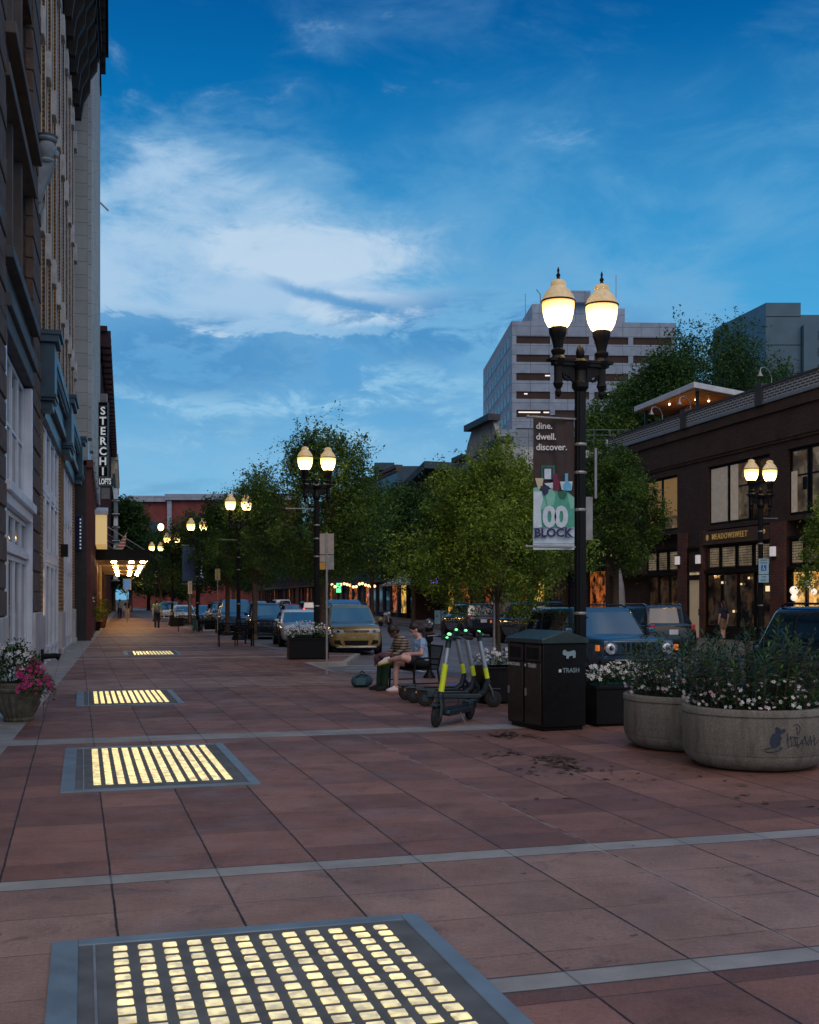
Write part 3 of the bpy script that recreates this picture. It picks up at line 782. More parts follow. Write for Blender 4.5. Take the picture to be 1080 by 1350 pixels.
# flag on the canopy
t2 = empty('flag', (xp(148,68), 68, zc+.7), 'small striped flag on a pole leaning over the canopy', 'flag')
p = MB(); p.tube([(0,0,-.1),(.9,0,1.1)], .03, 6); p.build('pole', M['steel'], t2)
p = MB(); p.P([(.1,0,.1),(.85,0,1.0),(.75,.05,.25),(.25,.05,-.3)], [(0,1,2,3)]); p.build('cloth', stripe_mat('red_white_stripes', [(0,(.4,.03,.05)),(.5,(.6,.58,.6))], 2, .18), t2)
# small blue hanging sign beyond
Dz = 84
t = empty('hanging_sign', (xp(162,Dz), Dz, zp(778,Dz)), 'small pale framed blue sign standing beneath the canopy end', 'sign')
p = MB(); p.bx(0,.62,0,.05,0,.85); p.build('sign_frame', M['white'], t)
p = MB(); p.bx(.08,.54,-.01,-.001,.1,.75); p.build('sign_face', emat('blue_sign_face', (.08,.25,.55), .5, (.05,.12,.3)), t)
p = MB(); p.bx(.28,.34,0,.04,-.9-zp(778,Dz)+.9,0); p.build('post', M['steel'], t)

# ---------------------------------------------------------------- right row: brick shop building
RO = (26.2, 0, 0)
M['room1'] = room_mat('curtained_room', (1,.78,.55), .12, .3, .9)
M['room2'] = room_mat('lit_shop_room', (1,.56,.16), 1.0, .10, 1.8)
M['roomdim'] = room_mat('dim_shop_room', (.9,.6,.35), .035, .0, 1.2)
uN, uF = U(30), U(61.5)
t = empty('brick_shop_building', (RO[0]+BV.x*uN, BV.y*uN, 0), 'two storey dark brown brick shop building with grey patterned parapet', 'building', rz=BROT)
LB = uF-uN
def ul(px): D = 26.2/((px-540)/F+.25); return U(D)-uN
w = MB(); w.bx(0, LB, -16, -.45, 0, 9.7)
w.build('wall', M['darkbrick'], t)
UM0, UM1 = ul(1015), ul(933.5)       # near and far side of the middle window group
UL0, UL1 = ul(893), ul(851)
UR0, UR1 = ul(1120), ul(1038)
zw0, zw1 = 5.05, 7.68
groups = [(UM0, UM1), (UL0, UL1), (UR0, UR1)]
order = sorted(groups)
# wall skin in front around the openings
segs = [(0, order[0][0])] + [(order[i][1], order[i+1][0]) for i in range(2)] + [(order[2][1], LB)]
sk = MB()
for a, c in segs: sk.bx(a, c, -.45, 0, 3.0, 9.7)
for a, c in order: sk.bx(a, c, -.45, 0, zw1, 9.7); sk.bx(a, c, -.45, 0, 4.85, zw0)
sk.build('front_wall', M['darkbrick'], t)
sk = MB(); sk.bx(0, LB, 0, .06, 8.02, 8.14); sk.bx(0, LB, 0, .10, 8.14, 8.2); sk.bx(0, LB, 0, .09, 9.3, 9.7); sk.build('string_course', M['brown'], t)
# parapet
m, nt, b = new_mat('grey_lattice_parapet'); e = E(nt); q = e.sep(e.obj())
tb = nt.nodes.new('ShaderNodeTexBrick'); nt.links.new(e.xyz(q[0], q[2], 0.0), tb.inputs['Vector']); tb.inputs['Scale'].default_value = 1; tb.inputs['Brick Width'].default_value = .36; tb.inputs['Row Height'].default_value = .115; tb.inputs['Mortar Size'].default_value = .028
tb.inputs['Color1'].default_value = (.045,.05,.055,1); tb.inputs['Color2'].default_value = (.03,.033,.038,1); tb.inputs['Mortar'].default_value = (.36,.38,.40,1)
nt.links.new(tb.outputs[0], b.inputs['Base Color']); b.inputs['Roughness'].default_value = .8
sk = MB(); sk.bx(0, LB, -.3, .16, 9.72, 9.84); sk.build('parapet_ledge', M['steel'], t)
sk = MB(); sk.bx(0, LB, -.25, .12, 9.84, 10.38); sk.build('parapet', m, t)
sk = MB(); sk.bx(-.05, LB+.05, -.32, .17, 10.38, 10.47)
for x in (ul(1005), ul(905), 2.0): sk.bx(x-.25, x+.25, -.35, .2, 9.7, 10.6)
sk.build('coping', mat('dark_coping', (.05,.05,.055), .8), t)
# upper windows
def up_group(a, c, n, rm):
    ww = (c-a)/n
    for k in range(n):
        o_ = window(t, a+ww*k+.04, a+ww*(k+1)-.04, zw0+.02, zw1-.02, -.12, M['black'], rm[k % len(rm)], 1, 1, .10, .12, sg=1, bars=[zw0+1.55] )
up_group(UM0, UM1, 3, [M['roomdim'], M['room1'], M['room1']])
up_group(UL0, UL1, 2, [M['room1'], M['room1']])
up_group(UR0, UR1, 3, [M['room1'], M['room1'], M['room1']])
# curtains
cm = mat('off_white_curtain', (.5,.46,.40), .9, 0, .15, 6, emit=(1,.85,.66), es=.06)
def curtain(a, c, z0, z1):
    q = MB(); n = 30; vs = []; 
    for i in range(n+1):
        x = a+(c-a)*i/n; y = -.10 + .02*math.sin(i*1.9)
        vs += [(x,y,z0),(x,y,z1)]
    q.P(vs, [(2*i,2*i+2,2*i+3,2*i+1) for i in range(n)]); q.build('curtain', cm, t, smooth=60)
wm = (UM1-UM0)/3
curtain(UM1-wm+.15, UM1-.15, zw0+.12, zw1-.12); curtain(UM1-wm-.75, UM1-wm-.12, zw0+.12, zw1-.12)
curtain(UR1-.55, UR1-.15, zw0+.12, zw1-.9)
wl = (UL1-UL0)/2
bm_ = mat('tan_window_blind', (.42,.27,.11), .9, 0, .1, 3, emit=(1,.55,.2), es=.10)
for k in range(2):
    q = MB(); q.bx(UL0+wl*k+.14, UL0+wl*(k+1)-.14, -.115, -.10, zw0+(.12 if k else .7), zw1-.12); q.build('blind', bm_, t)
# shelves with things, seen in the right group
q = MB(); q.bx(UR1-wm+.5, UR1-.9, -.11,-.105, 6.0, 6.5); q.build('picture', M['blackmatte'], t)
# shopfront: sign band, transoms, display windows
SB0, SB1 = ul(1017), ul(927)
q = MB(); q.bx(SB0, SB1, 0, .10, 4.22, 4.78); q.bx(SB0, SB1, .10, .14, 4.18, 4.24); q.build('sign_band', mat('dark_brown_fascia', (.10,.055,.03), .5, 0, .2, 3), t, bevel=.01)
lt = text_mesh('MEADOWSWEET', .36, M['gold'], 'letter', t, ((SB0+SB1)/2+.3, .125, 4.5), (R(90),0,R(180)), .01, .001, sx=.95, space=1.2)
q = MB(); q.ball((SB1-.6,.12,4.5),(.12,.03,.14),8,6); q.ball((SB0+.35,.12,4.52),(.08,.03,.1),8,6); q.build('emblem', M['gold'], t)
# prism glass transoms with a fine grid
m, nt, b = new_mat('prism_glass_tiles'); e = E(nt); q_ = e.sep(e.obj())
tb = nt.nodes.new('ShaderNodeTexBrick'); tb.offset = 0; nt.links.new(e.xyz(q_[0], q_[2], 0.0), tb.inputs['Vector']); tb.inputs['Scale'].default_value = 1; tb.inputs['Brick Width'].default_value = .11; tb.inputs['Row Height'].default_value = .11; tb.inputs['Mortar Size'].default_value = .012
tb.inputs['Color1'].default_value = (1,.78,.5,1); tb.inputs['Color2'].default_value = (.75,.6,.42,1); tb.inputs['Mortar'].default_value = (.03,.02,.01,1)
n_ = e.rng(e.noise(e.obj(), 1.1, 3), .35, .65, .35, 1.2)
nt.links.new(e.mix(1.0, tb.outputs[0], e.xyz(n_,n_,n_), 'MULTIPLY'), b.inputs['Emission Color']); b.inputs['Emission Strength'].default_value = .16
nt.links.new(e.mix(1.0, tb.outputs[0], (.25,.25,.25), 'MULTIPLY'), b.inputs['Base Color']); b.inputs['Roughness'].default_value = .25
M['prism'] = m
M['prismlit'] = m.copy(); M['prismlit'].name = 'lit_prism_glass'; M['prismlit'].node_tree.nodes['Principled BSDF'].inputs['Emission Strength'].default_value = .6
def shopfront(a, c, n, room):
    for (y1_, z0_, z1_, nm_) in ((.05, 4.12, 4.22, 'shopfront_head'), (.08, 2.92, 3.06, 'transom_bar'), (.04, 0, .5, 'stall_riser')):
        q = MB(); q.bx(a, c, -.3, y1_, z0_, z1_); q.build(nm_, M['black'], t)
    ww = (c-a)/n
    for k in range(n):
        window(t, a+ww*k+.03, a+ww*(k+1)-.03, 3.08, 4.10, -.04, M['black'], M['prism'], 1, 1, .09, .12, sg=1)
        window(t, a+ww*k+.03, a+ww*(k+1)-.03, .5, 2.9, -.12, M['black'], room, 1, 1, .08, .1, sg=1)
shopfront(SB0+.05, SB1-.1, 4, M['roomdim'])
shopfront(ul(1125), ul(1040), 4, M['room2'])
shopfront(ul(895), ul(852), 3, M['roomdim'])
# brighter glints inside the display
q = MB()
for (px, py, s) in ((950,768,.10),(975,770,.08),(985,762,.09),(1010,776,.22),(948,815,.12),(965,806,.1)):
    D = 26.2/((px-540)/F+.25); q.box((U(D)-uN, -.09, zp(py,D)), (s*1.5,.02,s))
q.build('display_glint', emat('display_spot', (1,.7,.35), .9), t)
# door with lit light above
DU0, DU1 = ul(923.5), ul(908)
q = MB(); q.bx(DU0-.12, DU0, -.2, .06, 0, 4.15); q.bx(DU1, DU1+.12, -.2, .06, 0, 4.15); q.bx(DU0, DU1, -.2, .06, 2.62, 2.85); q.bx(DU0, DU1, -.2, .06, 4.0, 4.15); o_ = q.build('door_frame', M['black'], t)
q = MB(); q.bx(DU0, DU1, -.15, -.05, 0, 2.62); d_ = q.build('door', mat('cream_lit_door', (.5,.42,.3), .5, 0, .15, 2, emit=(1,.75,.45), es=.10), t)
q = MB(); q.bx(DU0+.1, DU0+.16, -.05, .02, 1.0, 1.3); q.build('handle', M['chrome'], d_)
q = MB(); q.bx(DU0, DU1, -.15, -.05, 2.85, 4.0); q.build('transom_light', M['prismlit'], t)
# lower brick piers in redder brick
for (a, c) in ((ul(1037), ul(1018)), (ul(907.5), ul(896)), (DU0-.12-.35, DU0-.12)):
    q = MB(); q.bx(a, c, 0, .10, 0, 4.85); q.build('pier', M['redbrick'], t)
M['sconce'] = emat('white_sconce_shade', (1,.90,.92), .34, (.5,.5,.5))
for px, py in ((897.5,739),(924.8,737.5),(1024,727)):
    D = 26.2/((px-540)/F+.25)
    q = MB(); u_ = U(D)-uN; q.bx(u_-.14, u_+.14, .105, .24, zp(py,D)-.2, zp(py,D)+.2); o_ = q.build('wall_sconce', M['sconce'], t, bevel=.02)
    f_ = MB(); f_.bx(u_-.16,u_+.16,.10,.26,zp(py,D)+.2,zp(py,D)+.24); f_.bx(u_-.16,u_+.16,.10,.26,zp(py,D)-.24,zp(py,D)-.2); f_.build('bracket', M['black'], o_)
# paper globe lamps in the shop window on the right
for (px, py, r) in ((1046,778.5,.17),(1046,788,.13),(1064,770,.15),(1072,780,.12)):
    D = 26.2/((px-540)/F+.25)-.25
    g = MB(); g.ball((xp(px,D), D-.1, zp(py,D)), r, 12, 8)
    tag(g.build('paper_lantern', emat('paper_lantern_glow', (1,.85,.66), .8), None, smooth=60), {778.5:'large white paper globe lantern, upper one at the shop window edge', 788:'white paper globe lantern below the large one at the window edge', 770:'warm paper globe lantern high among the yellow shop lights', 780:'small paper globe lantern by the picture edge in the yellow shop'}[py], 'lantern', 'paper globe lanterns in the lit shop')
# gooseneck lamps on the parapet
for k, px in enumerate((1011, 905, 868)):
    D = 26.2/((px-540)/F+.25)
    g = empty('gooseneck_lamp', (xp(px,D)-.05, D, 10.45), ('curved gooseneck lamp on the parapet over the right shops','curved gooseneck lamp on the parapet in front of the timber soffit','curved gooseneck lamp at the far low end of the parapet')[k], 'lamp', 'gooseneck lamps along the parapet')
    q = MB(); q.tube([(.25,0,0),(.25,0,.35),(.1,-.1,.62),(-.15,-.35,.7),(-.38,-.6,.62),(-.42,-.65,.45)], .022, 6); q.build('arm', M['steel'], g)
    q = MB(); q.lathe([(.03,.0),(.05,-.06),(.13,-.2)], 12, (-.42,-.65,.47)); q.build('lamp_shade', M['steel'], g)
# rooftop pavilion with timber soffit
t = empty('roof_pavilion', (14.5,58,0), 'white edged flat roof canopy with lit timber underside above the parapet', 'pavilion')
pl = [(0,0),(3.6,2.9),(2.1,10.4),(-1.55,7.6)]
q = MB(); q.prism(pl, 12.55, 12.84); q.build('roof', M['white'], t, bevel=.02)
q = MB(); pl2 = [(p[0]*.94+.06, p[1]*.94+.3) for p in pl]; q.prism(pl2, 12.50, 12.56); q.build('soffit', M['wood'], t)
q = MB()
for p_ in ((.4,.9),(2.9,3.0),(-1.0,6.9)):
    q = MB(); q.bx(p_[0]-.08,p_[0]+.08,p_[1]-.08,p_[1]+.08,9.7,12.5); q.build('post', M['black'], t)
q = MB(); q.bx(.8,3.5,5.0,8.5,9.7,12.49); q.build('room', mat('dark_timber_wall', (.12,.06,.03), .7, 0, .3, 2), t)
for k,(x_,y_) in enumerate(((-.2,4.6),(.9,3.2),(1.7,3.6))):
    b_ = MB(); b_.lathe([(0,0),(.05,0),(.05,.05)],8,(x_,y_,12.45)); b_.build('soffit_lamp', M['bulbsmall'], t)
ld = bpy.data.lights.new('soffit_glow','AREA'); ld.size = 1.5; ld.energy = 18; ld.color = (1,.5,.2)
lo = bpy.data.objects.new('soffit_glow', ld); COL.objects.link(lo); lo.parent = t; lo.location = (.4,3.6,10.6); lo.rotation_euler = (R(180),0,0)
# roof terrace rail and white parapet behind
t = empty('roof_terrace', (xp(800,66), 66, 9.7), 'pale low roof wall with thin railings left of the timber canopy', 'roof terrace')
q = MB(); q.bx(0,4.2,0,.3,0,1.35); q.bx(-4.6,0,1.5,1.9,-.4,.9); q.build('wall', M['white'], t)
q = MB()
for k in range(9): q.tube([(-4.5+k*.95,.2,0),(-4.5+k*.95,.2,1.9)], .02, 4)
for z in (1.3,1.6,1.9): q.tube([(-4.5,.2,z),(3.2,.2,z)], .015, 4)
q.build('railing', M['steel'], t)
q = MB(); q.box((-1.9,.0,.1),(.55,.55,1.4)); q.build('chimney', M['redbrick'], t)

# ---------------------------------------------------------------- row beyond
def row_building(D0, D1, h, wallm, label, shop, floors=1, cap=None, side=None, depth=14):
    u0, u1 = U(D0), U(D1)
    t = empty('shop_building', (RO[0]+BV.x*u0, BV.y*u0, 0), label, 'building', rz=BROT)
    L_ = u1-u0
    w = MB(); w.bx(.02, L_-.02, -depth, -.3, 0, h); w.build('wall', side or wallm, t)
    w = MB(); w.bx(.02, L_-.02, -.3, 0, 3.6, h); w.build('front_wall', wallm, t)
    w = MB(); w.bx(0, L_, -.5, .25, h, h+.3); w.bx(0, L_, -.3, .12, h-.35, h); w.bx(0, L_, -.3, .15, 3.5, 3.75); w.build('cornice', cap or M['darkstone'], t)
    n = max(2, int(L_/3.0)); ww = L_/n
    for k in range(n):
        window(t, ww*k+.25, ww*(k+1)-.25, .35, 3.4, -.15, M['black'], shop[k % len(shop)], 1, 1, .1, .1, sg=1)
        for f in range(floors):
            z = 4.6+3.3*f
            if z+2.0 < h: window(t, ww*k+.6, ww*(k+1)-.6, z, z+1.9, .04, M['blackmatte'], M['roomdim'] if (k+f) % 3 else M['glass'], 1, 2, .09, .1, sg=1)
        w = MB(); w.bx(ww*k, ww*k+.25, -.3, -.0, 0, 3.5); w.build('pier', wallm, t)
    return t
M['roomyellow'] = room_mat('yellow_shop_glow', (1,.62,.13), .9, .1, 1.2)
M['roomred'] = room_mat('red_bar_glow', (1,.10,.03), .5, .0, 2.2, (1,.4,.1))
M['roomorange'] = room_mat('orange_shop_glow', (1,.30,.07), .35, .0, 1.5)
row_building(61.8, 77, 9.4, M['brown'], 'dark two storey brick shopfronts between the big street tree and the ornate facade', [M['roomorange'], M['glass'], M['roomdim'], M['roomyellow']])
row_building(90, 109, 10.6, M['darkbrick'], 'brick shopfront with bright yellow doorway behind the motorcycle', [M['roomyellow'], M['glass'], M['roomdim'], M['roomred'], M['glass']], 2)
row_building(109.4, 150, 14.4, M['bluepaint'], 'blue grey flat roofed block showing above the trees', [M['roomred'], M['glass'], M['roomdim'], M['roomdim'], M['roomred'], M['glass'], M['roomorange']], 3, side=M['bluepaint'])
row_building(150.5, 226, 11.5, M['fardark'], 'far red brick row at the end of the shopping street', [M['roomdim'], M['glass'], M['glass'], M['roomdim'], M['roomorange'], M['glass']], 2)
# ornate pale facade
u0, u1 = U(77.6), U(89.6)
t = empty('ornate_building', (RO[0]+BV.x*u0, BV.y*u0, 0), 'pale ornate stone facade with stepped pediment and dark cornices', 'building', rz=BROT)
L_ = u1-u0
M['palestone'] = mat('pale_carved_stone', (.36,.35,.34), .85, 0, .2, 1.2, .3, 12, dirt=.4)
w = MB(); w.bx(0, L_, -14, -.2, 0, 12.2); w.build('wall', mat('white_painted_side_wall', (.45,.50,.56), .8, 0, .12, .6, .2, 10, dirt=.25), t)
w = MB(); w.bx(0, L_, -.2, .1, 3.8, 11.6)
w.prismy([(0.0,11.6),(L_,11.6),(L_,12.3),(L_-2.2,12.6),(L_-3.0,13.6),(L_-4,14.4),(3.2,14.4),(2.6,13.6),(1.8,12.6),(0,12.3)], -.2, .1)
w.build('front_wall', M['palestone'], t)
w = MB(); w.bx(-.1, L_+.1, -.3, .55, 11.3, 11.6); w.bx(2.8, L_-3.6, -.3, .6, 14.4, 14.85); w.bx(-.1,3.3,-.3,.5,12.5,12.85); w.bx(L_-2.6,L_+.1,-.3,.5,12.5,12.85)
for k in range(12): w.bx(.3+k*(L_-.6)/12, .6+k*(L_-.6)/12, .1, .45, 10.9, 11.3)
w.build('cornice', mat('dark_bronze_cornice', (.05,.055,.07), .6, 0, .3, 2), t)
w = MB(); w.bx(-.05,.4,-.25,.5,0,12.3); w.bx(L_-.4,L_+.02,-.25,.3,0,12.3); w.bx(3.8,L_-4.4,.1,.2,12.4,13.9); w.build('pilaster', M['palestone'], t)
for k in range(4): window(t, .9+k*2.8, 2.6+k*2.8, 8.3, 10.5, .12, M['blackmatte'], M['glass'], 1, 2, .1, .1, sg=1); window(t, .9+k*2.8, 2.6+k*2.8, 4.6, 7.2, .12, M['blackmatte'], M['roomdim'], 1, 2, .1, .1, sg=1)
for k in range(4): window(t, .4+k*2.9, 3.0+k*2.9, .3, 3.6, -.05, M['black'], (M['roomdim'],M['roomorange'])[k % 2], 1, 1, .1, .1, sg=1)
# awnings, neon and string lights
aw = MB(); aw.M = Matrix.Translation((RO[0]+BV.x*U(92), BV.y*U(92), 0)) @ Matrix.Rotation(BROT, 4, 'Z')
aw.prismx([(0.05,3.9),(0.05,4.2),(2.2,3.1),(2.2,2.95)], 0, 15)
tag(aw.build('awning', mat('pale_awning_canvas', (.5,.5,.48), .8, 0, .1, 3)), 'pale canvas awning over the yellow lit shopfront', 'awning')
D = 71.5
g = MB(); g.box((xp(572,D), D, zp(764,D)), (.5,.12,.5)); tt = tag(g.build('neon_sign', emat('violet_neon', (.22,.05,1), 2.2)), 'small glowing violet neon sign under the trees', 'sign')
g = MB(); g.box((xp(572,D)-.0, D-.09, zp(764,D)), (.22,.04,.22)); g.build('neon_symbol', emat('pink_neon', (1,.3,.9), 3), tt)
lights = MB(); D = 108
for (px, py) in [(438+4*k, 771+2.2*math.sin(k*1.1)+ (k%3)*.6) for k in range(15)]:
    lights.ball((xp(px,D), D-.5+(px%7)*.1, zp(py,D)), .14, 6, 4)
lo_ = lights.build('string_lights', emat('string_light_bulb', (1,.42,.18), 3.0)); tag(lo_, 'string of small warm bulbs outside the far bar', 'string lights')
g = MB(); g.box((xp(447,D), D-.4, zp(775,D)), (.45,.15,.9)); tag(g.build('neon_sign', emat('green_neon', (.08,1,.35), 1.2)), 'green neon sign glowing beside the string lights', 'sign')
# sandwich boards, table umbrella closed
for k,(px,D) in enumerate(((577,79),(586,79.5))):
    g = empty('sandwich_board', (xp(px,D), D, 0), ('pale blue sandwich board, left one of the pair outside the cafe','pale blue sandwich board, right one of the pair outside the cafe')[k], 'sandwich board', 'sandwich boards outside the cafe')
    for s in (-1,1):
        q = MB(); q.box((0,s*.15,.5),(.42,.04,.95), rx=s*.18); q.build('board', mat('pale_blue_board', (.22,.42,.55), .6, 0, .15, 5), g)
g = empty('patio_umbrella', (xp(816,54), 54, 0), 'closed grey patio umbrella beside the big street tree', 'umbrella')
q = MB(); q.lathe([(.30,.9),(.34,1.3),(.26,2.3),(.12,3.1),(.03,3.4)], 14, flute=.22); q.build('canopy', mat('grey_canvas', (.32,.33,.35), .9, 0, .15, 5), g, smooth=60)
q = MB(); q.tube([(0,0,0),(0,0,3.5)], .03, 8); q.lathe([(.35,0),(.35,.08),(.05,.12)], 14); q.build('pole', M['iron'], g)

# ---------------------------------------------------------------- big blocks behind
t = empty('concrete_office_block', (12.6, 140, 0), 'large pale concrete block with horizontal brown window bands', 'building', rz=R(3))
zt_ = zp(423,140)
LW = 20.5
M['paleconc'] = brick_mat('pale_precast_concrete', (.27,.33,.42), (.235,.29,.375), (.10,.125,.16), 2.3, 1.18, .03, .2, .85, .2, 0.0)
w = MB(); w.bx(.3, LW, .45, 28, 0, zt_-.3); w.build('core', M['blackmatte'], t)
w = MB(); rows = [zp(340+(427+101*k)/4.154, 140) for k in range(11)]
sw = [(0.0,.55),(4.75,5.35),(9.6,10.25),(14.5,15.1),(LW-.55,LW)]
for a, c in sw: w.bx(a, c, 0, .45, 0, zt_)
prev = zt_
for z in rows:
    if z < 1: break
    for i in range(4): w.bx(sw[i][1], sw[i+1][0], 0, .45, z, prev)
    prev = z-.92
w.bx(-.02, .3, .45, 30, 0, zt_)
w.bx(.3, LW, .45, 30, zt_-.3, zt_)
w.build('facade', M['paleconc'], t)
bm2 = mat('brown_tinted_glazing', (.03,.018,.017), .5, 0, .3, .8, emit=(1,.4,.2), es=.006, spec=.2)
for z in rows[:9]:
    for i in range(4):
        w = MB(); w.bx(sw[i][1], sw[i+1][0], .18, .24, z-.93, z+.01); w.build('window_band', bm2, t)
M['tube'] = emat('office_tube_light', (1,.85,.7), .8)
for (i,k,x0_,x1_) in ((0,2,3.6,4.2),(0,3,1.0,1.4),(0,4,.3,3.0),(0,4,3.4,4.1),(1,1,.5,1.2),(2,3,1.5,1.9)):
    w = MB(); w.bx(sw[i][1]+x0_, sw[i][1]+x1_, .14, .17, rows[k]-.35, rows[k]-.2); w.build('lit_tube', M['tube'], t)
# side windows (left flank)
for z in rows[:9]:
    for k in range(9):
        w = MB(); y0_ = 1.5+k*3.1; w.bx(-.06,-.021, y0_, y0_+2.3, z-1.0, z+.15); w.build('window', M['glassblue'], t)
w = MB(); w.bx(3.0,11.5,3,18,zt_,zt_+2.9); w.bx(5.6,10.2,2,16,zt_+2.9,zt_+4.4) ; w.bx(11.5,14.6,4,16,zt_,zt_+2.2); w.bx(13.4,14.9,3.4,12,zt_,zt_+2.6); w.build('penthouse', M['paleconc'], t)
w = MB(); w.tube([(13.9,4,zt_+2.6),(13.9,4,zt_+7)], .05, 5); w.tube([(2.6,6,zt_),(2.6,6,zt_+5)], .04, 4); w.tube([(4.2,4,zt_+2.9),(4.2,4,zt_+4.4),(3.7,4,zt_+5)], .06, 4); w.build('antenna', M['steel'], t)
# lower white wing to the left of it
t = empty('white_block', (xp(640,112), 112, 0), 'plain white walled building behind the ornate pale facade', 'building')
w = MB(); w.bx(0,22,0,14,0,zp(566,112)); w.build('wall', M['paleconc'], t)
w = MB(); 
for k in range(12): w.tube([(k*1.5,.2,zp(566,112)),(k*1.5,.2,zp(566,112)+1.1)], .03, 4)
w.tube([(0,.2,zp(566,112)+1.1),(16.5,.2,zp(566,112)+1.1)], .03, 4); w.tube([(0,.2,zp(566,112)+.55),(16.5,.2,zp(566,112)+.55)], .02, 4); w.build('railing', M['steel'], t)
# bluish tower on the right
D = 160; X0 = xp(1010,D)
t = empty('office_tower', (X0, D, 0), 'blue grey office tower behind the big trees at the upper right', 'building')
w = MB(); zt_ = zp(399,D)
w.bx(0, 4.9, 0, 16, 0, zt_); w.prism([(0,0),(0,16),(-3.2,16),(-2.9,14)], 0, zt_-.01)
w.bx(4.9, 16, 3, 16, 0, zp(408,D)); w.bx(5.0, 6.9, -1, 3, 0, zp(430,D)); w.bx(6.9,16,-1,3,0,zp(430,D)-.2)
w.build('wall', mat('blue_grey_panel', (.06,.12,.17), .5, .1, .15, .4, dirt=.2), t)
for k in range(7):
    z = zp(443+22*k,D); w = MB(); w.bx(6.95,15.5,-1.06,-1.01,z-.7,z+.5); w.build('window_band', M['glassblue'], t)
w = MB()
for k in range(8): w.bx(.0,4.9,-.02,-.001,zt_-2-4*k,zt_-1.9-4*k)
w.build('panel_joint', M['blackmatte'], t)
# blue roofs between trees
D = 124
t = empty('office_building', (xp(498,D), D, 0), 'long low blue grey building over the treetops beside the dark flat roof', 'building')
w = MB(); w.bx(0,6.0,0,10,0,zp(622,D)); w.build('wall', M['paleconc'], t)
w = MB(); w.bx(-.5,8.2,-.5,10,zp(620,D),zp(615,D)); w.bx(-.4,1.8,1,5,zp(615,D),zp(612,D)+.3); w.build('roof', M['bluepaint'], t)
t = empty('flat_roof_building', (xp(528,96), 96, 0), 'dark building with sloping blue edged roof left of the ornate facade', 'building')
w = MB(); w.bx(1.2,6.2,.6,9,0,zp(622,96)); w.build('wall', M['fardark'], t)
w = MB(); w.P([(-.0,0,zp(640,96)),(2.0,-1.5,zp(612,96)+.1),(6.4,-1.5,zp(614,96)),(6.4,9,zp(614,96)),(0,9,zp(640,96)),(0,0,zp(640,96)-.4),(2.0,-1.5,zp(612,96)-.5),(6.4,-1.5,zp(614,96)-.5),(6.4,9,zp(614,96)-.5),(0,9,zp(640,96)-.4)],
     [(0,1,2,3,4),(9,8,7,6,5),(0,5,6,1),(1,6,7,2),(2,7,8,3),(3,8,9,4),(4,9,5,0)]); w.build('roof', M['bluepaint'], t)
# red brick building closing the street
D = 232
t = empty('red_brick_block', (xp(170,D), D, 0), 'red brick building with pale cornice closing the far end of the street', 'building')
zt_ = zp(654,D); zt2 = zp(652,D)
w = MB(); w.bx(0,7.8,0,14,0,zt_-1.2); w.bx(7.8,34,-.6,14,0,zt2-1.2); w.build('wall', M['farred'], t)
w = MB(); w.bx(-.5,7.8,-.8,14,zt_-1.2,zt_); w.bx(7.6,34,-1.4,14,zt2-1.2,zt2)
for x in (8.0,18.4): w.bx(x,x+.9,-1.0,-.61,8,zt2-1.2)
w.bx(2.0,7.8,-.3,0.1,8.4,9.6); w.bx(0,34,-.9,-.61,8,9.2) ; w.build('pale_trim', M['paleconc'], t)
for x in (4.2,11.8,14.9):
    yy = -.1 if x < 7 else -.7
    window(t, x, x+2.6, 12.2, 17.6, yy, M['bluepaint'], M['glassblue'], 2, 2, .2, .12)
for x in (4.4,): window(t, x, x+2.4, 9.8, 11.4, -.1, M['white'], M['glassblue'], 2, 1, .2, .12)
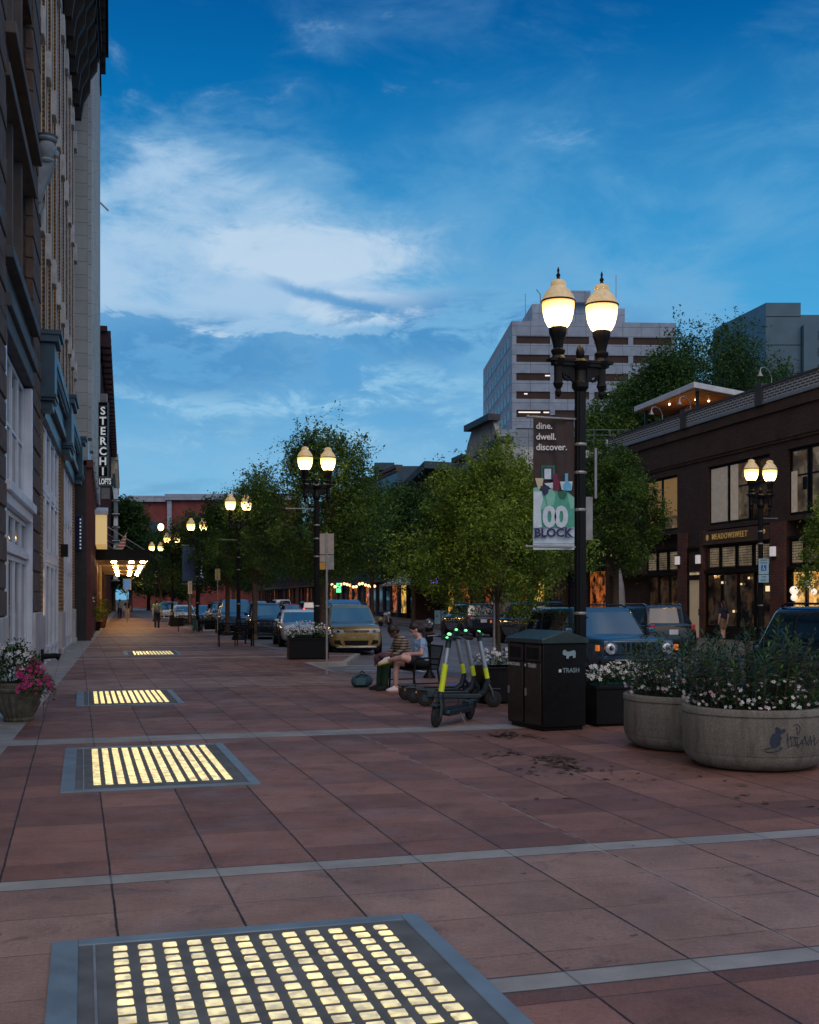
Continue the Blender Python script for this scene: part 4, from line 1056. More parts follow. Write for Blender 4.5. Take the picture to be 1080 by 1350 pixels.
# ---------------------------------------------------------------- street lamps
LAMPPROTO = None
def make_lamp():
    t = empty('street_lamp', (0,0,0))
    q = MB(); q.lathe([(.30,0),(.31,.05),(.27,.10),(.27,.14),(.22,.20),(.19,.34),(.21,.38),(.17,.42),(.14,.60),(.12,.75),(.13,.80),(.105,.86)], 16); q.build('base', M['iron'], t, smooth=30)
    q = MB(); q.lathe([(.088,.84),(.085,2.2),(.078,4.75),(.078,4.80)], 24, flute=.09); q.build('pole', M['iron'], t)
    for z in (1.55, 3.02, 3.55, 3.95):
        q = MB(); q.lathe([(.09,z-.02),(.095,z),(.09,z+.02)], 14); q.build('strap', M['steel'], t)
    q = MB(); q.lathe([(.078,4.70),(.12,4.76),(.12,4.82),(.09,4.87),(.085,5.0),(.13,5.06),(.15,5.12),(.11,5.16)], 14)
    q.box((0,0,5.09),(.86,.13,.06)); q.box((0,0,5.13),(.98,.17,.035)); q.build('crossarm', M['iron'], t, smooth=30)
    for s in (-1,1):
        q = MB(); pts = []
        for k in range(17):
            a = k/16*math.pi*2.6; r = .125*(1-k/22)
            pts.append((s*(.21 + r*math.cos(a)), 0, 4.94 + r*math.sin(a)))
        q.tube(pts, [.024]*17, 6)
        q.prismy([(s*.09,4.80),(s*.10,5.06),(s*.33,5.06),(s*.30,4.96),(s*.18,4.90)] if s > 0 else [(s*.18,4.90),(s*.30,4.96),(s*.33,5.06),(s*.10,5.06),(s*.09,4.80)], -.025, .025)
        q.build('scroll_bracket', M['iron'], t, smooth=40)
    q = MB(); q.lathe([(.07,5.14),(.045,5.18),(.06,5.21),(.065,5.27),(.04,5.34),(.0,5.38)], 10); q.build('centre_finial', M['iron'], t, smooth=50)
    for s in (-1,1):
        x = s*.345
        h = MB()
        h.lathe([(.0,4.60),(.035,4.63),(.05,4.68),(.035,4.72),(.06,4.76),(.075,4.80),(.06,4.84),(.06,5.04),(.10,5.10),(.11,5.15),(.08,5.20),(.10,5.24),(.105,5.27),(.07,5.30),(.075,5.34),(.10,5.44),(.125,5.50),(.135,5.57),(.125,5.60)], 14, (x,0,0), flute=.06)
        o = h.build('lamp_holder', M['iron'], t, smooth=30)
        g = MB(); g.lathe([(.115,5.585),(.15,5.62),(.19,5.70),(.215,5.80),(.228,5.90),(.230,5.955)], 22, (x,0,0)); g.build('globe', M['lamp_lo'], t, smooth=60)
        g = MB(); g.lathe([(.238,5.955),(.240,5.975),(.225,6.00),(.205,6.05),(.165,6.11),(.125,6.15),(.105,6.17),(.112,6.20),(.105,6.235),(.075,6.26),(.03,6.275)], 22, (x,0,0), flute=.03); hd = g.build('globe_hood', M['lamp_hi'], t, smooth=30)
        g = MB(); g.lathe([(.242,5.948),(.246,5.958),(.242,5.970)], 22, (x,0,0)); g.build('ring', M['iron'], hd)
        g = MB(); g.lathe([(.035,6.27),(.02,6.30),(.034,6.33),(.012,6.37),(.020,6.40),(.004,6.45)], 8, (x,0,0)); g.build('finial', M['iron'], hd, smooth=50)
    return t
proto = make_lamp()
def lampD(px, D): return (xp(px, D), D)
lamps = [
 (2.43, 16.2, R(19), 'large twin globe lamp post carrying the dine dwell discover banner'),
 (xp(417.5,33.8), 33.8, R(15), 'twin globe lamp post rising from the flower box left of the gold car'),
 (xp(314.5,49), 49, R(15), 'twin globe lamp post with its globes half hidden by leaves, above the slatted bench'),
 (xp(260,63.5), 63.5, R(15), 'twin globe lamp post hung with two dark blue banners'),
 (xp(227,77.5), 77.5, R(15), 'twin globe lamp post just past the one with dark blue banners'),
 (xp(206,90), 90, R(15), 'smallest twin globe lamp post by the end of the hotel canopy'),
 (xp(1003,36.9), 36.9, R(17), 'twin globe lamp post across the street in front of the shop sign'),
]
LT = []
for i, (x, y, rz, lb) in enumerate(lamps):
    o = proto if i == 0 else copy_tree(proto)
    o.location = (x, y, 0); o.rotation_euler = (0,0,rz); tag(o, lb, 'street lamp', 'twin globe street lamps'); LT.append(o)
    # the light each pair of globes throws around itself
    for s in (-1, 1):
        ld = bpy.data.lights.new('globe_light', 'POINT'); ld.energy = (230 if i == 0 else 180); ld.color = (1,.52,.15); ld.shadow_soft_size = .24
        lo = bpy.data.objects.new('globe_light', ld); COL.objects.link(lo); lo.parent = o; lo.location = (s*.345, 0, 5.85)
g = MB(); D = 104; g.ball((0,0,0), (.35,.35,.4), 10, 8)
t = empty('street_lamp', (xp(212,D), D, 0), 'single small warm lamp high above the far twin globes', 'street lamp')
g = MB(); g.ball((0,0,zp(695,D)), (.28,.28,.34), 10, 8); g.build('globe', M['lamp_far'], t)
g = MB(); g.tube([(0,0,0),(0,0,zp(695,D)-.2)], .07, 6); g.build('pole', M['iron'], t)

# banner arms and banners
def arm(parent, z, length, s=-1, y=0.0):
    q = MB(); q.tube([(s*.06,y,z),(s*length,y,z)], .016, 6); q.ball((s*length,y,z), .025, 6, 5); return q.build('banner_arm', M['steel'], parent)
arm(LT[0], zp(553,16.2), .82); arm(LT[0], zp(721.5,16.2), .84)
arm(LT[1], zp(671,33.8), .92); arm(LT[2], zp(712,49), .80); arm(LT[3], zp(770,63.5), .85); arm(LT[3], zp(719,63.5), .85)
arm(LT[6], zp(683,36.9), .62, 1)
# --- banner on the nearest lamp
bt = empty('banner', (2.43-.09*math.cos(R(8)), 16.16, 0), 'fabric banner reading dine dwell discover above 100 BLOCK', 'banner', rz=R(0))
BW = .585; bz1 = zp(547.5,16.2); bz0 = zp(725,16.2); BH = bz1-bz0
def banner_cloth(name, x0, x1, z0, z1, mt, y=0.0, parent=bt, n=20, th=.0):
    q = MB(); vs = []; fs = []
    nz = 16
    for j in range(nz+1):
        for i in range(n+1):
            x = x0+(x1-x0)*i/n; z = z0+(z1-z0)*j/nz
            vs.append((x, y + BYF(x, z), z))
    for j in range(nz):
        for i in range(n): fs.append((j*(n+1)+i, j*(n+1)+i+1, (j+1)*(n+1)+i+1, (j+1)*(n+1)+i))
    q.P(vs, fs); return q.build(name, mt, parent, smooth=80)
def BYF(x, z):
    t_ = (z-bz0)/BH
    return .012*math.sin(x*38+t_*2)*min(1, (t_*1.2)) + .010*math.sin(x*17+4+t_*5)
bcl = mat('dark_brown_banner_cloth', (.045,.028,.028), .75, 0, .15, 8, .1, 200)
zmid = bz0 + BH*.30
banner_cloth('dark_cloth', -BW, 0, bz0+BH*.30, bz1, bcl)
banner_cloth('pale_cloth', -BW, 0, bz0, bz0+BH*.30, mat('pale_blue_banner_cloth', (.55,.68,.78), .75, 0, .08, 9, .1, 200))
def bt_text(s, size, px_left, crop_y, mt, bold=.0, sx=1.0, space=1.0, dy=-.03):
    z = bz1 - (crop_y-55)/1265.0*BH
    x = -BW + (px_left-82)/375.0*BW
    return text_mesh(s, size, mt, 'lettering', bt, (x, dy, z), (R(90),0,0), .002, bold, 'LEFT', sx, space)
wl_ = mat('white_print', (.72,.74,.76), .6, 0, .05, 9)
bt_text('dine.', .128, 105, 163, wl_, .0022, .98, .98); bt_text('dwell.', .128, 105, 264, wl_, .0022, .98, .98); bt_text('discover.', .128, 105, 362, wl_, .0022, .98, .98)
nv = mat('navy_print', (.015,.02,.10), .6, 0, .05, 9)
def bpoly(pts, mt, k):
    q = MB(); pp = [(-BW + (x-82)/375.0*BW, bz1 - (y-55)/1265.0*BH) for x, y in pts]
    ar = sum(pp[i][0]*pp[(i+1)%len(pp)][1]-pp[(i+1)%len(pp)][0]*pp[i][1] for i in range(len(pp)))
    if ar < 0: pp = pp[::-1]
    q.prismy(pp, -.016-.0012*k, -.012-.0012*k); return q.build('printed_shape', mt, bt)
C_ = lambda n, c: mat(n, c, .65, 0, .12, 14)
teal = C_('teal_print', (.07,.36,.27)); mint = C_('mint_print', (.20,.52,.42)); dkg = C_('dark_green_print', (.02,.14,.09)); maroon = C_('maroon_print', (.16,.015,.05)); sky_ = C_('sky_blue_print', (.12,.45,.72)); crm = C_('cream_print', (.55,.52,.36)); lbl = C_('pale_blue_print', (.58,.70,.80)); nvy = C_('ink_blue_print', (.02,.03,.09))
bpoly([(84,770),(115,740),(200,800),(255,740),(330,790),(400,780),(455,830),(455,1108),(84,1108)], teal, 1)
bpoly([(84,740),(120,735),(190,860),(215,940),(150,945),(84,850)], mint, 2)
bpoly([(215,760),(255,745),(285,800),(270,900),(215,920),(195,840)], mint, 3)
bpoly([(84,775),(160,775),(170,850),(150,930),(160,1110),(84,1118)], lbl, 4)
bpoly([(155,530),(278,530),(278,650),(155,650)], dkg, 2); bpoly([(168,548),(262,548),(262,668),(168,668)], nvy, 3); bpoly([(184,562),(244,562),(244,658),(184,658)], lbl, 4)
bpoly([(98,648),(176,652),(165,720),(130,765)], crm, 5); bpoly([(180,700),(262,690),(262,745),(240,745)], lbl, 5); bpoly([(145,725),(225,722),(218,790),(180,815),(160,770)], nvy, 6)
bpoly([(268,610),(300,610),(305,660),(322,680),(318,770),(260,765),(262,670)], maroon, 7)
bpoly([(325,682),(440,680),(430,760),(340,760)], lbl, 5); bpoly([(370,605),(398,605),(398,680),(430,710),(425,768),(358,768),(355,710),(370,690)], sky_, 8); bpoly([(305,780),(380,760),(392,790),(370,845),(325,840)], dkg, 9)
bpoly([(388,790),(455,830),(455,935),(420,935)], mint, 3)
text_mesh('00', .40, lbl, 'lettering', bt, (-BW+.135, -.034, bz1-(1022-55)/1265.0*BH), (R(90),0,0), .002, .018, 'LEFT', .92, .92)
bz = bt_text('BLOCK', .165, 90, 1165, nv, .006, 1.0, 1.0, -.036)
# slab serifs on the block capitals
q = MB(); zc0 = bz1-(1165-55)/1265.0*BH; hh = .059
wB = .575/5.0
for x in (.018, .135, .475):
    for z in (-hh, hh): q.bx(-BW+x-.012, -BW+x+.042, -.037, -.033, zc0+z-.005, zc0+z+.005)
q.bx(-BW+.545,-BW+.582,-.037,-.033,zc0-hh-.005,zc0-hh+.005); q.bx(-BW+.54,-BW+.575,-.037,-.033,zc0+hh-.005,zc0+hh+.005)
q.build('serif', nv, bt)
q = MB(); q.bx(-BW, 0, -.028, -.024, bz0+.085, bz0+.089); q.build('seam', M['blackmatte'], bt)
# --- dark blue banners on the fourth lamp
for k, (xa, xb) in enumerate(((-.80,-.10),(.10,.42))):
    g = empty('banner', (lamps[3][0], 63.45, 0), ('plain dark blue banner left of its distant lamp post','narrow dark blue lettered banner right of its distant lamp post')[k], 'banner', 'dark blue banners on the distant post', R(12))
    q = MB(); q.bx(xa, xb, 0, .012, zp(766,63.5), zp(721,63.5)); q.build('cloth', M['navy'], g)
    if k: 
        q = MB()
        for j in range(9): q.bx(.2,.34,-.01,-.001, zp(727+4*j,63.5)-.10, zp(727+4*j,63.5))
        q.build('lettering', emat('pale_blue_letters', (.2,.45,.8), .35), g)
# straps holding grey boxes / sign backs on lamp A
g = empty('sign_plate', (2.43+.10, 16.3, 0), 'grey backed sign plate strapped behind the bannered lamp post', 'sign', rz=R(10))
q = MB(); q.bx(-.17,.10,.0,.01, zp(712,16.3), zp(655,16.3)); q.build('plate', M['steel'], g, bevel=.003)
q = MB(); q.tube([(.10,-.12,zp(658,16.3)),(.10,-.12,zp(592,16.3))], .022, 8); q.build('conduit', M['steel'], g)
# handicap sign on the right lamp
g = empty('parking_sign', (lamps[6][0]+.02, 36.65, 0), 'blue and white accessible parking sign on the lamp post across the street', 'sign')
def zr(py): return zp(py, 36.65)
q = MB(); q.bx(-.165,.165,-.01,0, zr(757), zr(736.5)); q.bx(-.165,.165,-.01,0, zr(768), zr(757.8)); q.build('plate', mat('pale_blue_sign_face', (.30,.50,.60), .5, 0, .1, 9), g, bevel=.003)
q = MB(); q.bx(-.085,.085,-.016,-.011, zr(752.5), zr(745)); q.build('symbol_field', mat('blue_sign_print', (.02,.10,.42), .5), g)
q = MB(); q.ball((-.012,-.02,zr(746)), (.014,.004,.014), 6, 5); q.tube([(-.012,-.02,zr(746.5)),(-.008,-.02,zr(749.3)),(.028,-.02,zr(749.5)),(.04,-.02,zr(751.4))], .009, 5)
q.tube([(-.008+.036*math.cos(a), -.02, zr(749.6)+.036*math.sin(a)) for a in [R(150+20*k) for k in range(11)]], .007, 5); q.build('symbol', wl_, g)
text_mesh('RESERVED', .052, nv, 'lettering', g, (0,-.014,zr(738.6)), (R(90),0,0), .001, .001); text_mesh('PARKING', .052, nv, 'lettering', g, (0,-.014,zr(742)), (R(90),0,0), .001, .001)
text_mesh('VAN', .07, nv, 'lettering', g, (0,-.014,zr(760.5)), (R(90),0,0), .001, .001); text_mesh('ONLY', .07, nv, 'lettering', g, (0,-.014,zr(765)), (R(90),0,0), .001, .001)

# ---------------------------------------------------------------- sign posts
def sign_post(px, D, plates, label, ztop):
    g = empty('sign_post', (xp(px,D), D, 0), label, 'sign post', 'slim sign posts by the kerb', R(6))
    q = MB(); q.bx(-.022,.022,-.012,.0,0,ztop); q.bx(-.022,-.012,-.03,-.012,0,ztop); q.bx(.012,.022,-.03,-.012,0,ztop); q.build('post', M['steel'], g)
    for (x0,x1,z0,z1,mt) in plates:
        q = MB(); q.bx(x0,x1,.004,.012,z0,z1); o = q.build('plate', mt, g)
        b_ = o.modifiers.new('Bevel','BEVEL'); b_.width = .03; b_.segments = 3; b_.limit_method = 'ANGLE'; b_.affect = 'EDGES'; b_.width = .0035
    return g
Z = lambda py: zp(py, 26.5)
bk = mat('beige_sign_back', (.42,.36,.32), .5, .3, .12, 5, dirt=.2)
sign_post(431, 26.5, [(-.165,.165,Z(731),Z(703.5),bk),(-.165,-.024,Z(741),Z(732),bk),(-.165,-.024,Z(751),Z(741.5),mat('amber_sign_back', (.55,.30,.06), .5, 0, .1, 6)),(.02,.165,Z(751),Z(732),M['steel'])], 'slim steel sign post with rounded plates seen from behind near the gold car', Z(702))
sign_post(287, 57, [(-.13,.13,zp(765,57),zp(750,57),mat('yellow_sign_back', (.45,.35,.14), .5, 0, .1, 5))], 'slim sign post with one small yellowish plate past the slatted bench', zp(749,57))
sign_post(250.5, 69, [(-.13,.13,zp(783,69),zp(766,69),mat('faded_sign_plate', (.40,.38,.30), .5, 0, .1, 5))], 'slim sign post beside the teal bicycle', zp(765,69))

# ---------------------------------------------------------------- parking meter
g = empty('parking_meter', (xp(566,25.3), 25.3, 0), 'grey domed parking meter on a post behind the bench', 'parking meter')
q = MB(); q.lathe([(.14,0),(.13,.04),(.06,.14),(.045,.3),(.04,.82)], 12); q.build('post', M['iron'], g, smooth=40)
q = MB(); q.box((0,0,.97),(.17,.13,.34)); q.build('body', M['blackmatte'], g, bevel=.03)
q = MB(); q.ball((0,0,1.19),(.115,.08,.13),14,10); q.build('head', M['chrome'], g, smooth=60)
q = MB(); q.box((0,-.09,1.20),(.10,.02,.07)); q.build('face', M['carglass'], g, bevel=.008)
q = MB(); q.box((.05,-.075,.98),(.06,.01,.10)); q.build('label_plate', mat('red_meter_label', (.45,.05,.04), .5), g)

# ---------------------------------------------------------------- bins
rzb = math.atan2(.9, -.38)          # long face direction, away from the near corner
g = empty('recycling_bin', (1.76, 15.0, 0), 'twin black recycling and trash bin with sloping lid by the bannered lamp post', 'litter bin', rz=0)
Mb = Matrix.Rotation(rzb, 4, 'Z')
# local: x along the long face (back-left), y towards ... right-handed: rotate so -y' is behind
LX, WY, HB = .98, .66, 1.22
Vx = Vector((math.cos(rzb), math.sin(rzb), 0)); Vy = Vector((Vx.y, -Vx.x, 0))
if Vy.x < 0: Vy = -Vy
MM = Matrix(((Vx.x, Vy.x, 0, 0), (Vx.y, Vy.y, 0, 0), (0, 0, 1, 0), (0, 0, 0, 1)))
brn = mat('brown_black_bin_door', (.022,.012,.009), .42, 0, .2, 3, .1, 40, dirt=.2)
def fl(q):      # mirrored frame: flip windings
    q.f = [f[::-1] for f in q.f]; return q
q = MB(); q.M = MM
q.bx(0,LX,0,WY,.05,HB-.06); q.bx(.03,LX-.03,.03,WY-.03,0,.05); fl(q).build('body', M['black'], g, bevel=.012)
q = MB(); q.M = MM
q.prismx([(-.03,HB-.06),(WY+.03,HB-.06),(WY+.03,HB-.0),(WY*.5,HB+.11),(-.03,HB+.0)], -.03, LX+.03); fl(q).build('lid', mat('grey_green_bin_lid', (.03,.05,.05), .35, .2, .2, 3, dirt=.3), g, bevel=.01)
for k in range(2):
    a = .03+k*LX/2; c = LX/2-.03+k*LX/2
    q = MB(); q.M = MM; q.bx(a, c, -.022, -.002, .08, .90); fl(q).build('door', brn, g, bevel=.006)
    q = MB(); q.M = MM; q.bx(a, c, -.022, -.002, .92, 1.14); fl(q).build('hood_panel', brn, g, bevel=.006)
    q = MB(); q.M = MM; q.bx(a+.06, c-.06, -.028, -.0225, .95, 1.10); fl(q).build('opening', M['blackmatte'], g)
    q = MB(); q.M = MM; q.bx(c-.05, c-.03, -.04, -.022, .45, .55); fl(q).build('handle', M['steel'], g)
wt = mat('white_vinyl', (.6,.6,.6), .5, 0, .1, 9)
angL = math.atan2(-Vx.y, -Vx.x)      # reading direction on the long face: from far to near
for k, s in enumerate(('TRASH', 'RECYCLING')):
    c = Vx*(LX*(.25+.5*k)) - Vy*.03
    text_mesh(s, .075 if k == 0 else .055, wt, 'lettering', g, (c.x, c.y, .86), (R(90),0,angL), .001, .0015)
for k in range(2):
    c = Vx*(LX*(.44+.5*k)) - Vy*.029
    q = MB(); q.lathe([(.0,0),(.022,0),(.022,.002),(.0,.002)], 8); o = q.build('emblem', wt, g); o.location = (c.x, c.y, .862); o.rotation_euler = (R(90),0,angL)
# near side face with cow shaped emblem and word
angR = math.atan2(Vy.y, Vy.x)
c = Vy*(WY*.60) - Vx*.004
text_mesh('TRASH', .085, mat('teal_grey_vinyl', (.18,.27,.30), .5), 'lettering', g, (c.x+Vy.x*.03, c.y+Vy.y*.03, .80), (R(90),0,angR), .001, .002)
cow = [(-.10,.03),(-.085,.055),(-.05,.055),(-.04,.035),(-.0,.03),(.06,.05),(.09,.045),(.10,.02),(.095,-.05),(.06,-.055),(.055,-.02),(.0,-.03),(-.01,-.06),(-.045,-.06),(-.045,-.02),(-.08,-.015),(-.10,-.0)]
q = MB(); q.prismy(cow, -.003, 0); o = q.build('emblem', mat('grey_blue_vinyl', (.22,.33,.38), .5), g); o.location = (c.x, c.y, 1.02); o.rotation_euler = (0,0,angR)
q = MB(); q.bx(-.16,-.12,-.003,0,-.02,.02); o = q.build('emblem', wt, g); o.location = (c.x, c.y, .80); o.rotation_euler = (0,0,angR)

# ---------------------------------------------------------------- planters and flowers
rs = np.random.RandomState(11)
def leaves_mesh(name, mats, pts, dirs, lens, wid, parent, droop=.4, seg=2, matidx=None):
    """long thin leaves: each a bent strip"""
    V = []; Fc = []; MI = []
    for i, (p, d, l) in enumerate(zip(pts, dirs, lens)):
        d = Vector(d).normalized(); side = d.cross(Vector((0,0,1)))
        side = side.normalized() if side.length > .01 else Vector((1,0,0))
        side = (side + Vector(rs.randn(3)*.3)).normalized()
        w = wid*rs.uniform(.7,1.2); o = len(V); p = Vector(p)
        prev = p
        V += [tuple(p)]
        q1 = p + d*l*.5 ; q1.z -= droop*l*.10
        q2 = p + d*l; q2.z -= droop*l*.45
        V += [tuple(q1-side*w*.5), tuple(q1+side*w*.5), tuple(q2)]
        Fc += [(o, o+1, o+3, o+2)] if seg == 1 else [(o, o+1, o+2), (o+1, o+3, o+2)]
        MI += [0 if matidx is None else matidx[i]]*(1 if seg == 1 else 2)
    me = bpy.data.meshes.new(name); me.from_pydata(V, [], Fc)
    for m_ in mats: me.materials.append(m_)
    me.polygons.foreach_set('material_index', MI)
    o = bpy.data.objects.new(name, me); COL.objects.link(o); o.parent = parent; return o
def blossoms(name, mt, centers, r, parent):
    q = MB()
    for c in centers:
        c = Vector(c); n = Vector((rs.randn()*.4, -abs(rs.randn())-.3, rs.rand()+.3)).normalized()
        a = n.orthogonal().normalized(); b_ = n.cross(a); rr = r*rs.uniform(.6,1.15); k = 5; ph = rs.rand()*6
        vs = [c]; 
        for j in range(k):
            t0 = ph+6.283*j/k
            vs += [c + (a*math.cos(t0-.45)+b_*math.sin(t0-.45))*rr*.85 + n*rr*.15, c + (a*math.cos(t0)+b_*math.sin(t0))*rr*1.1 + n*rr*.25, c + (a*math.cos(t0+.45)+b_*math.sin(t0+.45))*rr*.85 + n*rr*.15]
        q.P(vs, [(0,1+3*j,2+3*j,3+3*j) for j in range(k)])
    return q.build(name, mt, parent)
def round_planter(x, y, label, rad=.74, hgt=.635):
    g = empty('concrete_planter', (x,y,0), label, 'planter', 'round concrete planters')
    q = MB(); q.lathe([(rad*.62,0),(rad*.80,.015),(rad*.93,.075),(rad*.985,.155),(rad*.985,.165),(rad*.99,.17),(rad,.18),(rad,hgt-.085),(rad*.99,hgt-.08),(rad*.99,hgt-.072),(rad*1.012,hgt-.066),(rad*1.012,hgt-.012),(rad*.995,hgt),(rad*.90,hgt),(rad*.885,hgt-.02),(rad*.88,hgt-.12)], 64)
    q.build('pot', M['agg'], g, smooth=50)
    q = MB(); q.lathe([(0,hgt-.07),(rad*.89,hgt-.09)], 24); q.build('soil', M['soil'], g)
    return g
def planter_plants(x, y, label, rad, hgt, nst, hmax, seed, wblos, lsz=.10):
    global rs
    rs = np.random.RandomState(seed)
    g = empty('planter_shrub', (x,y,hgt-.08), label, 'plant', 'leafy shrubs in the round planters')
    pts, dirs, lens = [], [], []; stems = MB()
    for i in range(nst):
        a = rs.rand()*6.283; r = rad*math.sqrt(rs.rand())*.85; bx_, by_ = r*math.cos(a), r*math.sin(a)
        hs = hmax*(1-.45*(r/rad)**2)*rs.uniform(.6,1.08); lean = r/rad*.35+rs.rand()*.15
        tip = Vector((bx_+math.cos(a)*hs*lean + rs.randn()*.05, by_+math.sin(a)*hs*lean + rs.randn()*.05, hs))
        b0 = Vector((bx_,by_,0)); stems.tube([b0, b0.lerp(tip,.5)+Vector((0,0,.02)), tip], [.006,.005,.002], 4, caps=False)
        nl = int(16+hs*32)
        for k in range(nl):
            f = .12+.9*(k/nl); p = b0.lerp(tip, min(f,1)); aa = k*2.4+rs.rand()
            out = Vector((math.cos(aa), math.sin(aa), rs.uniform(.1,.9) + (.8 if f > .9 else 0)))
            pts.append(p); dirs.append(out); lens.append(lsz*rs.uniform(.7,1.4))
    stems.build('stem', M['bark'], g)
    leaves_mesh('foliage', [M['leafblade'], M['leafmid']], pts, dirs, lens, lsz*.26, g, .5, 2, [int(rs.rand() < .2) for _ in pts])
    cs = []
    for k in range(wblos):
        a = rs.rand()*6.283; r = rad*rs.uniform(.55,1.12)
        cs.append((r*math.cos(a), r*math.sin(a), .10+rs.rand()**1.5*.22*(1.2 if r < rad*.95 else .6)-.0))
    blossoms('blossoms', M['petalwhite'], cs[:int(len(cs)*.8)], .021, g)
    blossoms('blossoms', mat('blush_petal', (.5,.34,.38), .7, 0, .1, 30), cs[int(len(cs)*.8):], .022, g)
    # low bedding foliage spilling at the rim
    pts, dirs, lens = [], [], []
    for k in range(1500):
        a = rs.rand()*6.283; r = rad*rs.uniform(.45,1.05); p = (r*math.cos(a), r*math.sin(a), .06+rs.rand()*.17)
        pts.append(p); dirs.append((math.cos(a)+rs.randn()*.8, math.sin(a)+rs.randn()*.8, rs.rand()*1.2)); lens.append(rs.uniform(.03,.065))
    leaves_mesh('bedding_foliage', [M['leafdark']], pts, dirs, lens, .026, g, .4, 2)
    return g
pA = (3.65, 12.06); pB = (3.30, 13.52)
pg = round_planter(*pA, 'large round concrete planter with mouse drawing and scribble on its side')
round_planter(*pB, 'round concrete planter tucked behind the one with the mouse drawing')
planter_plants(*pA, 'tall leafy shrub with white blossoms filling the planter that has a mouse drawing', .66, .635, 130, .92, 21, 230)
planter_plants(*pB, 'leafy shrub with white blossoms in the rear round planter next to the bins', .66, .635, 95, .80, 22, 150)
# ink drawing on the planter (mouse and scrawl) wrapped on its curve
ink = mat('dark_blue_ink', (.018,.03,.06), .8, 0, .3, 30)
def onpot(px, py, lift=.004):
    # pixel of the drawing -> point on the pot surface
    dx = (px-540)/F; dz = (790-py)/F
    rad = .74+lift; cx, cy = pA
    a = dx*dx+1; b_ = -2*(dx*cx+cy); c_ = cx*cx+cy*cy-rad*rad
    D = (-b_-math.sqrt(max(b_*b_-4*a*c_,0)))/(2*a)
    return Vector((dx*D, D, H+dz*D))
def stroke(q, pts, w, crop=True):
    P3 = [onpot(780+x/3.6, 820+y/3.6) for x, y in pts]
    q.tube([p - Vector(pg.location) for p in P3], w, 5)
def fillpoly(q, pts):
    P3 = [onpot(780+x/3.6, 820+y/3.6, .003) - Vector(pg.location) for x, y in pts]
    c = sum(P3, Vector())/len(P3); n = len(P3)
    q.P([c]+P3, [(0, 1+i, 1+(i+1) % n) for i in range(n)])
q = MB(); fillpoly(q, [(875,505),(890,503),(902,512),(918,508),(922,520),(908,530),(898,535),(900,560),(895,585),(878,600),(858,598),(847,580),(848,555),(858,535),(872,525)])
fillpoly(q, [(872,503),(882,498),(890,506),(884,516),(874,514)])
stroke(q, [(855,596),(835,602),(822,606),(828,617),(855,620),(885,612),(908,600)], .0045); stroke(q, [(893,550),(905,552),(903,548)], .004); stroke(q, [(890,598),(904,597)], .004)
q.build('mouse_drawing', ink, pg)
q = MB()
for pts in ([(960,490),(978,486),(992,500),(988,525),(975,535)], [(975,497),(978,530)], [(930,530),(935,600)], [(925,565),(960,545),(985,550)], [(945,540),(950,585),(965,550),(972,592)], [(975,545),(980,600),(1000,560),(1004,590)],
            [(1000,570),(1015,545),(1022,585),(1030,560)], [(1030,590),(1040,540),(1045,585)], [(1042,570),(1065,550)], [(1055,535),(1060,585),(1078,560)], [(940,590),(1010,575)], [(1010,548),(1012,540)]):
    stroke(q, pts, .0035)
q.build('scribble', ink, pg)

def box_planter(x, y, rz, L_, W_, h_, label, n, seed, fl_h=.28):
    global rs
    rs = np.random.RandomState(seed)
    g = empty('box_planter', (x,y,0), label, 'planter', 'black box planters with white flowers', rz)
    q = MB(); q.bx(-L_/2,L_/2,-W_/2,W_/2,.03,h_); q.bx(-L_/2-.02,L_/2+.02,-W_/2-.02,W_/2+.02,h_-.05,h_+.0)
    q.bx(-L_/2+.03,L_/2-.03,-W_/2+.03,W_/2-.03,0,.03); q.build('box', M['black'], g, bevel=.01)
    f = empty('white_flowers', (x,y,h_), label.replace('black box planter', 'mound of small white flowers in the black box planter'), 'flowers', 'white flowers in the box planters', rz)
    pts, dirs, lens = [], [], []
    for k in range(n*9):
        u, v = rs.uniform(-1,1), rs.uniform(-1,1); z = (1-.5*u*u-.4*v*v)*fl_h*rs.rand()
        pts.append((u*L_*.56, v*W_*.6, z)); dirs.append((u+rs.randn()*.7, v+rs.randn()*.7, .3+rs.rand())); lens.append(rs.uniform(.04,.08))
    leaves_mesh('foliage', [M['leafdark']], pts, dirs, lens, .03, f, .5)
    cs = []
    for k in range(n):
        u, v = rs.uniform(-1,1), rs.uniform(-1,1); cs.append((u*L_*.58, v*W_*.62, (1-.5*u*u-.4*v*v)*fl_h*rs.uniform(.35,1.12)+.02))
    blossoms('blossoms', M['petalwhite'], cs, .030, f)
    return g
box_planter(2.98, 16.0, R(16), 1.05, .6, .56, 'black box planter behind the bannered lamp', 170, 31)
box_planter(1.55, 19.3, R(16), .8, .6, .62, 'black box planter left of the twin bins', 60, 32)
box_planter(-2.98, 33.3, R(12), 1.15, .7, .62, 'black box planter left of the gold car', 200, 33, .45)
box_planter(xp(281,66), 66, R(12), 1.0, .6, .5, 'black box planter behind the teal bicycle', 110, 35, .7)
box_planter(xp(233,74), 74, R(12), .9, .7, .55, 'black box planter right of the walking man', 120, 36, .7)

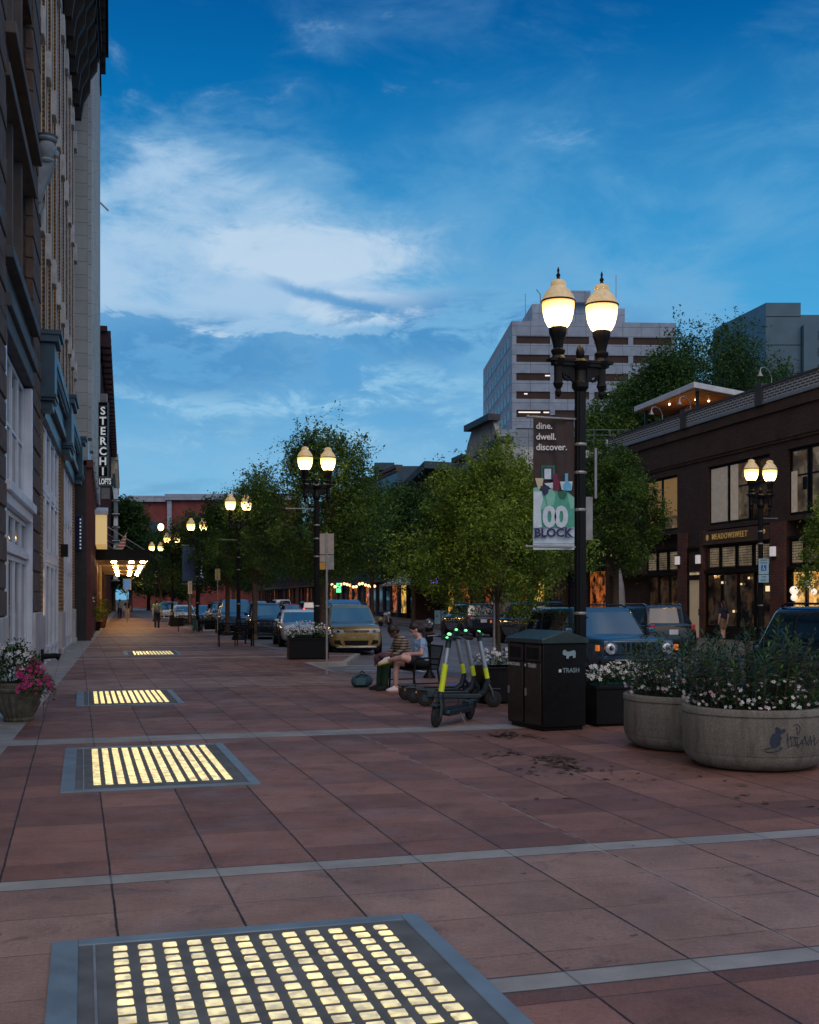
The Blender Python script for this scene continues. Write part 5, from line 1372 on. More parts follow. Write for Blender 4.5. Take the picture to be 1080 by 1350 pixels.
# fluted stone pot with flowers at the left edge
g = empty('flower_pot', (-5.62, 16.35, 0), 'mossy fluted stone pot at the left picture edge', 'flower pot')
q = MB(); q.lathe([(.19,0),(.21,.03),(.20,.06),(.24,.12),(.30,.24),(.33,.36),(.335,.43)], 40, flute=.07); q.lathe([(.33,.43),(.36,.44),(.365,.47),(.345,.49),(.355,.54),(.33,.56),(.30,.555),(.295,.50)], 40)
q.build('pot', mat('mossy_dark_stone', (.12,.11,.085), .95, 0, .35, 9, .7, 40, dirt=.6), g, smooth=30)
q = MB(); q.lathe([(0,.52),(.30,.51)], 20); q.build('soil', M['soil'], g)
rs = np.random.RandomState(41)
f = empty('pot_flowers', (-5.62,16.35,.52), 'white blossoms and trailing magenta petunias in the fluted pot', 'flowers')
pts, dirs, lens = [], [], []
for k in range(1100):
    a = rs.rand()*6.283; r = .34*math.sqrt(rs.rand()); z = rs.rand()**.8*.66*(1-.5*(r/.34)**2)
    pts.append((r*math.cos(a)-.03, r*math.sin(a), z)); dirs.append((math.cos(a)*.7+rs.randn()*.4, math.sin(a)*.7+rs.randn()*.4, .5+rs.rand())); lens.append(rs.uniform(.05,.10))
for k in range(700):
    a = rs.uniform(-1.2,.9); r = rs.uniform(.22,.50); pts.append((r*math.cos(a), r*math.sin(a), .16-1.1*max(0,r-.28)+rs.randn()*.06)); dirs.append((math.cos(a), math.sin(a), rs.randn()*.5)); lens.append(rs.uniform(.03,.06))
leaves_mesh('foliage', [M['leafmid'], M['leafdark']], pts, dirs, lens, .035, f, .5, 2, [int(rs.rand()<.5) for _ in pts])
cs = [( -.05+rs.randn()*.16, rs.randn()*.14-.1, rs.uniform(.15,.62)) for k in range(46)]
blossoms('blossoms', M['petalwhite'], cs, .042, f)
cs = []
for k in range(210):
    a = rs.uniform(-1.3,.7); r = rs.uniform(.16,.50); cs.append((r*math.cos(a), r*math.sin(a)-.02, .24-1.15*max(0,r-.26)+rs.randn()*.05))
blossoms('trailing_blossoms', M['petalpink'], cs, .032, f)
q = MB(); q.tube([(.36,-.1,.1),(.42,-.15,-.15),(.40,-.15,-.45)], .004, 4); q.build('stem', M['bark'], f)
blossoms('blossoms', M['petalwhite'], [(.42,-.17,-.16),(.40,-.16,-.20)], .05, f)

# pots along the left wall
def wall_pot(px, D, py_top, w, h, mt, label, seed, leafm, ph, shape='square'):
    global rs
    rs = np.random.RandomState(seed)
    g = empty('plant_pot', (xp(px,D), D, 0), label, 'plant pot', rz=R(14))
    q = MB()
    if shape == 'square': q.prism([(-w/2,-w/2),(w/2,-w/2),(w/2,w/2),(-w/2,w/2)], .0, h-.04); q.bx(-w/2-.02,w/2+.02,-w/2-.02,w/2+.02,h-.08,h)
    else: q.lathe([(w*.32,0),(w*.36,.05),(w*.5,h*.8),(w*.54,h),(w*.48,h)], 20)
    q.build('pot', mt, g, bevel=.01)
    f = empty('potted_shrub', (xp(px,D), D, h), 'green shrub growing in the ' + label, 'plant')
    pts, dirs, lens = [], [], []
    for k in range(900):
        a = rs.rand()*6.283; z = rs.rand(); r = w*.75*math.sqrt(rs.rand())*(1-.4*abs(z-.4)); pts.append((r*math.cos(a), r*math.sin(a), z*ph)); dirs.append((math.cos(a), math.sin(a), .6)); lens.append(rs.uniform(.10,.2))
    leaves_mesh('foliage', [leafm], pts, dirs, lens, .07, f, .6)
    q = MB(); q.tube([(0,0,-.1),(0,0,ph*.8)], .03, 5); q.build('stem', M['bark'], f)
    return f
navyp = mat('dark_blue_glazed_pot', (.02,.03,.10), .3, 0, .15, 3, coat=.4)
f = wall_pot(115, 52.5, 0, .55, .88, navyp, 'tall square dark blue pot by the black shopfront', 51, M['leafdark'], 1.3)
blossoms('blossoms', M['petalwhite'], [(rs.randn()*.25, rs.randn()*.2-.2, rs.uniform(.3,1.3)) for k in range(26)], .06, f)
wall_pot(131, 69, 0, .95, .72, mat('dark_red_pot', (.09,.025,.025), .5), 'round dark red pot before the lit canopy wall', 52, leaf_mat('yellow_green_leaf', (.10,.17,.01), (.26,.32,.03)), 1.0, 'round')
wall_pot(126.5, 63, 0, .6, .5, M['iron'], 'small iron pot between the blue pot and red pot', 53, M['leafbright'], .8, 'round')

# ---------------------------------------------------------------- benches
def make_bench(L_=1.2):
    t = empty('bench', (0,0,0))      # long axis x, sitter faces -y
    q = MB()
    for k in range(13):
        y = -.22+k*.036; q.bx(-L_/2, L_/2, y-.011, y+.011, .43, .445)
    q.bx(-L_/2,L_/2,-.255,-.235,.405,.45)
    q.build('seat', M['iron'], t)
    q = MB(); n = int(L_/.05)
    for k in range(n+1):
        x = -L_/2+.02+(L_-.04)*k/n; q.tube([(x,.235,.44),(x,.26,.60),(x,.335,.86)], .008, 4, caps=False)
    q.tube([(-L_/2,.335,.87),(L_/2,.335,.87)], .018, 6); q.tube([(-L_/2,.25,.52),(L_/2,.25,.52)], .013, 6)
    q.build('backrest', M['iron'], t)
    for s in (-1,1):
        q = MB(); x = s*L_/2; q.tube([(x,-.25,0),(x,-.235,.42),(x,-.21,.62)], .018, 6); q.tube([(x,-.21,.64),(x,.0,.655),(x,.28,.63)], .018, 6); q.build('armrest', M['iron'], t)
        q = MB(); q.tube([(x,.30,0),(x,.235,.43),(x,.335,.87)], .018, 6); q.build('leg', M['iron'], t)
        q = MB(); q.tube([(x,-.25,0),(x,-.24,.43)], .018, 6); q.tube([(x,-.25,.18),(x,.28,.18)], .012, 5); q.build('leg', M['iron'], t)
    return t
bp = make_bench(1.25)
gl = [(gp(548,912).x-.04, 21.75, R(-68), 'black slatted bench on which the two people sit'),
      (xp(311,42.2), 42.2, R(-165), 'black slatted bench with light shining through its back, left of the table bench'),
      (xp(343,44.4), 44.8, R(12), 'black bench just right of the slatted bench, before the dark blue car'),
      (xp(251,61.5), 61.5, R(-168), 'small dark bench left of the teal bicycle'),
      (xp(276,60), 60.5, R(15), 'small dark bench right of the teal bicycle')]
for i, (x, y, rz, lb) in enumerate(gl):
    o = bp if i == 0 else copy_tree(bp)
    o.location = (x,y,0); o.rotation_euler = (0,0,rz); tag(o, lb, 'bench', 'black metal benches')
BENCH = gl[0]
g = empty('bistro_table', (xp(323,42.8), 42.6, 0), 'small square black table between the two distant benches', 'table')
q = MB(); q.bx(-.35,.35,-.35,.35,.68,.71); q.build('tabletop', M['iron'], g)
for sx in (-1,1):
    for sy in (-1,1): q = MB(); q.tube([(sx*.3,sy*.3,0),(sx*.3,sy*.3,.68)], .02, 5); q.build('leg', M['iron'], g)

# bicycle
g = empty('bicycle', (xp(260,60.5), 59.8, 0), 'teal bicycle standing front on beside a far bench', 'bicycle', rz=R(-70))
for x in (-.52,.52):
    q = MB(); q.tube([(x+.33*math.cos(a),0,.33+.33*math.sin(a)) for a in [6.283*k/20 for k in range(21)]], .022, 5, caps=False); w_ = q.build('wheel', mat('teal_tyre', (.05,.22,.24), .5), g)
    q = MB()
    for k in range(8): q.tube([(x,0,.33),(x+.32*math.cos(k*.785),0,.33+.32*math.sin(k*.785))], .003, 3)
    q.build('spokes', M['steel'], w_)
q = MB(); q.tube([(-.52,0,.33),(-.12,0,.30),(-.22,0,.80),(.36,0,.78),(-.12,0,.30)], .018, 6); q.tube([(-.52,0,.33),(-.22,0,.72)], .014, 5); q.tube([(.36,0,.78),(.52,0,.33)], .016, 5); q.tube([(.36,0,.78),(.34,0,1.0)], .014, 5); q.build('frame', mat('teal_frame', (.03,.20,.22), .35, .3), g)
q = MB(); q.tube([(.38,-.28,1.0),(.34,0,1.0),(.38,.28,1.0)], .014, 5); q.build('handlebar', M['black'], g)
q = MB(); q.ball((-.24,0,.86),(.13,.07,.035),8,5); q.build('saddle', M['black'], g)

# ---------------------------------------------------------------- kick scooters
neon = mat('neon_yellow_wrap', (.60,.72,.02), .4, 0, .12, 12, emit=(.7,.9,.03), es=.03)
gl_led = emat('green_display_light', (.08,1,.22), 1.8)
grey = mat('pale_grey_tube', (.34,.40,.46), .35, .6, .1, 6)
slate = mat('slate_scooter_paint', (.028,.045,.055), .4, .3, .15, 5, .1, 40)
def make_scooter(lower_neon):
    t = empty('kick_scooter', (0,0,0))       # forward +x, origin midway between the wheels
    for x in (-.50,.52):
        q = MB(); q.lathe([(.05,-.026),(.10,-.03),(.122,-.018),(.126,0),(.122,.018),(.10,.03),(.05,.026)], 22, (x,0,.126), axis='Y'); w_ = q.build('wheel', M['rubber'], t, smooth=40)
        q = MB(); q.lathe([(0,-.034),(.055,-.032),(.06,0),(.055,.032),(0,.034)], 12, (x,0,.126), axis='Y'); q.build('hub', slate, w_, smooth=40)
    q = MB(); q.prismy([(-.36,.125),(.30,.125),(.36,.16),(.33,.20),(-.36,.20),(-.40,.17)], -.085, .085); q.build('deck', slate, t, bevel=.015)
    q = MB(); q.bx(-.34,.28,-.075,.075,.2005,.206); q.build('grip_mat', M['blackmatte'], t)
    q = MB(); q.box((-.50,0,.245),(.30,.09,.02)); q.box((-.62,0,.20),(.02,.09,.10)); q.box((-.42,0,.19),(.12,.12,.10)); q.build('rear_fender', slate, t, bevel=.01)
    q = MB(); q.box((-.645,0,.215),(.008,.05,.03)); q.build('tail_reflector', M['amber'], t)
    q = MB(); q.tube([(.30,0,.17),(.40,0,.24),(.44,0,.40)], [.045,.05,.04], 8); q.tube([(.44,0,.36),(.50,-.055,.25),(.52,-.055,.13)], .022, 6); q.tube([(.44,0,.36),(.50,.055,.25),(.52,.055,.13)], .022, 6); q.build('fork', slate, t, smooth=40)
    q = MB(); q.box((.53,0,.275),(.20,.075,.02)); q.build('front_fender', slate, t, bevel=.008)
    top = Vector((.30,0,1.06)); bot = Vector((.445,0,.36)); L_ = top-bot
    parts = [(0,.10,slate)] + ([(.10,.58,neon),(.58,.86,grey)] if lower_neon else [(.10,.32,neon),(.32,.90,grey)]) + [((.86 if lower_neon else .90),1.0,slate)]
    for a, c, mm in parts:
        q = MB(); q.tube([bot+L_*a, bot+L_*c], .036, 12); q.build('stem', mm, t, smooth=40)
    q = MB(); q.tube([top+Vector((0,-.30,.05)), top+Vector((.01,0,.035)), top+Vector((0,.30,.05))], .019, 8); q.box(top+Vector((.01,0,.03)), (.10,.16,.06)); q.build('handlebar', slate, t, smooth=40)
    for s in (-1,1): q = MB(); q.tube([top+Vector((0,s*.20,.05)), top+Vector((0,s*.315,.05))], .024, 8); q.build('grip', M['rubber'], t, smooth=40)
    q = MB(); q.tube([top+Vector((.02,-.14,.05)),top+Vector((.08,-.26,.03))], .006, 4); q.tube([top+Vector((.02,.14,.05)),top+Vector((.08,.26,.03))], .006, 4); q.build('brake_lever', M['steel'], t)
    q = MB(); q.ball(top+Vector((.0,-.0,.075)), (.026,.03,.018), 8, 6); q.ball(top+Vector((.05,-.0,.035)), (.014,.03,.018), 8, 6); q.build('display_light', gl_led, t)
    q = MB(); q.tube([(.0,.08,.15),(-.03,.16,.005)], .009, 5); q.build('kickstand', M['steel'], t)
    return t
s1 = make_scooter(True); s1.scale = (1.12,1.12,1.12); s1.location = (.62, 16.05, 0); s1.rotation_euler = (R(-4), 0, math.atan2(-1.0, -.50)); tag(s1, 'nearest kick scooter with long neon yellow stem wrap, facing the camera', 'scooter', 'parked kick scooters')
s2 = make_scooter(False)
for i, (x, y, a, lb) in enumerate(((1.02,18.5,R(-6),'kick scooter facing right, front one of the three side by side'),(.84,19.15,R(2),'kick scooter facing right, middle of the three parked side by side'),(.70,19.8,R(7),'kick scooter facing right, closest to the bench of the three in line'))):
    o = s2 if i == 0 else copy_tree(s2)
    o.scale = (1.08,1.08,1.08); o.location = (x-.22+.0,y,0); o.rotation_euler = (R((-3,2,4)[i]),0,a); tag(o, lb, 'scooter', 'parked kick scooters')
# ---------------------------------------------------------------- vehicles
def paint(name, col, metal=.5, rough=.3):
    m, nt, b = new_mat(name); e = E(nt)
    n = e.rng(e.noise(e.obj(), 2.5, 4), .3, .7, .88, 1.1)
    nt.links.new(e.mix(1.0, col, e.xyz(n,n,n), 'MULTIPLY'), b.inputs['Base Color'])
    b.inputs['Metallic'].default_value = metal; b.inputs['Roughness'].default_value = rough; b.inputs['Coat Weight'].default_value = 1; b.inputs['Coat Roughness'].default_value = .03
    nt.links.new(e.rng(e.noise(e.obj(), 9, 4), .3, .7, rough-.05, rough+.08), b.inputs['Roughness'])
    return m
def rring(hx0, hx1, hy, z, r, n=4):
    """rounded rectangle ring in plan, from x=hx0..hx1, y=-hy..hy"""
    pts = []
    for (cx, cy, a0) in ((hx1-r, hy-r, 0), (hx0+r, hy-r, 90), (hx0+r, -hy+r, 180), (hx1-r, -hy+r, 270)):
        for k in range(n+1):
            a = R(a0+90*k/n); pts.append((cx+r*math.cos(a), cy+r*math.sin(a), z))
    return pts
def loft(q, rings, cap0=True, cap1=True):
    n = len(rings[0]); vs = [p for r_ in rings for p in r_]; fs = []
    for i in range(len(rings)-1):
        for k in range(n): fs.append((i*n+k, i*n+(k+1)%n, (i+1)*n+(k+1)%n, (i+1)*n+k))
    if cap0: fs.append(tuple(range(n))[::-1])
    if cap1: fs.append(tuple((len(rings)-1)*n+k for k in range(n)))
    return q.P(vs, fs)
def make_car(p, pm, label, group, loc, rz, lit=False):
    t = empty('parked_car' if not lit else 'moving_car', loc, label, p.get('cat','car'), group, rz)
    L_, W_, Hh = p['L'], p['W'], p['H']; hw = W_/2; hl = L_/2
    belt, hood, clr = p['belt'], p['hood'], p.get('clr', .22)
    xf, xr = p['xf'], p['xr']          # base of windscreen, base of rear window
    tf, tr = p['tf'], p['tr']          # top of windscreen / rear window
    # lower body: cross sections along the length
    q = MB(); rings = []
    nose = p.get('nose', .35)
    st = [(-hl, .90, .62*belt, .55), (-hl+.05, .955, belt*.96, .25), (-hl+.30, .99, belt*1.0, .04), (xr, 1, belt, 0), ((xr+xf)/2, 1, belt, 0), (xf, 1, belt*.995, 0),
          (xf+.35*(hl-xf), .995, hood+.35*(belt-hood)*.8, 0), (hl-.28, .965, hood, .04), (hl-.08, .90, hood-.10*p.get('slope',1), .2), (hl, .80, hood-.30*p.get('slope',1), .5)]
    for (x, wf, zt, sh) in st:
        w = hw*wf; z0 = clr + .12*sh; zb = clr+.10+.1*sh; zm = (clr+zt)/2
        half = [(0,z0),(w*.86,z0),(w*.955,zb),(w*.99,zm-.10),(w,zm+.05),(w*.985,zt-.16),(w*.95,zt-.06),(w*.86,zt),(w*.5,zt+.025),(0,zt+.035)]
        ring = [(x, y, z) for y, z in half] + [(x, -y, z) for y, z in half[-2:0:-1]]
        rings.append(ring)
    loft(q, rings); q.f = [f[::-1] for f in q.f]
    # check orientation by recomputing normals
    body = q.build('body', pm, t)
    bm = bmesh_fix(body)
    body.data.polygons.foreach_set('use_smooth', [True]*len(body.data.polygons)); body.data.set_sharp_from_angle(angle=R(32))
    md = body.modifiers.new('Subdivision', 'SUBSURF'); md.levels = md.render_levels = p.get('sub', 2)
    # cabin
    gw0, gw1 = hw*.93, hw*p.get('tum', .76); zt = Hh; r = .14
    q = MB()
    def lv(f, sc=0.0): 
        return rring(xr+(tr-xr)*f+sc, xf+(tf-xf)*f-sc, gw0+(gw1-gw0)*f-sc, belt-.04+(zt-.05-(belt-.04))*f, r)
    rg = [lv(0), lv(.5), lv(.9), lv(.97, .012)]
    top = [(x_, y_, zt-.012) for (x_, y_, z_) in rring(tr+.05, tf-.05, gw1-.06, 0, r)]
    top2 = [(x_, y_, zt+.005) for (x_, y_, z_) in rring(tr+.25, tf-.25, gw1-.22, 0, r)]
    loft(q, rg+[top, top2]); cab = q.build('cabin', pm, t, smooth=50)
    # windows: slightly proud panes
    def front(f, s, side='f', off=.008):
        x = (xf+(tf-xf)*f) if side == 'f' else (xr+(tr-xr)*f); w = gw0+(gw1-gw0)*f
        nx = 1 if side == 'f' else -1
        return (x+nx*off, s*(w-.10), belt-.04+(zt-.05-belt+.04)*f + off*.5)
    for side in 'fr':
        q = MB(); vs = [front(.07,-1,side), front(.07,1,side), front(.90,1,side), front(.90,-1,side)]
        n1 = 6; V=[]; 
        for j in range(n1+1):
            for i in range(n1+1):
                f = .07+.83*j/n1; s = -1+2*i/n1; x,y,z = front(f, s, side); bulge = .035*(1-s*s)
                V.append((x+(bulge if side=='f' else -bulge), y, z))
        q.P(V, [(j*(n1+1)+i, j*(n1+1)+i+1, (j+1)*(n1+1)+i+1, (j+1)*(n1+1)+i) for j in range(n1) for i in range(n1)])
        q.build('windscreen' if side == 'f' else 'rear_window', M['carglass'], t, smooth=60)
    for s in (-1,1):
        npn = p.get('panes', 3)
        for k in range(npn):
            def sp(f, u):
                xa = xr+(tr-xr)*f+.14; xb = xf+(tf-xf)*f-.14; w = gw0+(gw1-gw0)*f
                return (xa+(xb-xa)*u, s*(w+.006), belt-.04+(zt-.05-belt+.04)*f)
            u0, u1 = k/npn+.02, (k+1)/npn-.02
            q = MB(); q.P([sp(.12,u0), sp(.12,u1), sp(.86,u1), sp(.86,u0)], [(0,1,2,3)]); q.build('side_window', M['carglass'], t)
        q = MB(); q.box((xf-.12, s*(hw+.06), belt+.08), (.12,.17,.13)); q.build('mirror', pm if not p.get('blackmirror') else M['black'], t, bevel=.03)
        if p.get('rails'):
            q = MB(); q.tube([(tr+.15,s*(gw1-.06),zt),(tr+.3,s*(gw1-.05),zt+.05),(tf-.4,s*(gw1-.05),zt+.05),(tf-.2,s*(gw1-.06),zt)], .018, 6); q.build('roof_rail', p.get('railm', M['black']), t)
    # wheels and arches
    rw = p.get('rw', .34); ax = p['ax']
    for x in ax:
        for s in (-1,1):
            q = MB(); q.lathe([(0,hw-.02),(rw*1.17,hw-.02),(rw*1.17,hw+.006),(rw*1.02,hw+.012)], 22, (x,0,rw), axis='Y'); 
            if s < 0: q.v = [(v[0],-v[1],v[2]) for v in q.v]; q.f = [f[::-1] for f in q.f]
            q.build('wheel_arch', M['blackmatte'], t)
            q = MB(); q.lathe([(rw*.6,hw-.20),(rw*.97,hw-.19),(rw,hw-.10),(rw,hw-.03),(rw*.95,hw+.018),(rw*.66,hw+.022),(rw*.64,hw-.01)], 24, (x,0,rw), axis='Y')
            if s < 0: q.v = [(v[0],-v[1],v[2]) for v in q.v]; q.f = [f[::-1] for f in q.f]
            w_ = q.build('wheel', M['rubber'], t, smooth=40)
            q = MB(); y0 = hw+.0
            q.lathe([(0,y0),(rw*.14,y0+.012),(rw*.16,y0)], 10, (x,0,rw), axis='Y'); q.lathe([(rw*.56,y0),(rw*.62,y0+.02),(rw*.665,y0+.01)], 24, (x,0,rw), axis='Y')
            for k in range(5):
                a = 6.283*k/5+.3; q.box((x+rw*.34*math.cos(a), y0+.004, rw+rw*.34*math.sin(a)), (rw*.56,.014,rw*.15), ry=-a)
            if s < 0: q.v = [(v[0],-v[1],v[2]) for v in q.v]; q.f = [f[::-1] for f in q.f]
            q.build('rim', M['chrome'], w_)
    # faces
    fx = hl
    style = p.get('style', 'sedan')
    if style == 'boxy':
        q = MB(); q.box((fx-.02,0,hood-.20),(.06,W_*.86,.30)); q.build('grille_panel', pm, t, bevel=.03)
        q = MB()
        for k in range(7): q.box((fx+.012, (k-3)*.115, hood-.20), (.03,.062,.20))
        q.build('grille', M['blackmatte'], t, bevel=.01)
        for s in (-1,1):
            q = MB(); q.lathe([(.0,.055),(.07,.05),(.095,.03),(.115,.02),(.12,0)], 22, (0,0,0), axis='X'); o = q.build('headlight', M['lens'], t, smooth=50); o.location = (fx-.0, s*W_*.345, hood-.20)
            q = MB(); q.lathe([(.115,.0),(.118,.045),(.135,.045),(.14,0)], 22, axis='X'); r2 = q.build('ring', M['chrome'], o, smooth=30)
            q = MB(); q.lathe([(0,.062),(.05,.058),(.05,.05)], 12, axis='X'); q.build('projector', M['carglass'], o)
            q = MB(); q.box((fx-.06, s*(hw-.03), hood-.20), (.12,.05,.12)); q.build('side_marker', M['amber'], t, bevel=.01)
            q = MB(); q.box((fx+.02, s*W_*.30, .52), (.06,.2,.08)); q.build('fog_lamp', M['amber'] if False else M['lens'], t, bevel=.02)
        q = MB(); q.box((fx+.0,0,.56),(.16,W_*.96,.22)); q.box((fx+.03,0,.36),(.14,W_*.88,.16)); q.build('front_bumper', M['blackmatte'], t, bevel=.04)
        q = MB(); q.box((fx+.085,0,.66),(.02,W_*.62,.025)); q.build('trim', M['steel'], t)
        q = MB(); q.box((fx+.09,0,.52),(.01,.31,.155)); q.build('plate', M['plate'], t)
    else:
        for s in (-1,1):
            q = MB(); a = [(0.0,.0),(.34,.05),(.36,.13),(.30,.17),(.0,.12)]
            pts = [(s*(hw*.48+u*1.02), hood-.30+v) for u, v in a]
            if s < 0: pts = pts[::-1]
            q.prismx(pts, fx-.22, fx-.015); o = q.build('headlight', M['lens'], t, bevel=.015)
            q = MB(); q.box((fx-.03, s*hw*.66, hood-.215), (.06,.09,.07)); q.build('projector', M['carglass'], o)
            q = MB(); q.prismx([(s*hw*.52,.34),(s*hw*.80,.40),(s*hw*.80,.50),(s*hw*.60,.52)] if s > 0 else [(s*hw*.60,.52),(s*hw*.80,.50),(s*hw*.80,.40),(s*hw*.52,.34)], fx-.1, fx-.0); q.build('lower_intake', M['blackmatte'], t, bevel=.02)
        q = MB(); q.prismx([(-hw*.46,.50),(-hw*.40,.34),(hw*.40,.34),(hw*.46,.50)], fx-.15, fx+.015); q.build('grille', M['blackmatte'], t, bevel=.02)
        q = MB(); q.box((fx-.005,0,hood-.20),(.05,W_*.46,.055)); q.build('upper_grille', M['blackmatte'], t, bevel=.01)
        q = MB(); q.box((fx+.02,0,hood-.19),(.02,W_*.44,.018)); q.box((fx+.02,0,hood-.225),(.02,W_*.42,.014)); q.build('chrome_bar', M['chrome'], t)
        q = MB(); q.ball((fx+.03,0,hood-.205),(.015,.075,.032),12,6); q.build('emblem', mat('blue_oval_badge', (.05,.10,.28), .3, .5), t)
        q = MB(); q.box((fx-.02,0,.275),(.10,W_*.74,.05)); q.build('skid_plate', M['chrome'] if p.get('skid') else M['blackmatte'], t, bevel=.015)
    # rear
    for s in (-1,1):
        q = MB(); q.box((-hl+.10, s*(hw*.80), belt-.14), (.14,.16,.20)); q.build('tail_lamp', M['braked'] if lit else M['tailred'], t, bevel=.02)
    q = MB(); q.box((-hl+.02,0,belt-.28),(.06,.32,.16)); q.build('plate', M['plate'], t)
    q = MB(); q.box((-hl+.03,0,.42),(.14,W_*.92,.22)); q.build('rear_bumper', M['blackmatte'], t, bevel=.04)
    q = MB(); q.bx(-hl+.2, hl-.2, -hw*.86, hw*.86, clr-.05, clr+.06); q.build('underbody', M['blackmatte'], t)
    if p.get('interior'):
        q = MB()
        for s in (-1,1): q.box(((xf+tf)/2-.75, s*.36, belt+.10), (.14,.44,.5)); q.ball(((xf+tf)/2-.75, s*.36, belt+.42), (.07,.13,.10), 8, 6)
        q.build('seat', M['blackmatte'], t)
    return t
import bmesh
def bmesh_fix(o):
    bm = bmesh.new(); bm.from_mesh(o.data); bmesh.ops.recalc_face_normals(bm, faces=bm.faces); bm.to_mesh(o.data); bm.free()

SUV = dict(L=4.5, W=1.84, H=1.68, belt=1.10, hood=1.02, xf=.95, xr=-2.05, tf=.15, tr=-1.75, ax=(-1.33,1.36), rw=.35, cat='car', skid=True, rails=True)
SED = dict(L=4.6, W=1.80, H=1.45, belt=.95, hood=.86, xf=.95, xr=-1.65, tf=.15, tr=-.95, ax=(-1.38,1.36), rw=.32, panes=2)
BOX = dict(L=4.25, W=1.82, H=1.70, belt=1.13, hood=1.10, xf=.95, xr=-1.98, tf=.45, tr=-1.82, ax=(-1.28,1.29), rw=.355, style='boxy', slope=.25, rails=True, tum=.80, blackmirror=False)
VAN = dict(L=4.9, W=1.95, H=1.85, belt=1.15, hood=1.05, xf=1.2, xr=-2.3, tf=.35, tr=-2.1, ax=(-1.45,1.5), rw=.36, skid=False)
gold = paint('gold_metallic_paint', (.36,.235,.07), .4, .3)
steelblue = paint('steel_blue_paint', (.035,.08,.125), .5, .28)
blackp = paint('black_car_paint', (.010,.012,.016), .3, .22)
navyc = paint('dark_blue_car_paint', (.012,.022,.05), .4, .25)
whitec = paint('white_car_paint', (.55,.60,.66), .0, .3)
bluec = paint('blue_car_paint', (.05,.16,.30), .4, .28)
redc = paint('red_car_paint', (.30,.015,.02), .3, .28)
silverc = paint('silver_car_paint', (.35,.38,.42), .7, .3)
def heading(dx, dy): return math.atan2(dy, dx)
zr_ = ROAD_Z
hP = heading(-PV.x, -PV.y)            # facing down the street towards the camera
nl = 'cars parked along the near kerb'; fr = 'cars parked along the far kerb'; mv = 'cars driving down the street'
# boxy blue car behind the bins: front centre (4.62, 23)
ct = Vector((4.62,23,0)) + PV*2.1
make_car(BOX, steelblue, 'steel blue boxy car with round headlights parked behind the bins and planters', nl, (ct.x, ct.y, zr_), hP)
big = dict(SUV); big.update(L=4.7, W=1.9, H=1.76, belt=1.14)
make_car(big, blackp, 'big black car cut by the picture edge behind the planters', nl, (7.15, 17.2, zr_), hP)
ct = Vector((-1.77,38,0)) + Vector((-.16,.987,0))*2.25
make_car(SUV, gold, 'gold crossover car parked facing the camera beside the sign post', nl, (ct.x, ct.y, zr_), heading(.16,-.987))
make_car(VAN, bluec, 'tall blue car whose roof shows just behind the gold crossover', nl, (-3.0+.1, 49.5, zr_), heading(.14,-.99))
make_car(SED, whitec, 'white sedan parked facing the camera behind the flower box and lamp', nl, (-4.55, 46.6, zr_), heading(.2,-.98))
make_car(SUV, navyc, 'dark blue car parked facing the camera behind the distant benches', nl, (-7.0, 55.2, zr_), heading(.2,-.98))
make_car(VAN, bluec, 'bright blue van parked left of the dark blue car', nl, (-9.7, 63.0, zr_), heading(.2,-.98))
make_car(SUV, navyc, 'distant dark car seen between the lamp post and the narrow sign post', nl, (xp(285,73), 75, zr_), heading(.25,-.97))
make_car(SED, whitec, 'white car at the far left of the parked row past the teal bicycle', nl, (xp(238,83), 84, zr_), heading(.25,-.97))
make_car(SED, bluec, 'pale blue car in the parked row behind the dark blue banners', nl, (xp(268,79), 80, zr_), heading(.25,-.97))
make_car(SUV, silverc, 'small silver car in the distance behind the walking man', nl, (xp(222,98), 98, zr_), heading(.25,-.97))
# driving away or approaching in the road
aw_ = heading(PV.x, PV.y)
make_car(SED, redc, 'red sedan with lit brake lamps driving away up the street', mv, (xp(380,100), 102, zr_), aw_, True)
make_car(VAN, whitec, 'white van beyond the red sedan in traffic', mv, (xp(366,118), 120, zr_), aw_, True)
make_car(SUV, silverc, 'silver car approaching beside the white van', mv, (xp(340,112), 113, zr_), hP, False)
make_car(SUV, bluec, 'blue car with lit red lamp halfway up the street left of the red sedan', mv, (xp(308,92), 93, zr_), aw_, True)
make_car(SED, whitec, 'pale sedan far up the street near its vanishing end', mv, (xp(290,150), 150, zr_), aw_, True)
make_car(SUV, navyc, 'far dark car with glowing brake lamps right of the red sedan', mv, (xp(404,105), 106, zr_), aw_, True)
# far kerb
make_car(SUV, navyc, 'dark blue car with red tail lamp under the yellow green tree', fr, (3.0, 57.8, zr_), aw_)
b2 = dict(BOX); b2.update(L=4.7, H=1.78)
make_car(b2, blackp, 'black boxy off-road car parked under the yellow green tree', fr, (5.1, 48.0, zr_), heading(PV.x-.02, PV.y))
make_car(dict(SUV, railm=M['chrome']), blackp, 'black crossover with silver roof rails seen from behind in front of the brick shops', fr, (7.9, 38.9, zr_), aw_)

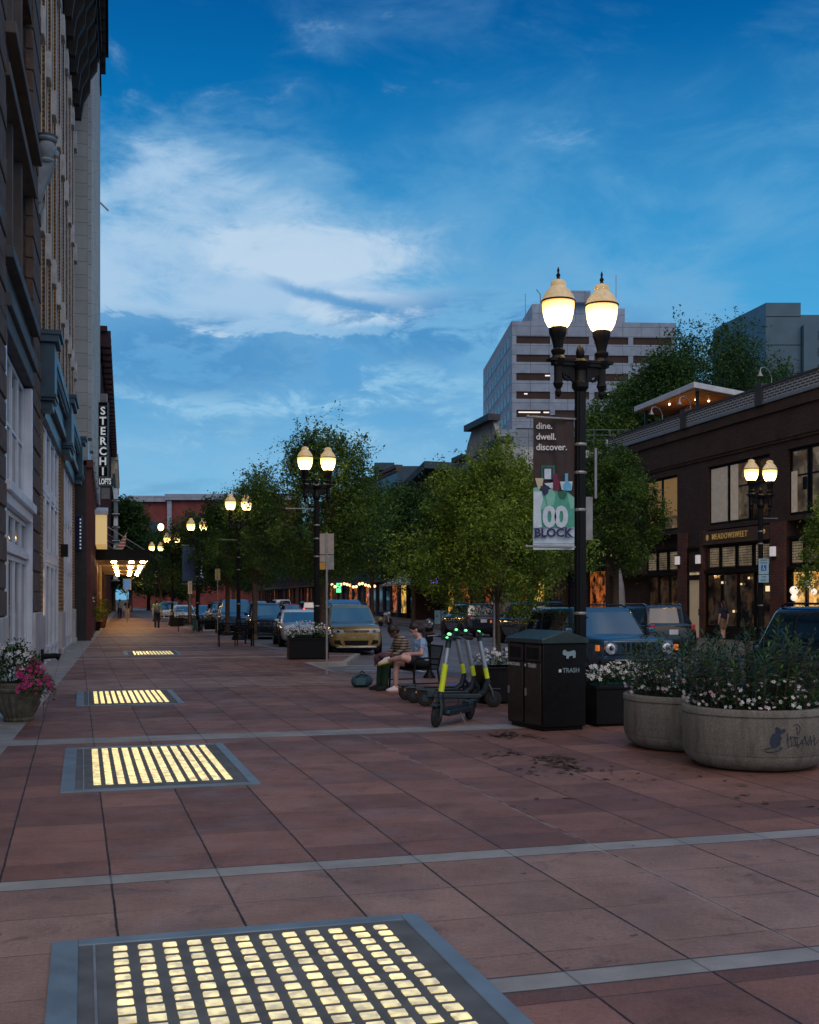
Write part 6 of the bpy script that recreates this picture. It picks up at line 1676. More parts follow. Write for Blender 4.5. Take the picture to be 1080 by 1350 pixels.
# motorcycle
g = empty('motorcycle', (xp(508,78), 78, zr_), 'silver and black motorcycle parked across the street', 'motorcycle', rz=R(-62))
for x in (-.70,.70):
    q = MB(); q.lathe([(.18,-.05),(.28,-.06),(.31,0),(.28,.06),(.18,.05)], 18, (x,0,.31), axis='Y'); w_ = q.build('wheel', M['rubber'], g)
    q = MB(); q.lathe([(0,-.04),(.18,-.04),(.18,.04),(0,.04)], 10, (x,0,.31), axis='Y'); q.build('rim', M['chrome'], w_)
q = MB(); q.ball((.12,0,.82),(.32,.16,.15),10,8); q.build('fuel_tank', whitec, g, smooth=60)
q = MB(); q.ball((-.38,0,.76),(.36,.15,.08),10,6); q.build('seat', M['black'], g, smooth=60)
q = MB(); q.box((0,0,.48),(.5,.3,.36)); q.tube([(.1,.14,.32),(-.3,.17,.26),(-.85,.18,.32)], .05, 8); q.build('engine', M['chrome'], g, bevel=.04)
q = MB(); q.tube([(.70,.07,.31),(.48,.07,.98)], .03, 6); q.tube([(.70,-.07,.31),(.48,-.07,.98)], .03, 6); q.tube([(-.70,0,.31),(-.2,0,.5),(.4,0,.85)], .035, 6); q.build('frame', M['steel'], g)
q = MB(); q.tube([(.38,-.38,1.06),(.48,0,1.02),(.38,.38,1.06)], .018, 6); q.build('handlebar', M['chrome'], g)
q = MB(); q.ball((.60,0,.92),(.08,.11,.11),10,8); q.build('headlight', M['lens'], g)
# ---------------------------------------------------------------- people
def blob(name, prims, mt, parent, voxel=.012, smooth=6):
    q = MB()
    for pr in prims:
        if pr[0] == 'c':
            _, a, ra, b_, rb = pr; a = Vector(a); b_ = Vector(b_)
            n = 6; pts = [a.lerp(b_, i/n) for i in range(n+1)]; rr = [ra+(rb-ra)*i/n for i in range(n+1)]
            q.tube(pts, rr, 12); q.ball(a, ra, 12, 8); q.ball(b_, rb, 12, 8)
        else:
            c, r = pr[1], pr[2]
            if len(pr) > 3:
                old = q.M; q.M = Matrix.Translation(c) @ Matrix.Rotation(pr[3], 4, pr[4] if len(pr) > 4 else 'Y'); q.ball((0,0,0), r, 14, 10); q.M = old
            else: q.ball(c, r, 14, 10)
    o = q.build(name, mt, None)
    bmesh_fix(o)
    r_ = o.modifiers.new('Remesh','REMESH'); r_.mode = 'VOXEL'; r_.voxel_size = voxel; r_.use_smooth_shade = True
    s_ = o.modifiers.new('Smooth','SMOOTH'); s_.iterations = smooth; s_.factor = .5
    bpy.context.view_layer.update()
    me = bpy.data.meshes.new_from_object(o.evaluated_get(bpy.context.evaluated_depsgraph_get()))
    me.name = name; bpy.data.objects.remove(o)
    me.materials.clear(); me.materials.append(mt)
    me.polygons.foreach_set('use_smooth', [True]*len(me.polygons))
    o = bpy.data.objects.new(name, me); COL.objects.link(o); o.parent = parent
    return o
def hand(prims, wrist, d, up, s=1.0, curl=.5):
    """palm, four curled fingers and a thumb; d = pointing direction, up = back of the hand"""
    d = Vector(d).normalized(); up = Vector(up); up = (up - d*up.dot(d)).normalized(); sd = d.cross(up)
    w = Vector(wrist); palm = w + d*.05*s
    for k in range(4):
        o = sd*((k-1.5)*.020*s); kn = w + d*.088*s + o
        L_ = (.062,.072,.068,.052)[k]*s; c1 = kn + (d*math.cos(curl)-up*math.sin(curl))*L_*.55; c2 = c1 + (d*math.cos(curl*2.2)-up*math.sin(curl*2.2))*L_*.5
        prims += [('c', w+o*.7, .014*s, kn, .011*s), ('c', kn, .0100*s, c1, .0090*s), ('c', c1, .0090*s, c2, .0075*s)]
    th = w + d*.03*s + sd*.032*s; t2 = th + (d*.7+sd*.5-up*.5).normalized()*.035*s; t3 = t2 + (d-up*.4).normalized()*.028*s
    prims += [('c', w+d*.015*s, .014*s, th, .013*s), ('c', th, .012*s, t2, .0105*s), ('c', t2, .0105*s, t3, .0085*s)]
skin1 = mat('fair_skin', (.60,.36,.31), .55, 0, .08, 12)
skin2 = mat('brown_skin', (.14,.075,.05), .5, 0, .08, 12)
hair1 = mat('dark_brown_hair', (.022,.012,.009), .5, 0, .3, 40, .4, 120)
denim = mat('denim_blue_print', (.24,.38,.56), .85, 0, .5, 22, .1, 120)
blackc = mat('black_cloth', (.012,.012,.014), .9, 0, .2, 12, .1, 90)
greenp = mat('dark_green_trousers', (.012,.045,.02), .9, 0, .2, 12, .1, 90)
striped = stripe_mat('striped_knit', [(0,(.03,.022,.02)),(.45,(.42,.34,.24)),(.6,(.16,.04,.03)),(.72,(.42,.34,.24))], 2, .052)
def head(prims, c, tilt, s=1.0, f=(1,0,0)):
    """skull, jaw, nose, ears facing +x pitched down by tilt"""
    c = Vector(c); fx = Vector((math.cos(tilt), 0, -math.sin(tilt))); uz = Vector((math.sin(tilt), 0, math.cos(tilt))); ly = Vector((0,1,0))
    P = lambda a, l, u: c + fx*a*s + ly*l*s + uz*u*s
    prims += [('e', P(-.012,0,.02), (.098*s,.078*s,.105*s), tilt), ('e', P(.022,0,-.045), (.070*s,.058*s,.072*s), tilt), ('e', P(.052,0,-.085), (.030*s,.030*s,.024*s)),
              ('c', P(.082,0,.0), .010*s, P(.104,0,-.030), .013*s), ('e', P(.085,0,-.062), (.016*s,.026*s,.010*s), tilt), ('c', P(.07,.035,.012), .012*s, P(.07,-.035,.012), .012*s),
              ('e', P(-.005,.080,-.015), (.020*s,.010*s,.030*s)), ('e', P(-.005,-.080,-.015), (.020*s,.010*s,.030*s))]
    return P
def eyes(P, parent, tilt):
    q = MB()
    for s in (-1,1): q.ball(P(.078, s*.030, .002), (.009,.012,.007), 8, 6)
    q.build('eyes', M['blackmatte'], parent)
    q = MB()
    for s in (-1,1): q.tube([P(.086, s*.018, .024), P(.088, s*.032, .030), P(.078, s*.048, .022)], .004, 5)
    q.build('eyebrows', hair1, parent)
# bench frame: seat runs local x, sitters face local -y; our figures face +x
bz_ = BENCH[2]
def seat_point(along, fwd):
    c, s = math.cos(bz_), math.sin(bz_)
    return (BENCH[0] + c*along + s*fwd, BENCH[1] + s*along - c*fwd, 0)
fang = bz_ - math.pi/2
# --- woman with crossed leg
t = empty('person', seat_point(.30, -.03), 'person in denim print top and black shorts, legs crossed, holding a phone', 'person', rz=fang+R(-6))
# x forward, y left. bench end nearer camera; camera is on her left or right side depending on heading
pr = []
pr += [('e',(.0,0,.56),(.15,.185,.13)),('c',(.0,0,.60),.135,(.015,0,.82),.135),('e',(.02,0,.90),(.12,.175,.13)),('c',(.02,0,1.0),.055,(.07,0,1.10),.05)]
P1 = head(pr, (.125,0,1.175), R(38))
for s in (-1,1): pr += [('c',(.01,s*.165,.965),.055,(.06,s*.215,.73),.043),('c',(.06,s*.215,.73),.042,(.28,s*.075,.72),.026)]
hand(pr, (.28,.075,.72), (1,-.45,.1), (.1,.3,1), 1.0, .8); hand(pr, (.28,-.075,.72), (1,.45,.1), (.1,-.3,1), 1.0, .8)
# standing leg (right, y<0) and crossed leg (left foot on right knee)
pr += [('c',(.03,-.10,.54),.095,(.43,-.13,.55),.066),('c',(.43,-.13,.55),.062,(.46,-.12,.30),.055),('c',(.46,-.12,.30),.052,(.45,-.12,.09),.036)]
pr += [('c',(.03,.10,.55),.095,(.40,.17,.66),.066),('c',(.40,.17,.66),.060,(.50,.02,.63),.053),('c',(.50,.02,.63),.050,(.58,-.14,.60),.037)]
body1 = blob('body', pr, skin1, t, .0095, 4)
eyes(P1, t, R(38))
tp = [('e',(.0,0,.60),(.155,.185,.11)),('c',(.0,0,.62),.148,(.015,0,.82),.148),('e',(.02,0,.90),(.135,.185,.125)),('c',(.01,-.15,.955),.075,(.03,-.19,.86),.062),('c',(.01,.15,.955),.075,(.03,.19,.86),.062)]
blob('top', tp, denim, t, .014, 5)
sh = [('e',(.0,0,.55),(.168,.20,.125)),('c',(.03,-.10,.545),.112,(.24,-.115,.55),.098),('c',(.03,.10,.555),.112,(.22,.135,.605),.098)]
blob('shorts', sh, blackc, t, .014, 5)
hr = [('e',P1(-.03,0,.045),(.105,.092,.10),R(38)),('e',P1(-.06,0,-.03),(.07,.085,.09),R(38)),('c',P1(-.10,0,.03),.050,P1(-.14,.01,-.10),.045),('c',P1(-.14,.01,-.10),.042,(-.07,.03,.90),.026)]
blob('hair', hr, hair1, t, .012, 3)
def shoe(p, d, cols, parent, s=1.0, nrm=(0,0,1)):
    d = Vector(d).normalized(); n = Vector(nrm); n = (n-d*n.dot(d)).normalized(); sd = d.cross(n)
    T = Matrix.Translation(p) @ Matrix((( d.x, sd.x, n.x, 0),(d.y, sd.y, n.y, 0),(d.z, sd.z, n.z, 0),(0,0,0,1)))
    outl = [(-.085,-.032),(-.07,-.042),(.0,-.036),(.08,-.048),(.15,-.044),(.185,-.018),(.19,.012),(.16,.040),(.08,.046),(.0,.036),(-.07,.040),(-.085,.030)]
    q = MB(); q.M = T; q.prism([(x*s,y*s) for x,y in outl], -.045*s, -.018*s); o = q.build('shoe_sole', cols[1], parent, bevel=.006)
    q = MB(); q.M = T
    rings = []
    for (z, k, x0) in ((-.018,.98,0),(.005,.96,0),(.028,.80,-.012),(.048,.55,-.030),(.075,.40,-.040)):
        rings.append([((x*k+x0)*s, y*min(1,k+.12)*s, z*s) for x, y in outl])
    loft(q, rings); q.build('shoe', cols[0], parent, smooth=60, bevel=.004)
    q = MB(); q.M = T; q.prism([(.10*s,-.03*s),(.165*s,-.025*s),(.165*s,.02*s),(.10*s,.03*s)], .004*s, .022*s); q.build('shoe_stripe', cols[2], parent, bevel=.004)
wsh = mat('white_trainer', (.75,.73,.76), .6, 0, .1, 20); pk = mat('coral_trim', (.6,.18,.14), .6); ys = mat('yellow_sole', (.62,.50,.06), .6, 0, .1, 10); bt_ = mat('blue_trim', (.10,.25,.5), .6)
shoe((.46,-.12,.045), (1,-.05,0), (wsh, pk, bt_), t); shoe((.62,-.19,.575), (.75,-.55,-.25), (wsh, ys, wsh), t, 1.0, (-.35,.1,.9))
q = MB(); q.box((.385,0,.745),(.012,.075,.15), ry=R(-50)); ph_ = tag(q.build('phone', M['black'], None, bevel=.006), 'dark mobile phone held in the hands of the person in denim', 'phone')
ph_.matrix_world = Matrix.Translation(t.location) @ Matrix.Rotation(t.rotation_euler.z, 4, 'Z')
# --- second person in striped top
t = empty('person', seat_point(-.36, .02), 'person in striped shirt and dark trousers hunched forward on the bench', 'person', rz=fang+R(4))
pr = [('e',(.0,0,.56),(.15,.18,.13)),('c',(.0,0,.60),.13,(.06,0,.80),.14),('e',(.10,0,.90),(.12,.18,.14)),('c',(.13,0,.99),.055,(.21,0,1.07),.05)]
P2 = head(pr, (.265,0,1.12), R(50))
for s in (-1,1): pr += [('c',(.10,s*.17,.95),.055,(.18,s*.23,.72),.045),('c',(.18,s*.23,.72),.042,(.42,s*.10,.66),.028)]
hand(pr, (.42,.10,.66), (1,-.4,-.1), (.1,.3,1), 1.0, .7); hand(pr, (.42,-.10,.66), (1,.4,-.1), (.1,-.3,1), 1.0, .7)
for s in (-1,1): pr += [('c',(.03,s*.10,.54),.095,(.46,s*.13,.54),.068),('c',(.46,s*.13,.54),.062,(.50,s*.13,.09),.042)]
blob('body', pr, skin2, t, .0095, 4); eyes(P2, t, R(50))
tp = [('c',(.0,0,.60),.150,(.06,0,.80),.156),('e',(.10,0,.90),(.137,.195,.150))]
for s in (-1,1): tp += [('c',(.10,s*.165,.95),.072,(.175,s*.225,.74),.060),('c',(.175,s*.225,.74),.058,(.30,s*.17,.695),.050)]
blob('shirt', tp, striped, t, .014, 5)
tr_ = [('e',(.0,0,.55),(.165,.195,.125))]
for s in (-1,1): tr_ += [('c',(.03,s*.10,.54),.108,(.46,s*.13,.54),.082),('c',(.46,s*.13,.54),.078,(.50,s*.13,.13),.062)]
blob('trousers', tr_, greenp, t, .014, 5)
hr = [('e',P2(-.03,0,.045),(.108,.095,.098),R(50)),('e',P2(-.06,0,-.02),(.07,.088,.08),R(50))]
blob('hair', hr, hair1, t, .012, 3)
for s in (-1,1): shoe((.51,s*.13,.045), (1,s*.1,0), (blackc, blackc, blackc), t)
# jacket bundle on the lap
q = [('e',(.47,.02,.66),(.13,.16,.075)),('e',(.56,-.06,.60),(.07,.11,.10)),('e',(.42,.10,.67),(.10,.09,.06)),('c',(.58,-.10,.60),.03,(.62,-.06,.48),.02)]
jk = blob('jacket', q, mat('plum_jacket_cloth', (.12,.05,.065), .85, 0, .35, 14, .3, 60), None, .012, 3); tag(jk, 'crumpled plum jacket on the lap of the striped-shirt person', 'jacket')
jk.location = t.location; jk.rotation_euler = t.rotation_euler
# backpack on the ground
g = empty('backpack', (gp(477,906).x, gp(477,906).y, 0), 'blue grey backpack lying on the paving in front of the bench', 'backpack', rz=R(15))
bpm = mat('blue_grey_pack_cloth', (.04,.085,.11), .8, 0, .3, 10, .3, 60)
blob('body', [('e',(0,0,.14),(.20,.14,.14)),('e',(.06,0,.13),(.17,.15,.13)),('e',(-.12,-.02,.12),(.10,.13,.12))], bpm, g, .014, 4)
q = MB(); q.tube([(-.15,-.12,.2),(-.05,-.17,.26),(.1,-.14,.24)], .014, 6); q.tube([(-.04,0,.28),(0,0,.32),(.06,0,.28)], .012, 6); q.build('strap', blackc, g)
q = MB(); q.box((-.05,-.15,.12),(.2,.03,.14), rx=R(8)); q.build('pocket', mat('teal_pack_pocket', (.06,.16,.18), .8), g, bevel=.015)

# --- walking man with backpack
def walker(loc, rz, label, top, trou, skin, stride=.22, pack=None, hair=hair1, hgt=1.75, long_hair=False, shorts=False, voxel=.018, arms=(.18,-.14)):
    t = empty('person', loc, label, 'person', rz=rz); k = hgt/1.75
    S_ = lambda p: tuple(x*k for x in p)
    pr = [('e',S_((0,0,.98)),S_((.11,.155,.13))),('c',S_((0,0,1.0)),.12*k,S_((.0,0,1.25)),.125*k),('e',S_((0,0,1.36)),S_((.115,.18,.12))),('c',S_((.0,0,1.44)),.055*k,S_((.02,0,1.53)),.05*k)]
    P_ = head(pr, S_((.03,0,1.63)), R(6), k)
    ar = []
    for s, sw in ((-1,arms[0]),(1,arms[1])):
        sh_ = (0,s*.19,1.40); el = (sw*.4-.03,s*.245,1.12); wr = (sw+.02,s*.255,.88)
        ar.append((sh_,el,wr)); pr += [('c',S_(sh_),.055*k,S_(el),.043*k),('c',S_(el),.042*k,S_(wr),.028*k)]
        hand(pr, S_(wr), (.15,0,-1), (0,s,0), k, .35)
    lg = []
    for s, st in ((-1,stride),(1,-stride)):
        hp=(0,s*.095,.93); kn=(st*.55+.04,s*.10,.51); an=(st*1.1-(.05 if st<0 else 0),s*.10,.10 if st>=0 else .14)
        lg.append((hp,kn,an)); pr += [('c',S_(hp),.088*k,S_(kn),.060*k),('c',S_(kn),.058*k,S_(an),.038*k),('c',S_(an),.036*k,S_((an[0]+.02,an[1],.06)),.04*k),('c',S_((an[0]-.03,an[1],.045)),.04*k,S_((an[0]+.15,an[1],.035)),.035*k)]
    blob('body', pr, skin, t, .0125, 3)
    tp = [('c',S_((0,0,1.02)),.148*k,S_((0,0,1.25)),.143*k),('e',S_((0,0,1.36)),S_((.13,.195,.125)))]
    for a in ar: tp += [('c',S_(a[0]),.072*k,S_(tuple((a[0][i]+a[1][i]*1.5)/2.5 for i in range(3))),.062*k)]
    blob('shirt', tp, top, t, voxel, 4)
    tr2 = [('e',S_((0,0,.96)),S_((.13,.17,.125)))]
    for (hp,kn,an) in lg:
        tr2 += [('c',S_(hp),.102*k,S_(kn) if not shorts else S_(tuple(hp[i]*.25+kn[i]*.75 for i in range(3))),.078*k if not shorts else .095*k)]
        if not shorts: tr2 += [('c',S_(kn),.076*k,S_(an),.062*k)]
    blob('shorts' if shorts else 'trousers', tr2, trou, t, voxel, 4)
    hr = [('e',P_(-.025,0,.04),(.105*k,.090*k,.095*k)),('e',P_(-.05,0,-.02),(.07*k,.082*k,.08*k))]
    if long_hair: hr += [('c',P_(-.07,0,-.02),.085*k,P_(-.11,0,-.30),.075*k)]
    blob('hair', hr, hair, t, .014, 3)
    if pack:
        bp_ = empty('backpack', (0,0,0), 'grey backpack worn by the walking man', 'backpack'); bp_.location = loc; bp_.rotation_euler = (0,0,rz)
        blob('body', [('e',S_((-.22,0,1.24)),S_((.12,.155,.23))),('e',S_((-.27,0,1.14)),S_((.09,.12,.12)))], pack, bp_, .018, 4)
        q = MB(); q.tube([S_((-.15,.1,1.44)),S_((.05,.12,1.47)),S_((.14,.11,1.3)),S_((.0,.15,1.08))],.02,6); q.tube([S_((-.15,-.1,1.44)),S_((.05,-.12,1.47)),S_((.14,-.11,1.3)),S_((.0,-.15,1.08))],.02,6); q.build('strap', blackc, bp_)
    return t
walker((gp(207,829.5).x, gp(207,829.5).y, 0), math.atan2(PV.y, PV.x), 'man in green shirt and dark jeans walking away with a backpack', mat('green_shirt', (.08,.36,.15), .85, 0, .2, 9), mat('dark_jeans', (.015,.018,.028), .9), skin1, .16, mat('grey_pack', (.16,.15,.15), .8, 0, .4, 12), arms=(.05,-.25))
walker((xp(954,46.5), 46.5, 0), R(120), 'person with long dark hair and tan shorts standing at the lit shop window', mat('navy_top', (.015,.02,.05), .9), mat('tan_shorts', (.22,.15,.09), .9), skin1, .05, long_hair=True, shorts=True, hgt=1.68, arms=(.0,.0))
walker((xp(168,96), 96, 0), R(-75), 'far person in dark shirt and pale trousers under the canopy lights', blackc, mat('pale_trousers', (.4,.36,.3), .9), skin1, .12)
walker((xp(158,100), 100, 0), R(110), 'far person in pale blue shirt standing beyond the canopy', mat('pale_blue_shirt', (.25,.35,.42), .9), mat('dark_jeans', (.015,.018,.028), .9), skin1, .05)
# ---------------------------------------------------------------- trees
def tree(loc, h, cr, clear, label, mt, seed, nleaf=9000, leaf=.09, nl=34, tr=.10, up=.6, group='street trees', name='street_tree', grate=False, asp=1.0, lean=(0,0), stake=None):
    rs_ = np.random.RandomState(seed)
    t = empty(name, loc, label, 'tree', group)
    q = MB(); base = Vector((0,0,-.02)); fork = Vector((lean[0]*.3, lean[1]*.3, clear))
    q.tube([base, Vector((0,0,.25)), fork*.6+Vector((rs_.randn()*.03,rs_.randn()*.03,0)), fork], [tr*1.35, tr*1.02, tr*.9, tr*.82], 9, caps=False)
    ch = h-clear; cz = clear + ch*.5
    lobes = []
    for i in range(nl):
        a = i*2.4+rs_.rand()*.8; f = (i+.5)/nl
        zf = f**.9; z = clear*.98 + ch*(.05+.80*zf)
        env = math.sin(math.pi*min(1, .16+.84*(1-zf)**.75*.98+.0))**.6 if zf > .1 else .75
        env = (1-abs(2*zf**.8-.75)**2.2*.75) if zf < .9 else .35
        env = .35*env + .65*math.sqrt(max(0, 1-(2*zf-.92)**2*.80)); rr = cr*max(.12, env)*rs_.uniform(.32,1.0)*asp
        c = Vector((lean[0]*zf + rr*math.cos(a), lean[1]*zf + rr*math.sin(a), z))
        d = (c - Vector((lean[0]*zf*.5, lean[1]*zf*.5, clear*.8 + ch*.15*zf))).normalized(); d = (d+Vector((0,0,up))).normalized()
        lr = cr*rs_.uniform(.15,.37); lobes.append((c, d, lr))
        if i % 2 == 0:
            m1 = fork.lerp(c, .45)+Vector((0,0,ch*.06)); q.tube([fork+Vector((0,0,-.05)), m1, c], [tr*.42, tr*.22, tr*.06], 5, caps=False)
    q.build('trunk', M['bark'], t, smooth=60)
    n = nleaf
    w = np.array([l[2]**2 for l in lobes]); w /= w.sum()
    idx = rs_.choice(len(lobes), n, p=w)
    C = np.array([tuple(l[0]) for l in lobes])[idx]; Dv = np.array([tuple(l[1]) for l in lobes])[idx]; Rr = np.array([l[2] for l in lobes])[idx]
    v = rs_.randn(n,3); v /= np.linalg.norm(v,axis=1)[:,None]; r = rs_.rand(n)**.45
    # fewer leaves deep inside, sprigs pushed along the shoot direction
    pos = C + v*(r*Rr)[:,None] + Dv*((rs_.rand(n)**2)*Rr*1.0*(rs_.rand(n) < .3))[:,None]
    # group into small sprigs
    k = max(1, n//16); sc = pos[rs_.choice(n, k)]; si = rs_.randint(0, k, n); m_ = rs_.rand(n) < .75
    pos[m_] = sc[si[m_]] + rs_.randn(m_.sum(),3)*leaf*np.array([2.3,2.3,1.5])
    # feathery shoots standing out of the outline
    ns = n//9; li = rs_.choice(len(lobes), 40 + nl); lt = rs_.rand(len(li)); pick = rs_.randint(0, len(li), ns); tt = rs_.rand(ns)
    dd = np.array([tuple((l[1] + Vector((rs_.randn()*.45, rs_.randn()*.45, .25))).normalized()) for l in (lobes[k_] for k_ in li)])
    cc = np.array([tuple(lobes[k_][0]) for k_ in li]); lr_ = np.array([lobes[k_][2] for k_ in li])
    pos[:ns] = cc[pick] + dd[pick]*((lr_[pick]*(.55+tt*(.45+.75*lt[pick])))[:,None]) + rs_.randn(ns,3)*leaf*(1.7-1.1*tt)[:,None]
    nrm = rs_.randn(n,3); nrm[:,2] += .8; nrm /= np.linalg.norm(nrm,axis=1)[:,None]
    a1 = np.cross(nrm, rs_.randn(n,3)); a1 /= np.linalg.norm(a1,axis=1)[:,None]; a2 = np.cross(nrm, a1)
    s = leaf*rs_.uniform(.6,1.3,n)[:,None]
    V = np.stack([pos-a1*s, pos+a2*s*.42+nrm*s*.1, pos+a1*s, pos-a2*s*.42+nrm*s*.1], 1).reshape(-1,3)
    me = bpy.data.meshes.new('crown'); me.vertices.add(4*n); me.vertices.foreach_set('co', V.astype(np.float32).ravel())
    me.loops.add(4*n); me.loops.foreach_set('vertex_index', np.arange(4*n, dtype=np.int32)); me.polygons.add(n); me.polygons.foreach_set('loop_start', np.arange(0,4*n,4,dtype=np.int32))
    me.update(calc_edges=True); me.materials.append(mt)
    o = bpy.data.objects.new('crown', me); COL.objects.link(o); o.parent = t
    if grate:
        q = MB(); q.bx(-.6,.6,-.6,.6,.003,.012); q.build('tree_grate', M['iron'], t)
    if stake:
        q = MB()
        for x, y in stake: q.tube([(x,y,0),(x,y,2.0)], .03, 6)
        q.build('stake', M['steel'], t)
    return t
LB_, LM_, LD_ = M['leafbright'], M['leafmid'], M['leafdark']
tree((1.98, 25.0, 0), 5.0, 2.15, 1.7, 'slim young tree with bright yellow green leaves left of the bannered lamp post', LB_, 109, 60000, .042, 38, .055, .5, grate=True, stake=[(-.12,.0)], lean=(-.15,0))
ky = lambda px, X0, s: X0/((px-540)/F+s)
# near side row
for px, hh, cr, sd, lf, lb in ((426,7.4,2.6,111,50000,'street tree with ruddy trunk right of the lamp with the flower box'),
                               (335,7.2,2.4,112,34000,'street tree with orange lit trunk above the distant benches'),
                               (300,7.2,2.0,113,20000,'street tree right of the lamp post with dark blue banners'),
                               (250,7.4,2.0,114,15000,'street tree beyond the dark blue banners, near the small silver car'),
                               (212,8.0,2.6,115,12000,'last street tree of the near row by the canopy end')):
    D = 8.2/((px-540)/F+.3)
    tree((8.2-.3*D, D, 0), hh, cr, 2.5, lb, LM_ if px > 300 else LD_, sd, lf, .052 if D < 55 else .075, 46, .13, .9)
for px, hh, cr, sd, lf, lb, mt in ((812,8.3,1.95,121,46000,'dense dark street tree in front of the brick shops across the street', LM_),
                               (700,7.8,1.9,122,22000,'street tree across the road behind the bannered lamp post', LD_),
                               (602,8.8,3.0,123,32000,'dark street tree across the road behind the two bench sitters', LD_),
                               (545,10.3,3.3,124,30000,'street tree across the road by the yellow doorway', LD_),
                               (491,10.6,3.6,125,26000,'tall street tree with bare trunk behind the gold car and motorcycle', LM_),
                               (440,12.2,4.0,126,22000,'street tree in front of the red lit bar', LD_),
                               (392,11.0,4.2,127,16000,'far street tree over the red sedan', LD_),
                               (345,10.6,4.2,128,14000,'far street tree nearest the vanishing end of the road', LD_)):
    D = 19.8/((px-540)/F+.25)
    tree((19.8-.25*D, D, 0), hh, cr, 2.9 if px > 520 else 3.6, lb, mt, sd, lf, .058 if D < 60 else .10, 46, .15, .7)
# woods and park trees beyond
for x, D, hh, cr, sd, lb in ((xp(930,82),82,22.2,6.2,131,'tallest dark tree behind the timber roof canopy'),(xp(845,77),77,17.6,4.6,132,'round dark tree between the lamp globes and the timber roof canopy'),
                             (xp(1010,88),88,20.8,5.6,133,'broad dark tree below the blue grey tower'),(xp(1075,80),80,17.4,4.2,134,'dark tree at the right picture edge above the parapet'),(xp(800,74),74,14.6,3.2,135,'lowest dark tree behind the pale roof wall'),
                             (xp(885,76),76,19.0,4.0,136,'upright dark tree beside the tallest one')):
    tree((x, D, 0), hh, cr, hh*.35, lb, LM_ if sd in (132,135) else LD_, sd, 52000, .115, 70, .35, .4, 'big trees behind the brick shops', 'large_tree', asp=1.05)
for x, D, hh, cr, sd, lb in ((xp(172,150),150,16.2,3.4,141,'dark tree just right of the loft sign at the street end'),(xp(150,165),165,18.6,3.2,142,'dark tree half hidden by the loft building'),(xp(196,180),180,13.4,4.0,143,'low dark tree in front of the red brick block'),
                             (xp(262,190),190,17.0,5.0,144,'dark tree overlapping the right part of the red brick block'),(xp(308,185),185,19.2,5.0,145,'tall dark tree at the right end of the red brick block'),(xp(228,175),175,10.5,4.0,146,'small tree below the red brick block cornice')):
    tree((x, D, 0), hh, cr, hh*.15, lb, LD_, sd, 15000, .22, 44, .3, .4, 'far trees at the street end', 'large_tree')
tree((xp(1094,31),31,0), 4.75, .82, 1.9, 'small round tree whose crown enters at the right picture edge', LB_, 151, 14000, .04, 26, .05, .3)

# ---------------------------------------------------------------- sky
W = bpy.data.worlds.new('World'); SC.world = W; W.use_nodes = True
nt = W.node_tree; e = E(nt); L = nt.links
bg = nt.nodes['Background']
sky = nt.nodes.new('ShaderNodeTexSky'); sky.sky_type = 'NISHITA'; sky.sun_disc = False
sky.sun_elevation = R(3); sky.sun_rotation = R(-60); sky.altitude = 300; sky.air_density = 1.0; sky.ozone_density = 3.0; sky.dust_density = .4
tc = nt.nodes.new('ShaderNodeTexCoord').outputs['Generated']
q = e.sep(tc)
az = e.m('ARCTAN2', q[0], q[1]); hyp = e.m('SQRT', e.m('ADD', e.m('MULTIPLY', q[0], q[0]), e.m('MULTIPLY', q[1], q[1])))
el = e.m('ARCTAN2', q[2], hyp)
ramp = nt.nodes.new('ShaderNodeValToRGB'); L.new(e.rng(el, -.02, .95), ramp.inputs[0])
cr_ = ramp.color_ramp; cr_.interpolation = 'B_SPLINE'
def rampset(stops):
    els = cr_.elements
    while len(els) < len(stops): els.new(.5)
    for i, (p, c) in enumerate(stops): els[i].position = p; els[i].color = (*c, 1)
f_ = lambda a: (a+.02)/.97
rampset([(f_(-.02), s2l((108,170,202))), (f_(.05), s2l((112,182,220))), (f_(.14), s2l((92,178,224))), (f_(.25), s2l((54,158,214))), (f_(.36), s2l((0,124,190))), (f_(.50), s2l((0,78,148))), (f_(.9), s2l((0,50,112)))])
base = ramp.outputs[0]
# clouds: soft high veil on the left, a bright bank, darker bellies
wv = e.xyz(e.m('MULTIPLY', az, 1.0), e.m('MULTIPLY', el, 2.3), 0.0)
n1 = e.noise(wv, 6.5, 9, .62, dist=.5); n2 = e.noise(wv, 16, 9, .68, dist=.6); n3 = e.noise(wv, 2.2, 4, .5)
def blobm(cx, cy, rx, ry, p=1.0):
    dx = e.m('MULTIPLY', e.m('SUBTRACT', az, cx), 1/rx); dy = e.m('MULTIPLY', e.m('SUBTRACT', el, cy), 1/ry)
    d = e.m('ADD', e.m('MULTIPLY', dx, dx), e.m('MULTIPLY', dy, dy))
    return e.rng(d, 0, 1, 1, 0, True)
A_ = lambda px: (px-540)/F*.985
EL = lambda py: math.atan((790-py)/F)*.985
sh_n = e.m('SUBTRACT', n1, .5); sh_f = e.m('SUBTRACT', n2, .5)
# veil
veil = e.m('MAXIMUM', blobm(A_(250), EL(360), .30, .16), blobm(A_(620), EL(470), .40, .12))
veil = e.m('MAXIMUM', veil, blobm(A_(330), EL(620), .5, .12))
vv = e.rng(e.m('ADD', veil, e.m('ADD', e.m('MULTIPLY', sh_n, 1.6), e.m('MULTIPLY', sh_f, .5))), .25, 1.1, 0, .75, True)
c = e.mix(vv, base, s2l((134,184,220)))
hz = e.m('MULTIPLY', blobm(A_(860), EL(380), .5, .2), e.rng(e.m('ADD', n3, e.m('MULTIPLY', sh_n, .8)), .3, .7, .15, .75, True))
c = e.mix(hz, c, s2l((104,170,214)))
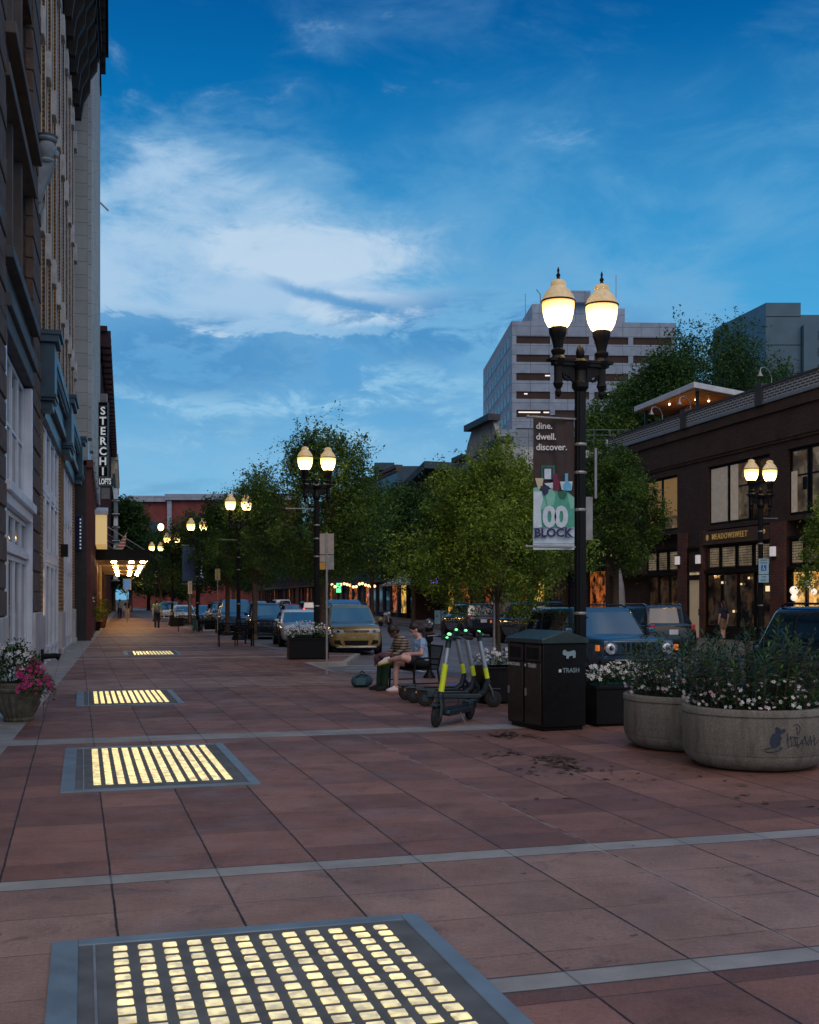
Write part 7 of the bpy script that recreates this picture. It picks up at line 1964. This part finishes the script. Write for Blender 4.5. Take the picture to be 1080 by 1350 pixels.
# general far clouds everywhere else
gen = e.rng(e.m('ADD', n3, e.m('MULTIPLY', sh_n, .7)), .42, .72, 0, .42, True)
c = e.mix(gen, c, s2l((104,160,206)))
# bright bank
bank = e.m('MAXIMUM', blobm(A_(280), EL(370), .28, .095), e.m('MULTIPLY', blobm(A_(215), EL(255), .12, .05), .8))
bank = e.m('MAXIMUM', bank, blobm(A_(455), EL(398), .12, .030))
bb = e.rng(e.m('ADD', bank, e.m('ADD', e.m('MULTIPLY', sh_n, 2.2), e.m('MULTIPLY', sh_f, 1.3))), .20, 1.1, 0, .85, True)
c = e.mix(bb, c, s2l((172,202,230)))
core = e.m('MAXIMUM', blobm(A_(470), EL(402), .085, .022), blobm(A_(255), EL(447), .065, .013))
core = e.m('MAXIMUM', core, blobm(A_(400), EL(330), .14, .035))
kk = e.rng(e.m('ADD', core, e.m('MULTIPLY', sh_f, 1.2)), .35, .9, 0, .75, True)
c = e.mix(kk, c, s2l((192,214,234)))
# darker blue bellies
low = e.m('SUBTRACT', EL(432), el)
bl = e.m('MULTIPLY', e.rng(e.m('ADD', low, e.m('ADD', e.m('MULTIPLY', sh_f, .05), e.m('MULTIPLY', sh_n, .11))), .0, .007, 0, 1, True), e.rng(low, .02, .13, 1, 0, True))
bl = e.m('MULTIPLY', bl, e.rng(az, A_(560), A_(640), 1, .25, True))
c = e.mix(e.m('MULTIPLY', bl, .80), c, s2l((80,152,206)))
streak = e.m('MULTIPLY', e.rng(e.m('ABSOLUTE', e.m('ADD', e.m('SUBTRACT', el, EL(388)), e.m('ADD', e.m('MULTIPLY', e.m('SUBTRACT', az, A_(440)), .22), e.m('MULTIPLY', sh_f, .02)))), .001, .008, 1, 0, True), blobm(A_(445), EL(388), .075, .2))
c = e.mix(e.m('MULTIPLY', streak, .9), c, s2l((92,154,206)))
patch = e.m('MULTIPLY', blobm(A_(380), EL(590), .7, .13), e.rng(e.m('ADD', n1, e.m('MULTIPLY', sh_f, .4)), .42, .62, 0, .7, True))
c = e.mix(patch, c, s2l((130,186,222)))
puff = e.m('MULTIPLY', blobm(A_(330), EL(520), .28, .07), e.rng(e.m('ADD', n2, e.m('MULTIPLY', sh_n, .6)), .50, .64, 0, .7, True))
c = e.mix(puff, c, s2l((152,200,230)))
dk = e.m('MULTIPLY', e.m('MAXIMUM', blobm(A_(250), EL(470), .16, .045), blobm(A_(620), EL(430), .2, .04)), e.rng(e.m('ADD', n1, e.m('MULTIPLY', sh_f, .5)), .44, .56, 0, .9, True))
c = e.mix(dk, c, s2l((72,142,196)))
ly = e.noise(e.xyz(e.m('MULTIPLY', az, .8), e.m('MULTIPLY', el, 5.0), 1.7), 4.5, 8, .6, dist=.4)
lm = e.m('MULTIPLY', e.rng(el, EL(690), EL(470), 1, 0, True), e.rng(ly, .47, .60, 0, .6, True))
c = e.mix(lm, c, s2l((96,158,198)))
# gentle physical sky tint on top
mixsky = e.mix(1.0, sky.outputs[0], (.10,.10,.10), 'MULTIPLY')
c = e.mix(.04, c, mixsky)
# blue overhead; rosy glow added to the unseen sky behind, to light the scene
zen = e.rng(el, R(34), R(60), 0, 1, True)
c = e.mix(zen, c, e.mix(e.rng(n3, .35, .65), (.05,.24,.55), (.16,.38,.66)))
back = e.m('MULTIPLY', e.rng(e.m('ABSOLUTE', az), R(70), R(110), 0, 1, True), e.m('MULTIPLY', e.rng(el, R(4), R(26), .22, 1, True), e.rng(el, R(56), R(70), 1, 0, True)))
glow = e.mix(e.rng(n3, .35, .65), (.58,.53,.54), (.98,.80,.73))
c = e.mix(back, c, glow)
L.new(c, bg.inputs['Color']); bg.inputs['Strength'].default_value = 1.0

sun = bpy.data.lights.new('sun', 'SUN'); sun.energy = .5; sun.angle = R(40); sun.color = (1,.86,.80)
so = bpy.data.objects.new('sun', sun); COL.objects.link(so); so.rotation_euler = (R(45), 0, R(12))

# ---------------------------------------------------------------- camera and render settings
cam = bpy.data.cameras.new('camera'); co = bpy.data.objects.new('camera', cam); COL.objects.link(co)
co.location = (0,0,H); co.rotation_euler = (R(90),0,0)
cam.sensor_fit = 'HORIZONTAL'; cam.sensor_width = 36; cam.lens = 36*F/1080; cam.shift_x = 0; cam.shift_y = (790-675)/1080.0
cam.clip_end = 6000; cam.clip_start = .1
SC.camera = co
SC.view_settings.view_transform = 'Standard'; SC.view_settings.look = 'None'; SC.view_settings.exposure = 0.08; SC.view_settings.gamma = 1
SC.cycles.use_denoising = True
SC.cycles.max_bounces = 6; SC.cycles.diffuse_bounces = 3; SC.cycles.glossy_bounces = 3; SC.cycles.transmission_bounces = 3; SC.cycles.transparent_max_bounces = 6
SC.cycles.sample_clamp_indirect = 4.0; SC.cycles.blur_glossy = .5
SC.cycles.use_light_tree = True
